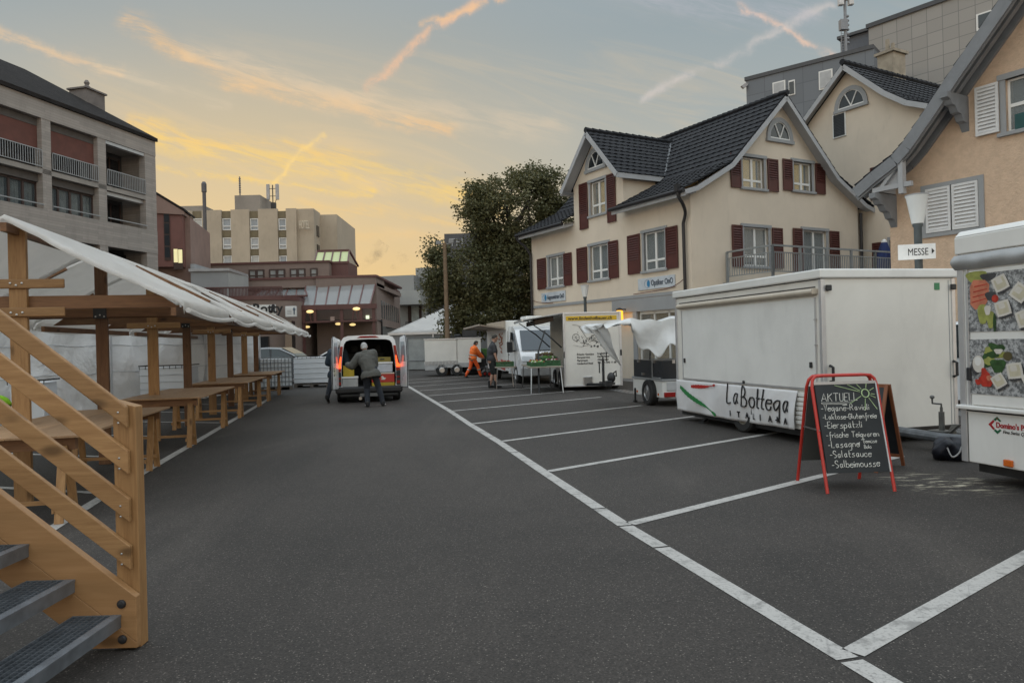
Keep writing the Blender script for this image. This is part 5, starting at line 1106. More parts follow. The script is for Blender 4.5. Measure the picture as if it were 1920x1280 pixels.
def openbox(b,w_,d,h,t=.02,z=0): b.box(-w_,-d,z,w_,d,z+t); b.box(-w_,-d,z+t,-w_+t,d,z+h); b.box(w_-t,-d,z+t,w_,d,z+h); b.box(-w_+t,-d,z+t,w_-t,-d+t,z+h); b.box(-w_+t,d-t,z+t,w_-t,d,z+h)
def f1(o,w_,d,h):
    b=B(); b.box(-w_,-d,0,w_,d,.11); b.build('base_strip',YEL,o,.008); b=B(); b.box(-w_,-d,.112,w_,d,h); b.build('body',RED,o,.01)
    b=B(); b.ell((-.02,-d-.001,h-.12),.035,.004,.03,8,6); b.ell((.03,-d-.001,h-.15),.05,.004,.018,8,6); b.ell((.0,-d-.001,h-.18),.06,.004,.016,8,6); b.build('emblem',CHALK,o)
    b=B(); b.box(-w_,-d-.012,h-.03,w_,d,h); b.build('rim',STEEL,o)
vb('red_crate','red crate with yellow base strip in the back of the van','crate',.08,.70,.03,.6,.42,.80,f1)
def f2(o,w_,d,h): b=B(); b.box(-w_,-d,0,w_,d,h*.8); b.build('body',M('coolbox_grey',(.48,.50,.54),.5),o,.02); b=B(); b.box(-w_-.01,-d-.01,h*.81,w_+.01,d+.01,h); b.build('lid',WHITEP,o,.015); b=B(); b.ell((-w_+.04,-d,h*.3),.05,.015,.07,12,8); b.build('knob',DKST,o)
vb('cool_box','pale grey cool box standing on the red crate','box',.10,.66,.10,.6,.80,1.10,f2)
def f3(o,w_,d,h): 
    b=B(); openbox(b,w_,d,h,.02); b.build('body',M('olive_yellow_plastic',(.22,.17,.03),.5),o,.006); b=B(); b.box(-.06,-d-.004,h*.45,.06,-d+.001,h*.7); b.build('grip_hole',BLACK,o)
vb('yellow_tray','flat dull yellow tray on top of the pale cool box','crate',.14,.62,.12,.6,1.10,1.235,f3)
vb('yellow_crate','upright bright yellow crate at the left inside the van','crate',-.70,-.40,.15,.7,.72,1.02,lambda o,w_,d,h:(lambda b:(openbox(b,w_,d,h,.02),b.box(-w_,-d-.008,h-.04,w_,-d,h),b.build('body',YEL,o,.006)))(B()))
def f4(o,w_,d,h): b=B(); b.box(-w_,-d,0,w_,d,h-.05); b.build('body',M('grey_bin',(.38,.38,.37),.6),o,.03); b=B(); b.box(-w_-.012,-d-.012,h-.049,w_+.012,d+.012,h); b.build('rim',WHITEP,o,.01)
vb('storage_bin','pale grey storage bin under the bright yellow crate in the van','bin',-.73,-.30,.05,.7,.42,.72,f4)
# --- estate car and white car with its boot up
def car(name,label,loc,rz,L,Wd,paint,hood=1.05,hatch=False,roof=1.6):
    o=thing(name,label,'car',loc,rz); b=B()      # local: x forward
    side=[(-L/2,.42),(-L/2,.85),(-L/2+.08,1.02),(-L/2+.35,1.40),(-L/2+.75,roof-.05),(-.2,roof),(.35,roof-.04),(.95,roof*.80),(1.25,1.04),(L/2-.35,.88),(L/2-.05,.70),(L/2,.42),(L/2-.2,.25),(-L/2+.15,.25)]
    secs=[]
    for w_,kz in ((-.5,0),(-.47,1),(-.40,2),(.40,2),(.47,1),(.5,0)):
        s=[]
        for x,z in side:
            top=max(0,(z-1.0)/(roof-1.0)); y=w_*Wd*(1-.16*top if abs(w_)>.45 else 1-.1*top); zz=z if kz==2 else (z-.03*top if kz==1 else z-.07*top-(.02 if z<.5 else 0)); s.append((x*(1 if kz else .985),y,zz))
        secs.append(s)
    loft(b,secs); b.build('body',paint,o,smooth=True)
    def shade(x,z): top=max(0,(z-1.0)/(roof-1.0)); return Wd*.5*(1-.16*top)
    for sgn in (-1,1):
        for poly in ([(-L/2+.55,1.06),(-L/2+.62,1.38),(-L/2+.85,roof-.12),(-.75,roof-.08),(-.75,1.04)],[(-.68,1.04),(-.68,roof-.08),(-.1,roof-.08),(-.05,1.03)],[(.02,1.03),(0,roof-.08),(.3,roof-.13),(.82,roof*.80-.06),(1.0,1.02)]):
            b=B(); pp=[Vector((x,sgn*(shade(x,z)+.004),z)) for x,z in poly]; b.prism(pp,(0,-sgn*.012,0)); b.build('side_window',GLC,o)
        for x in (-L/2+.85,L/2-.85):
            b=B(); b.lathe([(.2,-.1),(.29,-.1),(.32,-.07),(.32,.07),(.29,.1),(.2,.1)],(x,sgn*(Wd/2-.1),.32),'y',24); wl=b.build('wheel',RUB,o,smooth=True); b=B(); b.lathe([(.21,.0),(.16,sgn*.02),(.05,sgn*.03),(.001,sgn*.03)],(x,sgn*(Wd/2-.03),.32),'y',16); b.build('rim',STEEL,wl)
        b=B(); b.ell((.75,sgn*(Wd/2+.08),1.05),.07,.10,.07,10,8); b.build('mirror',paint,o)
    b=B(); b.prism([(1.20,-Wd*.40,1.07),(1.20,Wd*.40,1.07),(.93,Wd*.37,roof*.80+.015),(.40,Wd*.35,roof-.035),(.40,-Wd*.35,roof-.035),(.93,-Wd*.37,roof*.80+.015)],(.012,0,.012)); b.build('windscreen',glass('windscreen_glass_'+name,(.05,.07,.07),.03),o)
    for sgn in (-1,1):
        b=B(); b.ell((L/2-.12,sgn*Wd*.36,.72),.10,.16,.07,10,6); b.build('headlight',clear('lens_%s_%d'%(name,sgn+1),(.7,.7,.7),.9),o); b=B(); b.box(-L/2-.01,sgn*Wd*.34,.85,-L/2+.08,sgn*Wd*.46,1.0); b.build('tail_light',RLENS,o)
    if hatch:
        b=B(); b.prism([(-L/2+.75,-Wd*.38,roof+.0),(-L/2+.72,-Wd*.38,roof+.06),(-L/2-.15,-Wd*.40,roof+.38),(-L/2-.35,-Wd*.40,roof+.22),(-L/2-.28,-Wd*.40,roof+.20)],(0,Wd*.78,0)); b.build('tailgate',paint,o,.03)
    return o
car('estate_car','dark estate car with bright windscreen behind the water tanks',(-10.6,33.5,0),-3,4.6,1.8,M('anthracite_paint',(.10,.105,.11),.25,.3,.05,2,coat=.7),roof=1.62)
car('white_car','white car with raised boot lid half hidden behind the van door',(-8.2,36.5,0),150,4.2,1.75,WCAR,hatch=True,roof=1.5)
car('parked_car','white car with red light showing between the two sales trailers',(9.35,14.6,0),100,4.2,1.75,WCAR,roof=1.75)
# --- white sales van (motorised) facing the camera
SV=Fr(.28,27.0,12.8); sv=thing('sales_van','white sales van facing the camera with drawing on its side and dark windscreen','van',SV.o,SV.deg)
b=B(); b.box(0,2.25,.42,2.1,6.3,2.42); b.build('box_body',WHITEP,sv,.03)
cabp=[(0,.34),(0,.80),(.12,1.02),(.55,1.20),(1.28,2.02),(1.6,2.16),(2.24,2.20),(2.24,.34)]
b=B(); loft(b,[[(x+(.06 if z>1.1 else 0)*0+ins*(1 if z>1.1 else .35),y,z) for y,z in cabp] for x,ins in ((.02,.10),(.10,.02),(2.0,-.02),(2.08,-.10))]); b.build('cab',WCAR,sv,smooth=True)
b=B(); b.add([(.20,.53,1.24),(1.90,.53,1.24),(1.80,1.24,2.00),(.30,1.24,2.00)],[(0,1,2,3)]); b.build('windscreen',glass('van_windscreen',(.025,.04,.05),.04),sv,solid=.02)
b=B(); b.prism([(.055,.85,1.22),(.09,1.35,1.92),(.09,1.75,1.96),(.06,1.85,1.22)],(-.035,0,0)); b.build('side_window',GLC,sv)
b=B(); b.box(.02,-.03,.30,2.08,.10,.62); b.build('bumper',M('bumper_grey',(.45,.46,.47),.5),sv,.04); b=B(); b.box(.5,-.045,.62,1.6,.02,.82); b.build('grille',BLACK,sv,.01)
for x in (.30,1.80): b=B(); b.prism([(x-.22,-.012,.84),(x+.22,-.012,.84),(x+.20,.12,1.02),(x-.20,.12,1.04)],(0,.05,0)); b.build('headlight',clear('van_lens_%d'%(x*10),(.55,.58,.6),.9,.05),sv,.02)
b=B(); b.box(-.30,.72,1.18,-.10,.86,1.58); b.box(-.12,.76,1.2,.03,.80,1.26); b.build('mirror',BLACK,sv,.03)
b=B(); b.box(-.012,.78,.5,.0,.80,1.3); b.box(-.012,1.95,.5,0,1.97,2.0); b.box(-.03,1.75,1.06,.0,1.9,1.10); b.build('door_line',DKST,sv)
b=B(); b.box(.9,2.6,2.42,1.6,3.6,2.60); b.build('roof_unit',WHITEP,sv,.05)
b=B(); b.box(-.02,2.35,2.14,.0,6.2,2.42); b.box(-.05,2.3,2.06,-.0,6.25,2.12); b.build('awning_case',BEIGE,sv,.008)
b=B(); b.beam((-.02,2.45,2.12),(-1.0,2.45,2.26),.04,.05); b.beam((-.02,6.1,2.12),(-1.0,6.1,2.20),.04,.05); b.add([(-.02,2.4,2.15),(-.02,6.2,2.15),(-1.05,6.2,2.22),(-1.05,2.4,2.28)],[(0,1,2,3)]); b.beam((-1.05,2.4,2.27),(-1.05,6.2,2.21),.05,.06); b.build('awning',M('awning_cloth',(.42,.36,.30),.8),sv)
b=B(); b.box(-.012,2.4,.72,0,6.2,.76); b.box(-.012,2.4,1.98,0,6.2,2.0); b.build('side_trim',ALU,sv)
b=B(); 
for k,(z,w_) in enumerate(((1.86,.5),(1.70,.8),(1.62,.8),(1.54,.8),(1.30,.45),(1.22,.45))): b.box(-.006,4.9,z,-.001,4.9+w_*.9,z+.035)
b.build('lettering',M('faded_letters',(.42,.42,.42),.7),sv)
b=B(); rr_=random.Random(5); 
p=Vector((-.008,3.25,1.15))
for k in range(34): 
    q=p+Vector((0,rr_.uniform(-.22,.22),rr_.uniform(-.02,.09))); q.y=max(2.95,min(3.6,q.y)); q.z=min(1.95,q.z); b.tube([p,q],.022,5); p=q if rr_.random()<.7 else Vector((-.008,rr_.uniform(3.0,3.5),rr_.uniform(1.1,1.9)))
b.build('side_drawing',M('drawing_red',(.38,.16,.10),.7),sv)
b=B(); b.box(-.02,2.5,.42,.0,3.35,.94); b.build('warning_panel',WHITEP,sv); 
b=B(); 
for k in range(2): b.add([(-.024,2.5,.44+.26*k),(-.024,3.35,.50+.26*k),(-.024,3.35,.63+.26*k),(-.024,2.5,.57+.26*k)],[(0,1,2,3)])
b.build('warning_stripe',RED,sv)
wheel(sv,.16,1.0,.34,.22,-1); wheel(sv,1.94,1.0,.34,.22,1); wheel(sv,.16,4.9,.34,.22,-1); wheel(sv,1.94,4.9,.34,.22,1)
# --- low white trailer with fold-down sides
LT=Fr(P(797,690,36).x,36,7); lt=thing('low_trailer','low white closed trailer with scalloped skirt and two wheels','trailer',LT.o,LT.deg)
b=B(); b.box(0,0,.72,1.55,1.7,1.78); b.box(1.60,.0,.62,2.75,1.7,1.80); b.box(1.55,.05,.7,1.6,1.65,1.76); b.build('box_body',CREAMP,lt,.02)
b=B(); b.box(-.04,-.03,1.78,1.57,1.73,1.83); b.box(1.58,-.03,1.80,2.8,1.73,1.85); b.box(-.03,-.03,.66,1.57,.0,.72); b.build('edge_trim',ALU,lt)
b=B(); b.box(-.02,-.04,.40,2.2,1.7,.62); b.box(0,-.05,.3,.5,-.02,.42); b.build('chassis',M('trailer_grey',(.40,.40,.40),.5),lt,.01)
b=B(); b.open=True; b.grid(lambda s,t:(1.6*s,-.05-.01*math.sin(s*60),.72-(.12+.045*abs(math.sin(s*math.pi*14)))*t),140,1); b.build('scalloped_skirt',M('skirt_cloth',(.42,.40,.38),.8),lt,solid=.006)
b=B(); b.box(2.15,-.06,.30,2.9,.3,.38); b.beam((2.2,.8,.5),(3.6,.8,.48),.10,.10); b.build('drawbar',DKST,lt)
for x in (.82,1.55): 
    b=B(); b.lathe([(.17,-.1),(.27,-.1),(.29,-.06),(.29,.06),(.27,.1),(.17,.1)],(x,.06,.29),'y',24); w_=b.build('wheel',RUB,lt,smooth=True); b=B(); b.lathe([(.18,0),(.12,-.03),(.03,-.03),(.001,-.03)],(x,-.02,.29),'y',16); b.build('rim',STEEL,w_)
o=thing('tool_rack','black metal rack lying on the roof of the low trailer','rack',at(LT,2.0,.7,1.852),LT.deg)
b=B(); b.box(-.1,-.3,.06,.6,.3,.36); b.build('box',DKST,o,.02); b=B(); b.beam((-.7,-.3,.04),(.8,-.3,.04),.05,.05); b.beam((-.7,.3,.04),(.8,.3,.04),.05,.05); b.beam((.75,-.3,0),(.75,-.3,.42),.05,.05); b.beam((-.1,-.3,.40),(.75,-.3,.40),.04,.04); b.beam((-.65,-.3,0),(-.65,-.3,.2),.05,.05); b.ell((-.35,-.2,.12),.2,.12,.07,10,6); b.build('bars',DKST,o)
# --- green tractor half hidden behind the men
tr=thing('tractor','green tractor with pale wheel rim half hidden beside the sales van','tractor',(-1.75,37.5,0),10)
GRN=M('tractor_green',(.06,.17,.03),.4,0,.1,3)
b=B(); b.box(.1,-.3,.75,1.6,.45,1.3); b.prism([(1.6,-.3,.75),(1.6,-.3,1.3),(2.1,-.3,1.15),(2.1,-.3,.75)],(0,.75,0)); b.build('bonnet',GRN,tr,.06)
b=B(); b.box(-.7,-.35,1.0,.1,.55,1.25); b.build('mudguard',GRN,tr,.08)
b=B(); b.box(-.45,-.1,1.25,.0,.3,1.75); b.build('seat',BLACK,tr,.06); b=B(); b.cyl((.9,.1,1.3),(.9,.1,2.0),.05); b.build('exhaust',DKST,tr)
for x,r,y in ((-.35,.68,-.55),(1.6,.42,-.5),(-.35,.68,.7),(1.6,.42,.7)):
    b=B(); b.lathe([(r*.5,-.17),(r*.92,-.17),(r,-.1),(r,.1),(r*.92,.17),(r*.5,.17)],(x,y,r),'y',28); w_=b.build('wheel',RUB,tr,smooth=True); b=B(); b.lathe([(r*.52,-.13),(r*.4,-.06),(.1,-.1),(.001,-.11)],(x,y,r),'y',20); b.build('rim',M('rim_pale_%d'%(x*10+y*100),(.40,.42,.38),.5),w_)
# --- farm produce trailer with open side flap
FT=Fr(1.60,23.0,4.0); ft=thing('produce_trailer','white farm trailer with yellow web-address strip, cart drawing and open side flap','trailer',FT.o,FT.deg)
b=B(); b.box(.03,.05,.16,1.80,.10,2.40); b.box(1.75,.1,.16,1.80,3.6,2.40); b.box(.03,3.55,.16,1.75,3.6,2.40); b.box(.03,.1,.16,1.75,3.55,.22); b.box(.03,.1,2.36,1.75,3.55,2.40); b.box(.03,.1,.16,.08,3.55,.75); b.build('box_body',CREAMP,ft,.008)
b=B(); b.box(0,.02,.12,.06,.12,2.44); b.box(1.77,.02,.12,1.84,.12,2.44); b.box(.06,.02,2.38,1.77,.12,2.44); b.box(.06,.02,.12,1.77,.12,.17); b.box(0,.12,.12,.04,3.6,.18); b.box(0,.12,2.40,.04,3.6,2.44); b.build('edge_profile',ALU,ft,.006)
b=B(); b.box(.10,.038,2.18,1.70,.049,2.32); b.build('yellow_strip',M('yellow_film',(.66,.42,.02),.45,0,.04,3),ft)
b=B(); text(b,'www.lindenhofbauer.ch',.135,(.16,.036,2.205),(1,0,0),(0,0,1),depth=.003,sx=1.08,bold=.003,shear=.15); b.build('web_lettering',INK,ft)
b=B()
for k,(a,c) in enumerate((('Frische Gemüse','Lindenhof-Fruit'),('Partyservice','Fam. Diener'),('Partyraum','Altishausen'),('Lindenhof-Beef','Tel. 071 695 11 68'))):
    text(b,a,.078,(.42,.045,1.10-.095*k),(1,0,0),(0,0,1),depth=.003,sx=1.05,bold=.002); text(b,c,.078,(1.06,.045,1.115-.095*k),(1,0,0),(0,0,1),depth=.003,sx=1.0,bold=.002)
b.build('lettering',INK,ft)
# sketch of a hand cart with produce
b=B(); y=.043; q=lambda x,z:(x,y,z)
b.tube([q(.50,2.0),q(.78,1.96),q(1.02,1.72),q(.74,1.62),q(.50,2.0)],.006,5); b.tube([q(.78,1.96),q(.9,2.02),q(1.14,1.8),q(1.02,1.72)],.005,5); b.tube([q(.5,2.02),q(.3,2.06)],.005,5); b.tube([q(1.1,1.9),q(1.35,1.98)],.006,5)
for cx,cz,r in ((.40,1.66,.11),(.98,1.62,.10)):
    b.tube([q(cx+r*math.cos(k*math.tau/20),cz+r*math.sin(k*math.tau/20)) for k in range(21)],.006,5)
    for k in range(6): b.tube([q(cx,cz),q(cx+r*math.cos(k*1.05),cz+r*math.sin(k*1.05))],.003,4)
rr_=random.Random(11)
for k in range(60): 
    cx,cz=rr_.gauss(.78,.20),rr_.gauss(1.56,.07); r=rr_.uniform(.012,.03); b.tube([q(cx,cz),q(cx+rr_.uniform(-.06,.06),cz+rr_.uniform(-.05,.05))],rr_.uniform(.004,.012),5)
for cx,cz,r in ((.98,1.38,.035),(1.08,1.36,.04),(1.2,1.40,.035),(.88,1.36,.03)): b.ell((cx,y,cz),r,.003,r*.9,10,6)
b.tube([q(.30,1.42),q(.55,1.36),q(.9,1.42)],.003,4); b.build('cart_drawing',M('sketch_ink',(.09,.09,.09),.7),ft)
b=B(); b.box(.60,.0,.17,.88,.12,.42); b.box(.62,-.02,.40,.74,.05,.43); b.box(.76,-.02,.40,.88,.05,.43); b.build('socket_box',STEEL,ft,.012)
b=B(); b.beam((1.15,.3,.20),(1.15,-1.05,.22),.10,.12); b.beam((.5,.3,.18),(1.12,-.5,.2),.06,.08); b.beam((1.75,.3,.18),(1.18,-.5,.2),.06,.08); b.box(1.07,-1.2,.18,1.25,-1.0,.34); b.build('drawbar',DKST,ft,.01)
b=B(); b.cyl((1.12,-.55,.15),(1.12,-.55,.95),.04); b.cyl((1.12,-.55,.95),(1.12,-.55,1.05),.02); b.tube([(1.12,-.55,1.05),(1.05,-.58,1.10),(1.05,-.58,1.16)],.014); b.box(1.0,-.50,.55,1.03,-.46,.9); b.build('jockey_stand',DKST,ft)
b=B(); b.ell((1.28,-.95,.42),.13,.16,.16,10,8); b.tube([(1.3,-.9,.5),(1.42,-1.0,.62),(1.42,-1.0,.45)],.025); b.build('hand_brake',BLACK,ft)
for z in (1.1,): b=B(); b.box(.0,.0,1.02,.03,.04,1.22); b.box(1.78,.0,1.06,1.83,.03,1.24); b.build('latch',BLACK,ft)
wheel(ft,.06,.95,.30,.2,-1); wheel(ft,1.78,.95,.30,.2,1); wheel(ft,.06,2.3,.30,.2,-1)
b=B(); b.prism([(0.0,.2,2.40),(0.0,3.5,2.40),(-1.25,3.5,2.22),(-1.25,.2,2.22)],(0,0,.04)); fl=b.build('side_flap',M('flap_grey',(.36,.36,.36),.5),ft,.008); b=B(); b.box(-1.28,.18,2.20,-1.22,3.52,2.27); b.build('flap_edge',ALU,fl)
b=B(); b.prism([(-.25,.35,2.34),(-.25,3.3,2.34),(-.85,3.3,2.24),(-.85,.35,2.24)],(0,0,-.15)); b.build('rolled_awning',M('brown_awning',(.055,.035,.025),.9),fl)
for y in (.3,3.4): b=B(); b.tube([(-.02,y,1.35),(-.5,y,1.8),(-1.1,y,2.22)],[.022,.022,.014],8); b.build('gas_strut',DKST,ft)
# --- produce tables and crates
def ptable(label,fr,x0,x1,y0,y1,h,folding):
    o=thing('folding_table',label,'table',at(fr,(x0+x1)/2,(y0+y1)/2),fr.deg,'folding tables of the produce stand'); w_,d=(x1-x0)/2,(y1-y0)/2
    b=B(); b.box(-w_,-d,h-.04,w_,d,h); b.build('tabletop',M('table_slats_%d'%int(h*100),(.30,.26,.21),.7,0,.2,5),o,.005)
    for sx in (-1,1):
        for sy in (-1,1): b=B(); b.tube([(sx*(w_-.07),sy*(d-.02),h-.05),(sx*(w_-.03),sy*(d+.16 if folding else d-.05),0)],.018,8); b.build('leg',STEEL,o)
    return o
ptable('long folding table heaped with vegetables beside the farm trailer',FT,-1.15,-.12,-.6,2.2,.80,True); ptable('small folding table carrying the apple crate before the man',FT,-2.05,-1.35,2.0,3.1,.74,False)
CRG=M('green_crate',(.025,.10,.035),.5,0,.15,8)
def crate(label,fr,x,y,z,w_,d,h,fill,mat=CRG,n=26,rz=0):
    o=thing('vegetable_crate',label,'crate',at(fr,x,y,z),fr.deg+rz,'crates of vegetables at the produce stand'); b=B(); t=.012
    b.box(-w_,-d,0,w_,d,t); k=3
    for j in range(k):
        za,zb=t+h*j/k,t+h*j/k+h/k*.72; b.box(-w_,-d,za,-w_+t,d,zb); b.box(w_-t,-d,za,w_,d,zb); b.box(-w_+t,-d,za,w_-t,-d+t,zb); b.box(-w_+t,d-t,za,w_-t,d,zb)
    for sx in (-1,0,1):
        for sy in (-1,1): b.box(sx*(w_-.02)-.018,sy*d-.006,0,sx*(w_-.02)+.018,sy*d+.006,h)
    b.build('box',mat,o)
    r=random.Random(sum(map(ord,label))); 
    for gi,(col,rad) in enumerate(fill):
        b=B()
        for q in range(n//len(fill)): b.ell((r.uniform(-w_+.05,w_-.05),r.uniform(-d+.05,d-.05),h*.72+r.uniform(0,.06)),rad*r.uniform(.8,1.2),rad*r.uniform(.8,1.2),rad*r.uniform(.7,1.1),10,7)
        mm=bpy.data.materials.get('produce_%s'%str(col)) or M('produce_%s'%str(col),col,.5,0,.2,20); c_=b.build('produce',mm,o,smooth=True); c_['kind']='stuff'
    return o
APP=(.28,.03,.02); LET=(.08,.20,.03); ONI=(.40,.30,.16); WHT=(.55,.53,.45); PUR=(.10,.02,.03); ORG=(.45,.14,.02)
crate('green crate of red apples on the small table by the man',FT,-1.70,2.45,.74,.30,.22,.17,[(APP,.035),(ONI,.035)],n=60)
crate('green crate of white radishes at the near end of the long table',FT,-.85,-.25,.80,.24,.28,.13,[(LET,.05),(WHT,.035),(APP,.03)],n=50)
crate('green crate of red peppers at the far end of the long table',FT,-.85,.55,.80,.24,.30,.13,[(APP,.05),(ORG,.045),(WHT,.03)],n=50)
crate('tall green crate of cabbages in the middle of the long table',FT,-.38,1.0,.80,.26,.40,.26,[(LET,.07),(WHT,.06)],n=30)
crate('green crate of dark beetroot against the trailer side',FT,-.36,.05,.80,.22,.30,.18,[(PUR,.05),(APP,.045),(WHT,.035)],n=60)
crate('weathered wooden crate raised behind the cabbages',FT,-.40,1.85,1.0,.28,.24,.16,[(ONI,.04)],M('crate_wood',(.16,.12,.08),.8,0,.2,6),20)
o=thing('upright_display','brown wooden display stand under the raised wooden crate','stand',at(FT,-.40,1.85,.80),FT.deg); b=B(); b.box(-.3,-.26,.17,.3,.26,.198); b.build('shelf',M('stand_wood',(.16,.11,.07),.8),o); b=B(); 
for sx in (-1,1):
    for sy in (-1,1): b=B(); b.box(sx*.27-.02,sy*.22-.02,0,sx*.27+.02,sy*.22+.02,.17); b.build('leg',bpy.data.materials['stand_wood'],o)
o=tag(B().tube([(0,0,0),(.02,.35,1.25)],.03,8).tube([(0.02,.35,1.25),(.25,.5,1.9)],.022,8).build('parasol_pole',DKST,loc=at(FT,-.85,-.45)),'closed dark pole leaning at the corner of the vegetable table','pole')
# --- small black-and-white stall trailer with draped cloth
BT=Fr(3.38,16.75,12.8); bt=thing('stall_trailer','small white trailer with black box top and red tail light','trailer',BT.o,BT.deg)
b=B(); b.box(0,0,.20,1.5,1.75,.58); b.build('lower_body',WHITEP,bt,.015); b=B(); b.box(-.02,-.02,.585,1.5,1.77,.63); b.build('edge_trim',GREYT,bt)
BLK=M('black_panel',(.014,.017,.022),.3,0,.2,2); b=B(); b.box(.02,.02,.632,1.48,1.73,1.05); b.build('upper_box',BLK,bt,.008)
b=B(); b.box(-.012,.55,.64,.018,.56,1.05); b.box(-.03,.1,.64,.018,.5,.66); b.build('panel_joint',GREYT,bt)
b=B(); 
for y,z in ((1.35,.98),(.45,.98),(1.1,.68)): b.box(-.015,y,z,.02,y+.07,z+.06)
b.box(.25,-.012,.98,.32,.02,1.06); b.box(.55,-.012,.68,.62,.02,.76); b.build('latch',STEEL,bt)
b=B(); b.box(.08,-.03,.30,.75,.0,.34); b.box(.10,-.025,.36,.9,.0,.56); b.build('rear_hatch',M('hatch_grey',(.46,.47,.48),.5),bt,.01)
b=B(); b.box(.03,-.04,.22,.30,-.002,.33); b.build('tail_light',RLENS,bt,.008); b=B(); b.box(.42,-.035,.24,.72,-.004,.34); b.build('number_plate',WHITEP,bt)
b=B(); 
for y,z in ((.2,.25),(1.45,.25)): b.box(-.012,y,z,0,y+.06,z+.05)
b.build('marker_light',OLENS,bt)
wheel(bt,-.03,.62,.30,.20,-1); 
b=B(); b.tube([(.04,.62+.36*math.cos(R(a)),.30+.36*math.sin(R(a))) for a in range(-5,190,12)],.03,8); b.build('mudguard',BLACK,bt)
b=B(); b.cyl((-.02,1.58,.02),(-.02,1.58,.35),.025); b.box(-.06,1.54,0,.02,1.62,.05); b.build('support_leg',DKST,bt)
b=B(); b.tube([(.1,.9,1.05),(.08,.7,2.0)],.014,6); b.tube([(.1,.15,.66),(.5,.9,1.0)],.012,6); b.tube([(-.75,1.55,1.0),(-.8,1.5,1.95)],.012,6); b.build('pole',DKST,bt)
o=thing('cloth_cover','white cloth cover draped in folds over the small black trailer','cover',BT.o,BT.deg); b=B(); b.open=True
rr_=random.Random(2)
def drape(u,v):
    # u: 0 left end .. 1 right end, v: 0 back edge .. .5 front edge of the top .. 1 bottom of the hanging front
    x=-1.28+2.75*u; zt=1.93+.17*u+.05*math.sin(u*9)
    if v<.5:
        t=v/.5; y=2.0-1.75*t-.35*u; z=zt-.10*math.sin(math.pi*t)+.03*math.sin(u*17+t*6)-.05*(1-t)
    else:
        t=(v-.5)/.5; y=.25-.35*u-.10*t+.10*math.sin(u*13+t*4)*t; hang=.34+.05*math.sin(u*47)+.46*math.exp(-((u-.44)/.10)**2)+.32*math.exp(-((u-.62)/.07)**2)+.22*math.exp(-((u-.29)/.06)**2)+.12*math.sin(u*21)*.5
        if u<.22: hang=.10+.10*u
        z=zt-hang*t
    z+=.02*math.sin(u*38+v*11)*(.4+v)
    return (x,y,z)
b.grid(drape,70,34); b.build('sheet',SHEET,o,smooth=True,solid=.006)
b=B(); b.open=True
def endflap(u,v):
    # hanging end at the left, a pointed tongue of cloth
    y=.25+1.5*u; hang=(.18+.80*max(0,1-abs(u-.18)/.42)); z=1.93-.04*math.sin(math.pi*u)-hang*v; return (-1.28+.04*math.sin(u*15+v*5)+.46*v*max(0,1-abs(u-.18)/.5),y,z)
b.grid(endflap,36,20); b.build('end_flap',SHEET,o,smooth=True,solid=.006)
# ------------------------------------------------------------------ big white sales trailer with banner
LBT=Fr(4.22,10.05,14.5); TSD=Fr(4.22,10.05,-75.5)
bt2=thing('sales_trailer','big white closed sales trailer with Italian shop banner along its side','trailer',LBT.o,LBT.deg)
b=B(); b.box(0,0,.20,2.2,4.27,2.31); b.build('box_body',CREAMP,bt2,.012)
b=B(); b.box(-.045,-.04,2.312,2.245,4.31,2.44); b.build('roof_fascia',WHITEP,bt2,.02); b=B(); b.box(0,.02,2.296,2.2,4.25,2.3125); b.build('roof_joint',DKST,bt2)
b=B(); b.box(-.012,0,.2,.05,-.014,2.30); b.box(-.014,-.012,.20,0,.045,2.30); b.build('corner_trim',ALU,bt2,.004)
b=B(); b.box(2.15,-.014,.2,2.21,0,2.30); b.build('corner_trim',ALU,bt2,.004); b=B(); b.box(-.014,4.2,.2,0,4.28,2.30); b.build('corner_trim',ALU,bt2,.004)
b=B(); b.box(-.02,.13,.80,-.002,3.98,2.06); b.build('side_hatch',WHITEP,bt2,.006)
b=B(); b.box(-.026,.13,.775,-.0,4.0,.798); b.box(-.024,.115,.8,-.001,.128,2.06); b.box(-.024,3.985,.8,-.001,4.0,2.06); b.build('hatch_edge',ALU,bt2)
b=B(); b.box(-.01,.12,2.195,.0,4.1,2.21); b.build('shadow_joint',DKST,bt2)
b=B(); pr=[(-.0,2.09),(-.055,2.095),(-.085,2.12),(-.085,2.15),(-.05,2.185),(0,2.19)]; b.prism([(x,.10,z) for x,z in pr],(0,4.0,0)); b.build('awning_case',BEIGE,bt2,.006); b=B(); b.box(-.09,.07,2.10,.0,.098,2.18); b.build('awning_cap',BEIGE,bt2,.01)
b=B(); 
for y,z in ((.22,1.13),(3.9,1.13)): b.box(-.045,y-.022,z-.04,-.021,y+.022,z+.04)
b.box(-.04,1.9,.79,-.02,1.95,.84); b.build('hatch_latch',BLACK,bt2,.006)
b=B(); 
for z in (1.0,1.4,1.75): b.box(-.026,.10,z,-.0,.15,z+.012)
b.build('hinge',STEEL,bt2)
b=B(); 
for k in range(7): b.box(-.03,.08,.28+k*.066,0,.60,.28+k*.066+.05)
b.build('ribbed_skirt',WHITEP,bt2,.006)
BAN=thing('shop_banner','white cloth banner with green and red brush strokes reading La Bottega Italiana','banner',LBT.o,LBT.deg)
def bn(u,v):
    y=4.22-3.70*u; top=.765-.01*u; bot=.19+.012*u-.02*math.sin(u*math.pi); z=top+(bot-top)*v
    return (-.045-.03*math.sin(v*math.pi)*abs(math.sin(u*9))-.05*v*max(0,u-.7)-.012*math.sin(u*31+v*4)-.03*v*(u>.96),y+.03*v*max(0,u-.85)/.15,z)
b=B(); b.open=True; b.grid(bn,90,16); b.build('cloth',BANN,BAN,smooth=True,solid=.003)
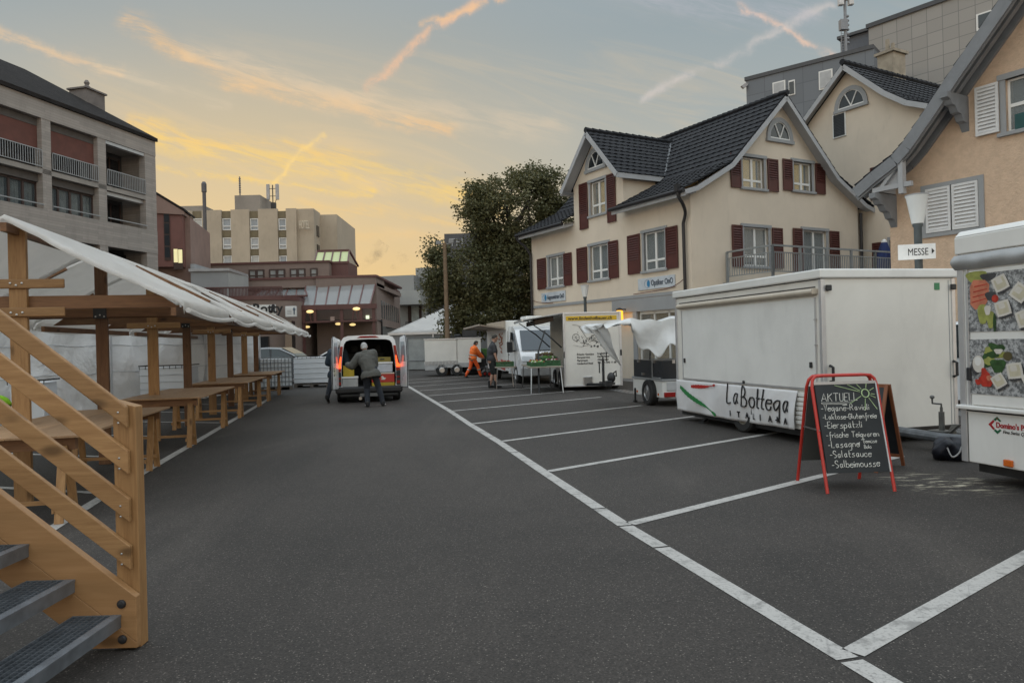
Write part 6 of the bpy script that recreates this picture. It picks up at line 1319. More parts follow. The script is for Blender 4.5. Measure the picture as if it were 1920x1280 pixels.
def bp(u,v,k=.016): q=bn(u,v); return Vector((q[0]-k,q[1],q[2]))
def brush(b,pts,w_):
    ps=sm([bp(u,v) for u,v in pts],8); m=len(ps); vs=[]
    for i,p in enumerate(ps):
        t=i/(m-1); d=(ps[min(i+1,m-1)]-ps[max(i-1,0)]).normalized(); nn=Vector((-1,0,0)).cross(d).normalized(); ww=w_*(.25+.75*math.sin(math.pi*min(1,t*1.15+.12))**.6 if t<.9 else .62)*(1+.12*math.sin(i*2.3))
        vs+=[p+nn*ww,p-nn*ww]
    b.add(vs,[(2*i,2*i+1,2*i+3,2*i+2) for i in range(m-1)])
b=B(); b.open=True; brush(b,[(.055,.22),(.13,.42),(.22,.58),(.31,.74),(.39,.95)],.045); b.build('green_stroke',M('banner_green',(.02,.19,.05),.6),BAN)
b=B(); b.open=True; brush(b,[(.165,.17),(.24,.15),(.31,.13),(.39,.06)],.032); b.build('red_stroke',M('banner_red',(.42,.02,.015),.6),BAN)
b=B(); 
def bhand(string,u0,v0,size,r,sp=1.0):
    u=u0
    for ch in string:
        if ch==' ': u+=.03; continue
        g=GL[ch].replace(' ',''); wmax=0
        for st in g.split('/'):
            pts=[]
            for i in range(0,len(st)-1,2):
                a=int(st[i])*.1; c=(int(st[i+1])-3)*.155; wmax=max(wmax,a); pts.append(bp(u+(a+.05*c)*size/3.70,v0-c*size/.575,.017))
            b.tube(sm(pts,5) if len(pts)>2 else pts,r,6)
        u+=(wmax+.20)*size/3.70*sp
bhand('La',.50,.50,.33,.011,1.0); bhand('Bottega',.62,.56,.32,.012,1.0)
b.build('brush_lettering',INK,BAN)
b=B(); 
for k,ch in enumerate('ITALIANA'):
    p=bp(.525+k*.058,.88 if k<7 else .90,.018); p2=bp(.545+k*.058,.88,.018); text(b,ch,.125,p,(p2-p),(0,0,1),depth=.003,sx=.95,bold=.006)
b.build('small_lettering',INK,BAN)
# front face
b=B(); 
for x in (.05,2.12): b.box(x,-.05,2.14,x+.085,-.014,2.22)
b.build('marker_lamp',DKST,bt2,.012); b=B(); b.box(1.86,-.006,2.14,1.95,-.001,2.24); b.build('green_sticker',M('sticker_green',(.05,.22,.10),.5),bt2)
b=B(); 
for x in (.10,2.15): b.tube([(x,-.01,.90),(x,-.07,.92),(x,-.07,1.10),(x,-.01,1.12)],.02,8)
b.build('grab_handle',BLACK,bt2)
b=B(); b.box(.02,-.008,.19,2.18,.0,.215); b.build('bottom_edge',DKST,bt2); b=B(); b.box(2.10,-.006,.22,2.106,.0,2.28); b.build('panel_joint',GREYT,bt2)
b=B(); b.box(.05,.05,.10,2.15,4.2,.198); b.build('chassis',DKST,bt2); b=B(); b.tube([(1.05,.2,.20),(1.1,-.9,.18),(1.12,-1.25,.20)],.065,10); b.build('drawbar',GALV,bt2)
b=B(); b.cyl((1.22,-.72,.05),(1.22,-.72,.50),.035); b.cyl((1.22,-.72,.5),(1.22,-.72,.56),.018); b.tube([(1.22,-.72,.56),(1.22,-.72,.60),(1.06,-.74,.62),(1.06,-.74,.68)],.012,6); b.ell((1.06,-.74,.70),.03,.03,.025,8,6); b.box(1.1,-.85,.18,1.32,-.6,.26); b.prism([(1.08,-.9,.2),(1.2,-1.0,.36),(1.3,-.8,.34),(1.3,-.7,.2)],(.06,0,0)); b.build('jockey_stand',M('old_steel',(.13,.13,.125),.5,.5,.2,9),bt2)
b=B(); b.lathe([(.04,-.04),(.10,-.04),(.11,0),(.10,.04),(.04,.04)],(1.19,-1.12,.11),'x',20); b.build('jockey_wheel',M('wheel_grey',(.16,.16,.16),.6),bt2,smooth=True)
wheel(bt2,.06,2.0,.33,.2,-1,M('dull_rim',(.26,.24,.20),.5,.5)); wheel(bt2,2.12,2.0,.33,.2,1); b=B(); b.beam((.08,3.2,.2),(.08,3.45,.03),.06,.05); b.box(.03,3.35,0,.15,3.55,.03); b.build('corner_steady',DKST,bt2)
# ------------------------------------------------------------------ pasta trailer cut by the right edge
DF=Fr(4.66,7.7,-76); dt=thing('pasta_trailer','white pasta trailer with printed food pictures, cut by the right edge of the picture','trailer',DF.o,DF.deg)
X=lambda u,v=600:DF.x(u,v); Z=lambda u,v:DF.z(u,v)
zt,zb=Z(1797,440),.20
b=B(); b.box(0,0,zb,4.3,2.1,zt-.16); b.build('box_body',WHITEP,dt,.012)
zf=Z(1797,478); b=B(); b.box(-.02,-.02,zf,4.32,2.12,zt-.03); b.prism([(-.02,-.02,zt-.029),(-.02,2.12,zt-.029),(.0,2.1,zt+.03),(.0,.03,zt+.03)],(4.3,0,0)); b.build('roof_fascia',WHITEP,dt,.012)
b=B(); b.open=True; zg=Z(1800,505)
b.grid(lambda s,t:(-.01+4.3*s,-.03-.05*math.sin(math.pi*t)-.006*math.sin(s*60+t*4),zf-.01-(zf-zg)*t),120,8); b.build('rolled_tarp',M('grey_tarp',(.36,.37,.38),.55,0,.15,3,30,.006,.5),dt,smooth=True)
b=B(); zs=Z(1806,760)
b.box(.0,-.012,zb,.07,0,zg); b.box(.10,-.016,zs,.13,0,zg); b.box(-.012,-.004,zb,.0,.05,zg); b.build('corner_profile',ALU,dt,.004)
b=B(); b.box(-.02,-.06,zs-.03,4.3,0,zs+.012); b.build('counter_ledge',WHITEP,dt,.012); b=B(); b.box(.0,-.008,zs-.05,4.3,-.0,zs-.035); b.box(.075,-.004,zb,.081,0,zs-.06); b.box(.16,-.006,zs+.1,.166,0,zg-.05); b.build('panel_joint',DKST,dt)
pic_x0=X(1819,560); z1t,z1b=Z(1821,515),Z(1821,622); z2t,z2b=Z(1821,636),Z(1821,737)
b=B(); b.box(.15,-.02,zs+.02,4.2,-.002,zg-.03); b.build('display_door',WHITEP,dt,.01)
GRAN=None
m,t,p=base_mat('granite_print'); n=t.noise(coords(t),26,6,.75); n2=t.noise(coords(t),9,4,.6); pset(t,p,Base_Color=t.mix(t.smooth(n,.40,.62),(.11,.115,.12),(.46,.47,.48)),Roughness=.35); GRAN=m
PAST=M('print_pasta',(.52,.48,.36),.4,0,.10,14); SALM=M('print_salmon',(.50,.17,.10),.4,0,.25,9); TOM=M('print_tomato',(.40,.035,.02),.35,0,.3,16); LEAF=M('print_leaf',(.028,.075,.02),.4,0,.5,18); LIME=M('print_lime',(.28,.30,.08),.4,0,.3,12); EGG=M('print_egg',(.60,.57,.52),.4,0,.08,8); DARKP=M('print_shadow',(.05,.05,.055),.4,0,.3,10)
def picture(z0,z1,kind):
    b=B(); b.box(pic_x0,-.026,z0,pic_x0+1.02,-.0205,z1); pc=b.build('printed_picture',GRAN,dt)
    h=z1-z0
    # printed shapes: thin layers of film on the panel, each a hair above the one below
    lay=[0]
    def flat(poly,mat,nm,k=None):
        lay[0]+=1; y=-.0262-.0005*lay[0]; bb=B(); bb.prism([(pic_x0+x*h,y,z0+z*h) for x,z in poly],(0,.0004,0)); bb.build(nm,mat,pc)
    blob=lambda cx,cz,rx,rz,n=22,w_=.0,ph=0:[(cx+rx*math.cos(a*math.tau/n)*(1+w_*math.sin(3*a*math.tau/n+ph)),cz+rz*math.sin(a*math.tau/n)*(1+w_*math.cos(2*a*math.tau/n+ph))) for a in range(n)]
    def ravioli(cx,cz,r,rot):
        rr=[]; 
        for a in range(40):
            t_=a*math.tau/40; q=r/max(abs(math.cos(t_)),abs(math.sin(t_)))**.85*(1+.03*(a%2)); rr.append((cx+q*math.cos(t_+rot),cz+q*math.sin(t_+rot)*.9))
        flat([(x+.03,z-.03) for x,z in rr],DARKP,'print_shadow'); flat(rr,EGG,'pasta_edge'); flat([(cx+(x-cx)*.72,cz+(z-cz)*.72) for x,z in rr],PAST,'pasta_print'); flat([(cx-.02+(x-cx)*.42,cz+.04+(z-cz)*.36) for x,z in rr],EGG,'pasta_highlight')
    if kind==0:
        flat(blob(.18,.95,.20,.12,20,.2),LIME,'leaf_print'); flat(blob(.42,.92,.14,.09,18,.3),DARKP,'leaf_print')
        flat([(.05,.78),(.12,.90),(.36,.88),(.44,.80),(.42,.55),(.34,.44),(.15,.38),(.05,.48)],SALM,'salmon_print'); 
        for k in range(4): flat([(.08+.02*k,.50+.09*k),(.40,.56+.08*k),(.40,.575+.08*k),(.08+.02*k,.52+.09*k)],TOM,'salmon_stripe')
        flat(blob(.46,.60,.10,.09,18,.2),DARKP,'leaf_print'); flat(blob(.55,.55,.065,.065),TOM,'tomato_print')
        flat(blob(.30,.30,.10,.20,18,.15),LIME,'asparagus_print'); flat(blob(.45,.20,.07,.18,18,.2),LIME,'asparagus_print'); flat(blob(.40,.36,.06,.10,18,.2),EGG,'asparagus_tip'); flat(blob(.53,.15,.03,.16,12),LEAF,'asparagus_print')
        ravioli(.66,.80,.14,.4); ravioli(.70,.38,.14,.25); ravioli(1.02,.62,.15,.9); ravioli(1.1,.2,.15,.3); ravioli(1.42,.5,.15,.7); flat(blob(1.5,.85,.2,.1,18,.25),LEAF,'leaf_print'); flat(blob(1.75,.35,.13,.16,18,.1),TOM,'tomato_print'); ravioli(1.85,.75,.13,.2)
    else:
        for k in range(9): a=k*.7; flat(blob(.50+.13*math.cos(a),.72+.14*math.sin(a*1.3),.13,.075,16,.25,a),LEAF if k%3 else LIME,'basil_print')
        flat(blob(.60,.52,.14,.16,16,.3),LEAF,'basil_print'); flat(blob(.80,.70,.09,.08,16),M('print_olive',(.09,.075,.03),.4),'olive_print'); flat(blob(.62,.78,.08,.06,14,.3),EGG,'cheese_print')
        flat(blob(.14,.50,.10,.15),DARKP,'print_shadow'); flat(blob(.20,.55,.125,.155,24),EGG,'mozzarella_print'); flat(blob(.19,.60,.07,.08),WHITEP,'mozzarella_highlight')
        flat(blob(.36,.24,.15,.12,16,.2),TOM,'pepper_print'); flat(blob(.33,.37,.09,.10,16,.25,2),TOM,'pepper_print'); flat(blob(.19,.22,.06,.07,12,.3),TOM,'pepper_print'); flat(blob(.42,.30,.05,.06,12,.2),SALM,'pepper_highlight')
        ravioli(.62,.26,.13,.55); ravioli(.94,.45,.15,.15); ravioli(1.25,.3,.15,.5); flat(blob(1.35,.75,.2,.12,18,.25),LEAF,'basil_print'); ravioli(1.6,.5,.15,.3); flat(blob(1.85,.3,.12,.12),EGG,'mozzarella_print'); flat(blob(1.85,.75,.12,.1,16,.2),TOM,'tomato_print')
picture(z1b,z1t,0); picture(z2b,z2t,1)
b=B(); lz=Z(1870,797); lx=X(1868,797); h=.085
for a,c in (((-.02,0),(.10,.10)),):
    pass
LG=M('logo_green',(.01,.11,.045),.5); LR=M('logo_red',(.38,.012,.02),.5)
b=B(); b.open=True
x0_,zc_=X(1854,795),Z(1854,795)
def tri(b,pts): b.prism([(x0_+x,-.004,zc_+z) for x,z in pts],(0,.003,0))
tri(b,[(.06,.055),(.10,.085),(.145,.045),(.128,.036),(.10,.058),(.078,.04)]); tri(b,[(.06,-.055),(.10,-.085),(.145,-.045),(.128,-.036),(.10,-.058),(.078,-.04)]); b.build('logo_green',LG,dt)
b=B(); tri(b,[(0,0),(.055,.05),(.07,.036),(.035,0)]); tri(b,[(0,0),(.035,0),(.07,-.036),(.055,-.05)]); b.ell((x0_+.1,-.004,zc_+.066),.006,.003,.006,8,6); b.build('logo_red',LR,dt)
b=B(); text(b,"Domino's Pasta",.075,(x0_+.085,-.002,zc_-.022),(1,0,0),(0,0,1),depth=.003,sx=.86,bold=.002); b.build('red_lettering',LR,dt)
b=B(); text(b,'Fine Swiss Quality',.046,(x0_+.16,-.002,zc_-.073),(1,0,0),(0,0,1),depth=.003,sx=.95,shear=.25); b.build('small_lettering',INK,dt)
b=B(); b.box(X(1885,868),-.03,Z(1890,874),X(1902,868),-.002,Z(1890,861)); b.build('marker_light',OLENS,dt,.01)
b=B(); b.box(.115,-.05,Z(1808,712),.165,-.021,Z(1808,688)); b.build('latch',BLACK,dt,.01); b=B(); b.box(-.03,.02,Z(1795,471),-.005,.09,Z(1795,452)); b.build('side_lamp',DKST,dt,.008); b=B(); b.box(-.045,.03,Z(1795,468),-.031,.08,Z(1795,456)); b.build('red_reflector',RLENS,dt)
b=B(); b.box(.1,.1,.10,4.2,2.0,.198); b.build('chassis',DKST,dt); wheel(dt,1.9,.12,.30,.2,-1) if False else None
b=B(); b.lathe([(.18,-.09),(.28,-.09),(.30,-.05),(.30,.05),(.28,.09),(.18,.09)],(2.2,.16,.30),'y',24); b.build('wheel',RUB,dt,smooth=True); b=B(); b.box(.55,.2,0,.65,.3,.11); b.build('support_leg',DKST,dt)
# ------------------------------------------------------------------ sandwich boards
ab=thing('sandwich_board','red-framed sandwich board with a chalked pasta menu and green sun','sign board',(3.35,7.55,0),2.5)
def aframe(b,s): # s=-1 front, +1 back
    f=lambda x,t:Vector((x,s*(.34-.31*t),1.13*t)); pts=[f(-.335,0)]+[f(-.335,t) for t in (.3,.6,.9)]+[f(-.32,.965),f(-.285,.995),f(-.22,1.0),f(.22,1.0),f(.285,.995),f(.32,.965)]+[f(.335,t) for t in (.9,.6,.3,0)]
    b.tube(pts,.0165,10)
b=B(); aframe(b,-1); b.build('front_frame',RED,ab,smooth=True); b=B(); aframe(b,1); b.build('rear_frame',RED,ab,smooth=True)
fp=lambda x,t,s=-1,k=0:Vector((x,s*(.34-.31*t)+s*k,1.13*t))
def panel(s,nm,t0,t1,w_,mat):
    b=B(); q=[fp(-w_,t0,s,-.004),fp(w_,t0,s,-.004),fp(w_,t1,s,-.004),fp(-w_,t1,s,-.004)]; b.prism(q,Vector((0,s*.016,.004))); return b.build(nm,mat,ab)
cb=panel(-1,'chalkboard',.165,.925,.31,SLATE); panel(1,'rear_panel',.20,.90,.31,M('board_back',(.075,.08,.075),.7,0,.1,2))
b=B(); b.beam(fp(-.318,.935,-1,.012),fp(.318,.935,-1,.012),.02,.028); b.beam(fp(.317,.165,-1,.012),fp(.317,.93,-1,.012),.012,.02); b.build('alu_edge',ALU,cb)
b=B(); b.beam((-.335,-.21,.60),(-.335,.21,.60),.006,.016); b.build('spreader_bar',STEEL,ab)
O=fp(-.31,.165,-1,.0135); UX=Vector((1,0,0)); UY=(fp(0,.925,-1)-fp(0,.165,-1)).normalized(); Hh=(fp(0,.925,-1)-fp(0,.165,-1)).length
def w2(x,y): return O+UX*x+UY*(y*Hh)
b=B(); r=.0034; rq=random.Random(4); hand(b,'AKTUELL',.085,w2(.045,.805),UX,UY,r,.1,rq)
lines=[('-Vegane-Ravioli',.695,.066),('-Laktose-Glutenfreie',.60,.054),('-Eierspätzli',.50,.070),('-frische Teigwaren',.395,.058),('-Lasagne',.285,.070),('-Salatsauce',.175,.070),('-Salbeimousse',.065,.072)]
for k,(tx,y,s) in enumerate(lines): hand(b,tx,s,w2(.028+.004*k,y),UX,UY,r*.95,.05,rq)
hand(b,'<',.05,w2(.345,.29),UX,UY,r*.9); hand(b,'Gemüse',.040,w2(.405,.325),UX,UY,r*.75,.05,rq); hand(b,'Bolo',.038,w2(.405,.265),UX,UY,r*.75,.05,rq)
b.tube(sm([w2(.34,.785)+Vector((0,-.003,0)),w2(.18,.785)+Vector((0,-.003,0)),w2(.05,.79)+Vector((0,-.003,0)),w2(.06,.775)+Vector((0,-.003,0)),w2(.20,.77)+Vector((0,-.003,0)),w2(.30,.768)+Vector((0,-.003,0)),w2(.25,.755)+Vector((0,-.003,0)),w2(.30,.757)+Vector((0,-.003,0))],5),.0026,5)
b.build('chalk_writing',CHALK,cb)
b=B(); cs=(.505,.885); b.tube([w2(cs[0]+.038*math.cos(a*math.tau/24),cs[1]+.046*math.sin(a*math.tau/24))+Vector((0,-.003,0)) for a in range(25)],.0055,6)
for x,y in ((.20,.985),(.335,.99),(.43,.99),(.53,.995),(.60,.945),(.60,.87),(.605,.83),(.60,.70),(.475,.69),(.33,.77)):
    d=Vector((x-cs[0],(y-cs[1])*Hh)); d.normalize(); b.tube([w2(cs[0]+d.x*.055,cs[1]+d.y*.055/Hh)+Vector((0,-.003,0)),w2(x,y)+Vector((0,-.003,0))],.0034,5)
b.build('chalk_sun',GCHALK,cb)
a2=thing('slate_board','wooden-framed dark slate board standing behind the red sandwich board','sign board',(4.10,8.62,0),-52)
BRW2=M('board_wood',(.22,.075,.03),.6,0,.15,4)
for s in (-1,1):
    f=lambda x,t:Vector((x,s*(.33-.30*t),.96*t))
    b=B(); 
    for x in (-.26,.26): b.beam(f(x,0),f(x,1),.035,.022)
    b.beam(f(-.24,.985),f(.24,.985),.022,.035); b.beam(f(-.24,.12),f(.24,.12),.022,.035); fr_=b.build('frame',BRW2,a2); b=B(); b.prism([f(-.245,.14),f(.245,.14),f(.245,.965),f(-.245,.965)],(0,s*.006,0)); b.build('slate',SLATE,fr_)
# dark bag under the trailer nose
bg_=thing('dark_bag','crumpled dark bag lying on the asphalt by the trailer drawbar','bag',(5.26,8.92,0),-20); bg_.scale=(.62,.7,.85)
b=B(); rb_=random.Random(8)
def bagf(u,v):
    a=u*math.tau; ph=math.pi*v; n=1+.10*math.sin(a*3+v*5)+.07*math.sin(a*5-v*9)+.05*math.sin(a*9+v*14); r=math.sin(ph)**.55
    return (.34*r*math.cos(a)*n,.24*r*math.sin(a)*n,.15+.155*math.cos(ph)*(1+.12*math.sin(a*2+1))-.03*math.sin(a*4)*r if v<.85 else .0)
b.grid(bagf,48,24); b.build('bag_body',M('navy_nylon',(.008,.010,.018),.5,0,.3,5,14,.012,.6),bg_,smooth=True); b=B(); b.tube(sm([(-.12,-.26,.20),(-.05,-.30,.08),(.06,-.28,.12),(.12,-.27,.22)],6),.012,6); b.build('strap',M('strap_white',(.5,.5,.5),.6),bg_)
# ------------------------------------------------------------------ street lamps and the fair sign
def lamp(label,loc,h):
    o=thing('street_lamp',label,'street lamp',loc,0,'cone-shaped street lamps around the square'); b=B(); b.lathe([(.075,0),(.075,.9),(.058,.92),(.058,h-.52),(.075,h-.50),(.075,h-.46)],n=16); b.build('post',M('lamp_post_grey',(.105,.12,.125),.5,.3) if 'lamp_post_grey' not in bpy.data.materials else bpy.data.materials['lamp_post_grey'],o,smooth=True)
    m_=bpy.data.materials.get('lamp_globe') or M('lamp_globe',(.70,.71,.70),.35,0,.03,2)
    b=B(); b.lathe([(.085,h-.46),(.155,h-.06),(.17,h-.03)],n=20); sh=b.build('lamp_shade',m_,o,smooth=True); b=B(); b.lathe([(.172,h-.03),(.172,h-.012),(.11,h),(.001,h+.004)],n=20); b.build('cap',GREYT,sh,smooth=True); return o
q=ray(1723,500); lamp('street lamp carrying the fair direction sign beside the apricot house',(q.x*11.5,11.5,0),3.69)
q=ray(1097,560); lamp('street lamp rising behind the farm trailer in front of the cream house',(q.x*28.6,28.6,0),3.70)
q=ray(936,590); lamp('street lamp seen small against the dark tree',(q.x*41,41,0),3.5)
q=P(1719,472,11.38); sg=thing('fair_sign','white arrow sign reading MESSE hanging on the street lamp','sign',(q.x,11.38,q.z),-14)
b=B(); b.box(-.262,-.012,-.117,.262,.012,.117); b.build('sign_board',M('sign_white',(.78,.78,.77),.45),sg,.003); b=B(); text(b,'MESSE',.155,(.015,-.0135,-.055),(1,0,0),(0,0,1),'CENTER',.002,.70); b.prism([(.205,-.016,-.045),(.205,-.016,.045),(.243,-.016,.0)],(0,.002,0)); b.build('lettering',INK,sg); b=B(); b.box(-.03,.012,-.06,.03,.06,-.03); b.box(-.03,.012,.03,.03,.06,.06); b.build('clamp',GALV,sg)
q=P(839,640,38); tp=thing('timber_pole','tall bare timber pole with a floodlight at its top','pole',(q.x,38,0)); b=B(); b.tube([(0,0,0),(.0,0,3.4),(-.02,0,6.75)],[.13,.12,.095],12); b.build('pole',M('pole_wood',(.17,.115,.07),.8,0,.2,4),tp,smooth=True); b=B(); b.beam((-.35,0,6.7),(.35,0,6.7),.05,.05); b.box(-.45,-.12,6.68,-.2,.08,6.86); b.box(.2,-.12,6.72,.45,.08,6.9); b.build('floodlight',M('floodlight_body',(.22,.22,.22),.5),tp)
# ------------------------------------------------------------------ marquees in the distance
def marquee(label,u0,Y,deg,L,D,he,hr):
    q=ray(u0,625); F=Fr(q.x*Y,Y,deg); o=thing('marquee',label,'marquee',F.o,F.deg)
    b=B(); b.open=True; wig=lambda s,t:-.05*math.sin(math.pi*((s*L/2.5)%1))*math.sin(math.pi*t)
    HP=3.6; b.grid(lambda s,t:(L*s*(1-t)+(HP+(L-HP)*s)*t,-.12+(D/2)*t,he+(hr-he)*t+wig(s,t)),40,10); b.grid(lambda s,t:(L*s*(1-t)+(HP+(L-HP)*s)*t,D+.12-(D/2+.24)*t,he+(hr-he)*t),20,6); b.grid(lambda s,t:(HP*t-.1*(1-t),(-.12+(D+.24)*s)*(1-t)+(D/2-.12)*t,he+(hr-he)*t),16,8); b.build('roof',CANV,o,smooth=True,solid=.004)
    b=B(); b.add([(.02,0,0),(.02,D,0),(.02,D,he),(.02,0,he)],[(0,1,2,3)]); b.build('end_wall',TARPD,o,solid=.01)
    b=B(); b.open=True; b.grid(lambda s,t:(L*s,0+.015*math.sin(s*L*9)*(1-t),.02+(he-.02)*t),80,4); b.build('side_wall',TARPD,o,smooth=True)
    b=B(); n=int(L/2.5)
    for k in range(n+1): b.box(L*k/n-.04,-.10,0,L*k/n+.04,-.03,he)
    b.box(0,-.14,he-.12,L,-.11,he); b.build('frame',ALU,o); return o
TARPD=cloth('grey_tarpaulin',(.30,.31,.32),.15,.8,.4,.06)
mq=marquee('big white marquee with sloping roof beneath the tree',729,46,-5,14,9,2.32,4.35)
b=B(); 
for x in (1.2,2.4): b.box(x,-.13,.05,x+1.1,-.10,1.95)
w_=b.build('clear_window',M('foil_window',(.36,.38,.38),.15),mq); b=B()
for x in (1.2,2.4,3.5): b.box(x-.03,-.16,0,x+.03,-.13,2.0)
b.box(1.2,-.16,.55,3.5,-.13,.6); b.box(1.2,-.16,1.95,3.5,-.13,2.0); b.build('window_frame',GALV,mq)
# ------------------------------------------------------------------ tree
def tree(name,label,base,blobs,limbs,nleaf,lm,size=.2,seed=1,grp=None):
    o=thing(name,label,'tree',base,0,grp); r=random.Random(seed); b=B(); b.tube(*limbs[0],10)
    for pts,rs in limbs[1:]: b.tube(sm(pts,4),[rs[0]+(rs[-1]-rs[0])*i/(4*(len(pts)-1)) for i in range(4*(len(pts)-1)+1)],7)
    b.build('trunk',M(name+'_bark',(.06,.05,.04),.9,0,.25,6,18,.02,.5),o,smooth=True)
    clumps=[]; tot=sum(q[3]*q[4]*q[5] for q in blobs)
    for (x,y,z,rx,ry,rz,dens) in blobs:
        m=int(dens*90*(rx*ry*rz)**(2/3)/2.2)
        for _ in range(m):
            while True:
                d=Vector((r.uniform(-1,1),r.uniform(-1,1),r.uniform(-1,1)))
                if .2<d.length<=1: break
            k=d.length; d=d/k*(k**.45); clumps.append((Vector((x+d.x*rx,y+d.y*ry,z+d.z*rz)),r.uniform(.28,.62)))
    b=B(); b.open=True; V=[];Fc=[]
    per=max(4,nleaf//len(clumps))
    for c,cr in clumps:
        for _ in range(per):
            gg=lambda s_:max(-1.15,min(1.15,r.gauss(0,s_))); p=c+Vector((gg(.5),gg(.5),gg(.38)))*cr; s=size*r.uniform(.6,1.3)
            a=Vector((r.gauss(0,1),r.gauss(0,1),r.gauss(0,.5)-.3)).normalized(); n=Vector((r.gauss(0,1),r.gauss(0,1),r.gauss(0,1)+.8)); t=a.cross(n).normalized()*s*.32
            i=len(V); V+=[p,p+a*s*.45+t,p+a*s,p+a*s*.45-t]; Fc.append((i,i+1,i+2,i+3))
    b.v=V; b.f=Fc; b.mi=[0]*len(Fc); b.build('crown',lm,o); return o
TY=40.0
def tp_(u,v,Y=TY): q=P(u,v,Y); return q
t0=tp_(955,640); bx,by=t0.x,TY
def bl(u,v,ru,rv,ry,d,dy=0): q=tp_(u,v); k=TY/F_PX; return (q.x-bx,dy,q.z,ru*k,ry,rv*k,d)
blobs=[bl(965,395,78,70,2.8,1.0),bl(915,400,45,48,1.8,1.0,-.3),bl(900,375,34,34,1.2,.9),bl(1000,345,36,32,1.3,.85),bl(990,330,28,22,1,.7),bl(1035,360,36,44,1.5,.9),bl(1040,420,40,50,1.8,1,.5),bl(870,385,18,20,.7,.8),
 bl(895,520,66,62,2.2,1.25),bl(830,520,34,56,1.4,1.1),bl(815,470,20,24,.8,.9),bl(812,545,16,36,.8,.9),bl(960,520,75,70,2.6,1.3),bl(930,585,72,36,2.4,1.3),bl(880,600,44,34,1.7,1.1),bl(848,615,18,26,.9,.9),bl(880,628,22,14,.8,.8),bl(1020,520,50,80,2,1.2),bl(912,455,30,26,1.4,.9),bl(970,470,70,34,2.2,1.0)]
z0=lambda v:tp_(955,v).z
def lp(u,v,dy=0): q=tp_(u,v); return (q.x-bx,dy,q.z)
limbs=[([(0,0,0),(.05,0,1.5),(-.05,.1,3.2),(.1,0,5.2),(.0,.1,7.0)],[.42,.34,.30,.24,.17])]
for pts in ([(955,540),(925,490),(900,455),(880,430)],[(955,500),(960,440),(950,390),(965,340)],[(955,520),(985,470),(1010,430),(1030,390)],[(950,470),(925,430),(905,400),(895,370)],[(955,560),(900,535),(850,520),(820,490)],[(955,560),(1000,530),(1040,500)],[(960,430),(985,390),(995,350),(985,320)],[(925,490),(935,450),(925,410),(915,385)],[(985,470),(1000,440),(990,400),(1000,370)],[(955,520),(930,560),(890,590),(870,610)]):
    limbs.append(([lp(u,v,random.uniform(-.5,.5)*(i>0)) for i,(u,v) in enumerate(pts)],[.16,.03]))
LEAFM=leaf_mat('chestnut_leaf',(.080,.086,.036),(.140,.130,.056))
tree('chestnut_tree','big dark broad-leaved tree with a bright gap through its upper crown',(bx,by,0),blobs,limbs,95000,LEAFM,.155,3)
# ------------------------------------------------------------------ people
def cap(b,p,q,r0,r1=None,n=12,st=5):
    p=Vector(p);q=Vector(q); r1=r0 if r1 is None else r1; b.tube([p.lerp(q,i/st) for i in range(st+1)],[r0+(r1-r0)*i/st for i in range(st+1)],n)
    b.ell(p,r0,r0,r0,n,8); b.ell(q,r1,r1,r1,n,8)
def voxel(b,name,mat,parent,vox,smooth_it=4):
    me=bpy.data.meshes.new(name); me.from_pydata([tuple(q) for q in b.v],[],b.f); bm=bmesh.new(); bm.from_mesh(me); bmesh.ops.recalc_face_normals(bm,faces=bm.faces); bm.to_mesh(me); bm.free()
    o=bpy.data.objects.new(name,me); COL.objects.link(o); q=o.modifiers.new('r','REMESH'); q.mode='VOXEL'; q.voxel_size=vox; s=o.modifiers.new('s','SMOOTH'); s.iterations=smooth_it; s.factor=.5
    dg=bpy.context.evaluated_depsgraph_get(); dg.update(); ev=bpy.data.meshes.new_from_object(o.evaluated_get(dg)); o.modifiers.clear(); o.data=ev; bpy.data.meshes.remove(me)
    ev.materials.clear(); ev.materials.append(mat); ev.polygons.foreach_set('use_smooth',[True]*len(ev.polygons)); o.parent=parent; return o
def ik(a,c,l1,l2,pole):
    a=Vector(a);c=Vector(c); d=c-a; L=min(d.length,l1+l2-.004); d.normalize(); c=a+d*L
    x=(l1*l1-l2*l2+L*L)/(2*L); h=math.sqrt(max(0,l1*l1-x*x)); pv=Vector(pole); pv=(pv-d*pv.dot(d)).normalized(); return a+d*x+pv*h,c
SKIN=M('skin',(.42,.24,.17),.55,0,.08,6)
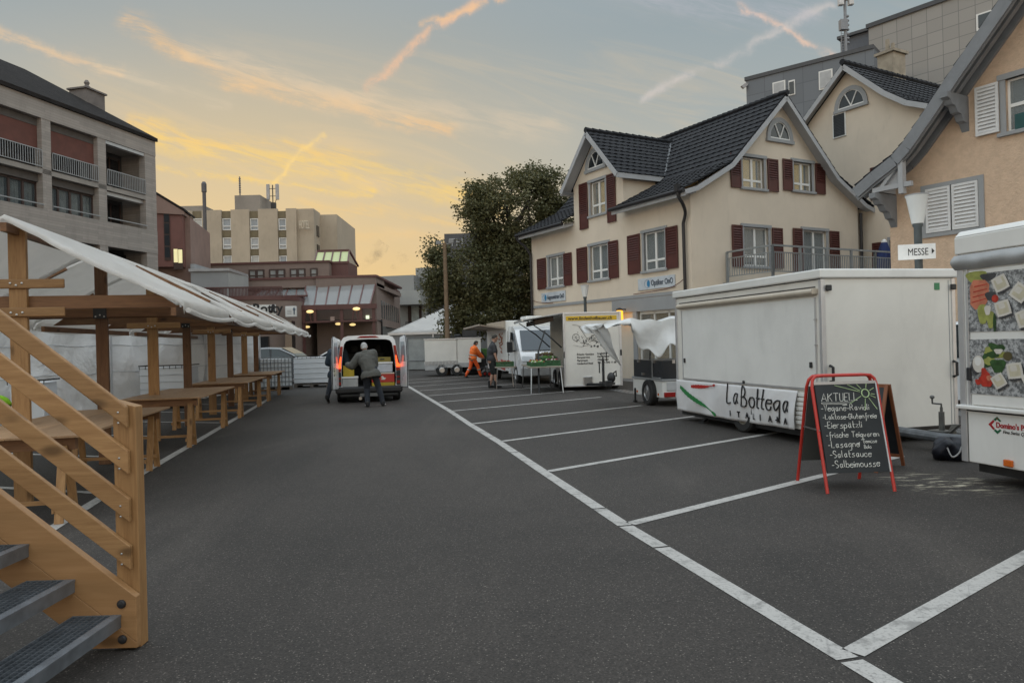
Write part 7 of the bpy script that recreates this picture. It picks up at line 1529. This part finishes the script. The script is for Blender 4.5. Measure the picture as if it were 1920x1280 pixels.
def person(label,loc,rz,s=1.0,hip=.92,lean=0,side=0,yaw=0,nod=0,feet=((-.1,0),(.1,0)),lift=(0,0),toe=(0,0),hands=None,poles=((-.4,-1,-.2),(.4,-1,-.2)),cl=None,curl=1,wide=1.0):
    o=thing('person',label,'person',loc,rz); 
    sp=Vector((math.sin(side),math.sin(lean)*math.cos(side),math.cos(lean)*math.cos(side))).normalized(); right=Vector((math.cos(side),0,-math.sin(side))); fwd=sp.cross(right)*-1
    if fwd.y<0: fwd=-fwd
    H=Vector((0,0,hip)); ch=H+sp*.30; nb=H+sp*.53; sh=[nb-sp*.05-right*.185*wide,nb-sp*.05+right*.185*wide]
    hd=(sp+Vector((0,math.sin(nod)*.8,0))).normalized(); hc=nb+hd*.185+fwd*.02
    hipj=[H-right*.095,H+right*.095]; ank=[Vector((f[0],f[1],.085+l)) for f,l in zip(feet,lift)]
    kn=[]; 
    for i in (0,1):
        k,a=ik(hipj[i],ank[i],.44,.42,(0.02*(1 if i else -1),1,.05)); kn.append(k); ank[i]=a
    hands=hands or ((-.28,.08,.82),(.28,.08,.82)); el=[];wr=[]
    for i in (0,1):
        e,w_=ik(sh[i],hands[i],.30,.26,poles[i]); el.append(e); wr.append(w_)
    # body: one continuous surface with face, hands and fingers
    b=B(); cap(b,H-sp*.02-right*.07,H-sp*.02+right*.07,.125); cap(b,H,ch,.135*wide,.145*wide); cap(b,ch-right*.06,ch+right*.06,.125*wide); cap(b,ch+sp*.12-right*.10,ch+sp*.12+right*.10,.105); cap(b,sh[0]+right*.03,sh[1]-right*.03,.062); cap(b,nb,hc,.056,.056)
    yw=Matrix.Rotation(yaw,3,'Z'); f2=(yw@fwd).normalized(); r2=(yw@right).normalized(); up=hd
    M3=Matrix((r2,f2,up)).transposed()
    b.ell(hc+up*.02,.077,.098,.115,18,14,M3); b.ell(hc-up*.06+f2*.03,.055,.06,.055,12,10,M3); cap(b,hc+f2*.092+up*.02,hc+f2*.115-up*.022,.010,.015,8,2)
    for sgn in (-1,1): b.ell(hc+r2*sgn*.079-up*.0,.012,.024,.034,8,8,M3); b.ell(hc+r2*sgn*.032+f2*.083+up*.022,.014,.012,.010,8,6,M3)
    b.ell(hc+f2*.088-up*.058,.024,.012,.010,8,6,M3); b.ell(hc+f2*.075-up*.092,.022,.02,.018,8,6,M3)
    for i in (0,1):
        cap(b,hipj[i],kn[i],.088,.056); cap(b,kn[i],kn[i].lerp(ank[i],.35),.056,.060); cap(b,kn[i].lerp(ank[i],.35),ank[i],.060,.038)
        td=Vector((.15*(1 if i else -1),1,0)).normalized(); t=toe[i]; cap(b,ank[i]-Vector((0,.0,.035)),ank[i]+td*.15*math.cos(t)+Vector((0,0,-.05-.15*math.sin(t))),.042,.034)
        cap(b,sh[i],el[i],.052,.041); cap(b,el[i],wr[i],.040,.027)
        d=(wr[i]-el[i]).normalized(); sx=(1 if i else -1); pn=(right*(-sx)); pn=(pn-d*pn.dot(d)).normalized(); kx=d.cross(pn).normalized()
        if kx.y<0: kx=-kx   # thumb side points forward
        palm=wr[i]+d*.045; 
        for q in (-.027,-.009,.009,.027): cap(b,wr[i]+d*.015+kx*q*.7,wr[i]+d*.088+kx*q,.015,.0125,8,2)
        for q,L in ((.030,.070),(.010,.080),(-.010,.075),(-.030,.058)):
            p0=wr[i]+d*.09+kx*q; c1=.35*curl; c2=.95*curl; p1=p0+(d*math.cos(c1)+pn*math.sin(c1))*L*.45; p2=p1+(d*math.cos(c2)+pn*math.sin(c2))*L*.32; p3=p2+(d*math.cos(c2+.5*curl)+pn*math.sin(c2+.5*curl))*L*.23
            cap(b,p0,p1,.0098,.0088,8,2); cap(b,p1,p2,.0088,.008,8,2); cap(b,p2,p3,.008,.0068,8,2)
        t0_=wr[i]+d*.03+kx*.03; t1=t0_+(d*.75+kx*.55+pn*.35).normalized()*.042; t2=t1+(d*.9+pn*.5+kx*.1).normalized()*.032; cap(b,t0_,t1,.0125,.0105,8,2); cap(b,t1,t2,.0105,.008,8,2)
    voxel(b,'body',SKIN,o,.0055,3)
    # hair
    hm=cl['hair']; b=B(); hl=cl.get('hair_cover',1.0); b.ell(hc+up*.035-f2*.012,.085,.103,.105*hl,18,14,M3); b.ell(hc-f2*.045-up*.02*hl,.074,.065,.085,14,10,M3); h=voxel(b,'hair',hm,o,.008,2)
    # keep hair off the face: drop faces in front and low
    bm=bmesh.new(); bm.from_mesh(h.data); dead=[v for v in bm.verts if (v.co-hc).dot(f2)>.045 and (v.co-hc).dot(up)<.075 or (v.co-hc).dot(up)<-.085 or ((v.co-hc).dot(up)<cl.get('bald',-1))]
    bmesh.ops.delete(bm,geom=dead,context='VERTS'); bm.to_mesh(h.data); bm.free()
    # trousers or shorts
    tm=cl['legs']; b=B(); cap(b,H-right*.07+sp*.03,H+right*.07+sp*.03,.142); ext=cl.get('leg_len',1.0)
    for i in (0,1):
        cap(b,hipj[i],kn[i],.108,.080)
        if ext>.6: e_=kn[i].lerp(ank[i]-Vector((0,0,.02)),ext); cap(b,kn[i],e_,.080,.064)
        else: pass
    ty=voxel(b,'shorts' if ext<.6 else 'trousers',tm,o,.012,4)
    if ext<.6: pass
    # jacket or shirt
    jm=cl['top']; k=cl.get('bulk',.026); low=cl.get('low',.0); b=B(); cap(b,H-right*.08+sp*(.05-low),H+right*.08+sp*(.05-low),.128+k); cap(b,H+sp*.05,ch,.137*wide+k,.147*wide+k); cap(b,ch-right*.06,ch+right*.06,.125*wide+k); cap(b,ch+sp*.12-right*.10,ch+sp*.12+right*.10,.105+k); cap(b,sh[0]+right*.03,sh[1]-right*.03,.066+k*.8); cap(b,nb-sp*.03,nb+sp*.035,.072,.07)
    sl=cl.get('sleeve',1.0)
    for i in (0,1):
        cap(b,sh[i],sh[i].lerp(el[i],min(1,sl*2)),.056+k,.048+k)
        if sl>.5: cap(b,el[i],el[i].lerp(wr[i],.93),.047+k,.036+k*.8)
    tp=voxel(b,cl.get('top_name','jacket'),jm,o,.012,4)
    if low>.04:   # straight hem
        bm=bmesh.new(); bm.from_mesh(tp.data); hp=H+sp*(.05-low); nn=(sp+Vector((0,0,.6))).normalized(); hp=hp-nn*.06
        bmesh.ops.bisect_plane(bm,geom=bm.verts[:]+bm.edges[:]+bm.faces[:],plane_co=hp,plane_no=-nn,clear_outer=True); bm.to_mesh(tp.data); bm.free()
    if cl.get('hood'):
        b=B(); cap(b,nb-fwd*.07+sp*.0-right*.07,nb-fwd*.07+right*.07,.05); b.ell(nb-fwd*.085-sp*.05,.12,.05,.09,14,10); voxel(b,'hood',jm,tp,.012,3)
    # shoes
    for i in (0,1):
        td=Vector((.15*(1 if i else -1),1,0)).normalized(); t=toe[i]; a=ank[i]; b=B(); cap(b,a+Vector((0,-.02,.03+cl.get('boot',0))),a-Vector((0,.02,.04)),.05,.046); e_=a+td*.165*math.cos(t)+Vector((0,0,-.045-.165*math.sin(t))); cap(b,a-Vector((0,.0,.035)),e_,.047,.038)
        sh_=voxel(b,'shoe',cl['shoe'],o,.009,2)
        if cl.get('stripe'): b=B(); b.tube([a+Vector((.052*(1 if i else -1),-.03,-.035)),a+td*.12+Vector((.045*(1 if i else -1),0,-.05))],.009,6); b.build('sole_stripe',WHITEP,sh_)
    o.scale=(s,s,s); o['_j']=0; del o['_j']
    return o,dict(H=H,sp=sp,right=right,fwd=fwd,ch=ch,nb=nb,sh=sh,el=el,wr=wr,kn=kn,ank=ank,top=tp,legs=ty,hc=hc)
GREYH=M('grey_hair',(.36,.35,.34),.8,0,.2,30); DARKH=M('dark_hair',(.03,.025,.02),.8,0,.2,30); WHITEH=M('white_hair',(.52,.50,.47),.8,0,.2,30)
SHOE=M('black_shoe',(.015,.015,.016),.6,0,.2,8); JEAN=M('dark_denim',(.022,.026,.035),.9,0,.2,6,40,.004,.3); OLG=M('olive_grey_coat',(.082,.080,.071),.9,0,.14,5,16,.02,.7); NAVY=M('navy_coat',(.022,.035,.05),.85,0,.2,4,14,.02,.6)
ORNG=M('hivis_orange',(.95,.19,.03),.75,0,.08,5,14,.02,.5); ORNR=M('hivis_red_orange',(.90,.13,.025),.75,0,.1,5,14,.02,.5); REFL=M('reflective_band',(.42,.38,.32),.4,.2,.1,8); BLKT=M('charcoal_shirt',(.045,.046,.05),.9,0,.2,4,16,.02,.5); SHRT=M('black_shorts',(.022,.025,.024),.9,0,.2,4,14,.02,.5); LIMEJ=M('hivis_lime',(.36,.80,.02),.75,0,.08,5,14,.02,.5)
# grey-haired person leaning into the van
q=(-3.66,18.95,0)
person('person in a grey coat and dark trousers leaning into the open van',q,9,1.0,hip=.90,lean=.42,side=-.20,yaw=.1,nod=.15,feet=((-.08,-.02),(.31,.05)),hands=((-.58,.42,1.08),(.10,.46,1.0)),poles=((-.4,-.3,-.8),(.15,-.5,-1)),cl=dict(hair=GREYH,legs=JEAN,top=OLG,shoe=SHOE,bulk=.055,low=.17,hood=True,stripe=True,top_name='coat'))
person('person in a dark navy coat stepping forward behind the left van door',(-5.0,21.0,0),-10,1.02,hip=.90,lean=.16,feet=((-.10,-.46),(.10,.18)),lift=(.06,0),toe=(.6,0),hands=((-.2,.28,1.0),(.22,.30,1.0)),cl=dict(hair=WHITEH,legs=JEAN,top=NAVY,shoe=SHOE,bulk=.05,low=.22,top_name='coat'))
# man in black beside the produce
o,J=person('man in charcoal shirt and black shorts reaching towards the apple crate',(-.72,25.5,0),-78,1.04,hip=.93,lean=.10,nod=.25,feet=((-.09,-.06),(.10,.10)),hands=((-.30,.10,.84),(.28,.16,.80)),poles=((-.4,-1,-.2),(.4,-1,-.2)),wide=1.12,cl=dict(hair=DARKH,legs=SHRT,leg_len=.2,top=BLKT,shoe=SHOE,bulk=.02,sleeve=.34,boot=.10,top_name='shirt',bald=-.02))
# worker in orange with a sack truck
o,J=person('worker in orange high-visibility clothing pushing a sack truck',(-1.83,34.0,0),-62,.99,hip=.88,lean=.17,nod=.35,feet=((-.10,-.34),(.10,.34)),lift=(.03,0),toe=(.5,0),hands=((-.14,.46,.92),(.16,.46,.92)),cl=dict(hair=DARKH,legs=ORNR,top=ORNG,shoe=SHOE,bulk=.035,low=.05))
def band(parent,name,c,axis,r1,h,fwd=Vector((0,1,0))):
    axis=Vector(axis).normalized(); b=B(); b.open=True; a=axis.cross(Vector((0,1,0))).normalized(); d=axis.cross(a); n=28
    b.tube([c-axis*h,c+axis*h],r1,20,False); return b.build(name,REFL,parent,smooth=True,solid=.004)
b_=J['H'].lerp(J['ch'],.45); band(J['top'],'reflective_band',b_,J['sp'],.202,.028); band(J['top'],'reflective_band',J['H'].lerp(J['ch'],.05),J['sp'],.205,.026)
for i in (0,1): band(J['legs'],'reflective_band',J['kn'][i].lerp(J['ank'][i],.35),J['ank'][i]-J['kn'][i],.083,.03)
hc_=Vector((-1.83,34.0,0)); 
tk=thing('sack_truck','small dark sack truck with red wheels in front of the orange worker','hand truck',(-1.83+.62,34.0+.33,0),-62)
b=B(); 
for x in (-.18,.18): b.tube([(x,.05,.12),(x,-.05,.9),(x,-.22,1.0)],.016,8)
for z in (.3,.6,.85): b.beam((-.18,.03-.1*z,z),(.18,.03-.1*z,z),.02,.02)
b.box(-.2,.05,.02,.2,.28,.035); b.box(-.2,.05,.02,.2,.06,.14); b.build('frame',DKST,tk)
for x in (-.24,.24):
    b=B(); b.lathe([(.03,-.03),(.12,-.035),(.13,0),(.12,.035),(.03,.03)],(x,.02,.13),'x',18); w_=b.build('wheel',RUB,tk,smooth=True); b=B(); b.lathe([(.075,-.04),(.075,.04)],(x,.02,.13),'x',14); b.build('rim',RED,w_)
# stooping lime jacket at the left edge
person('person in a lime high-visibility jacket stooping at the left edge',(-7.60,10.75,0),95,1.0,hip=.84,lean=.95,nod=.3,feet=((-.14,-.1),(.14,.12)),hands=((-.2,.75,.55),(.2,.72,.62)),cl=dict(hair=DARKH,legs=JEAN,top=LIMEJ,shoe=SHOE,bulk=.05,low=.12))
# ------------------------------------------------------------------ smoke from far chimneys
def smoke(label,pts,rs,Y,dens):
    ps=[P(u,v,Y) for u,v in pts]; b=B(); k=Y/F_PX; b.tube(sm(ps,5),[rs[0]*k+(rs[-1]-rs[0])*k*i/(5*(len(ps)-1)) for i in range(5*(len(ps)-1)+1)],12)
    m=bpy.data.materials.new('smoke_'+str(int(pts[0][0]))); m.use_nodes=True; t=NT(m.node_tree); m.node_tree.nodes.clear(); out=t.n('ShaderNodeOutputMaterial'); v=t.n('ShaderNodeVolumePrincipled'); v.inputs['Color'].default_value=(.32,.27,.24,1)
    n=t.noise(coords(t),.55,5,.65,.6); t.l(t.m('MULTIPLY',t.smooth(n,.46,.70),dens),v.inputs['Density']); t.l(v.outputs[0],out.inputs['Volume'])
    o=b.build('smoke',m); o['kind']='stuff'; return o
smoke('a',[(673,505),(690,490),(705,475),(720,455)],[5,18],120,.28); smoke('b',[(730,512),(742,500),(752,488),(758,476)],[6,14],120,.22)
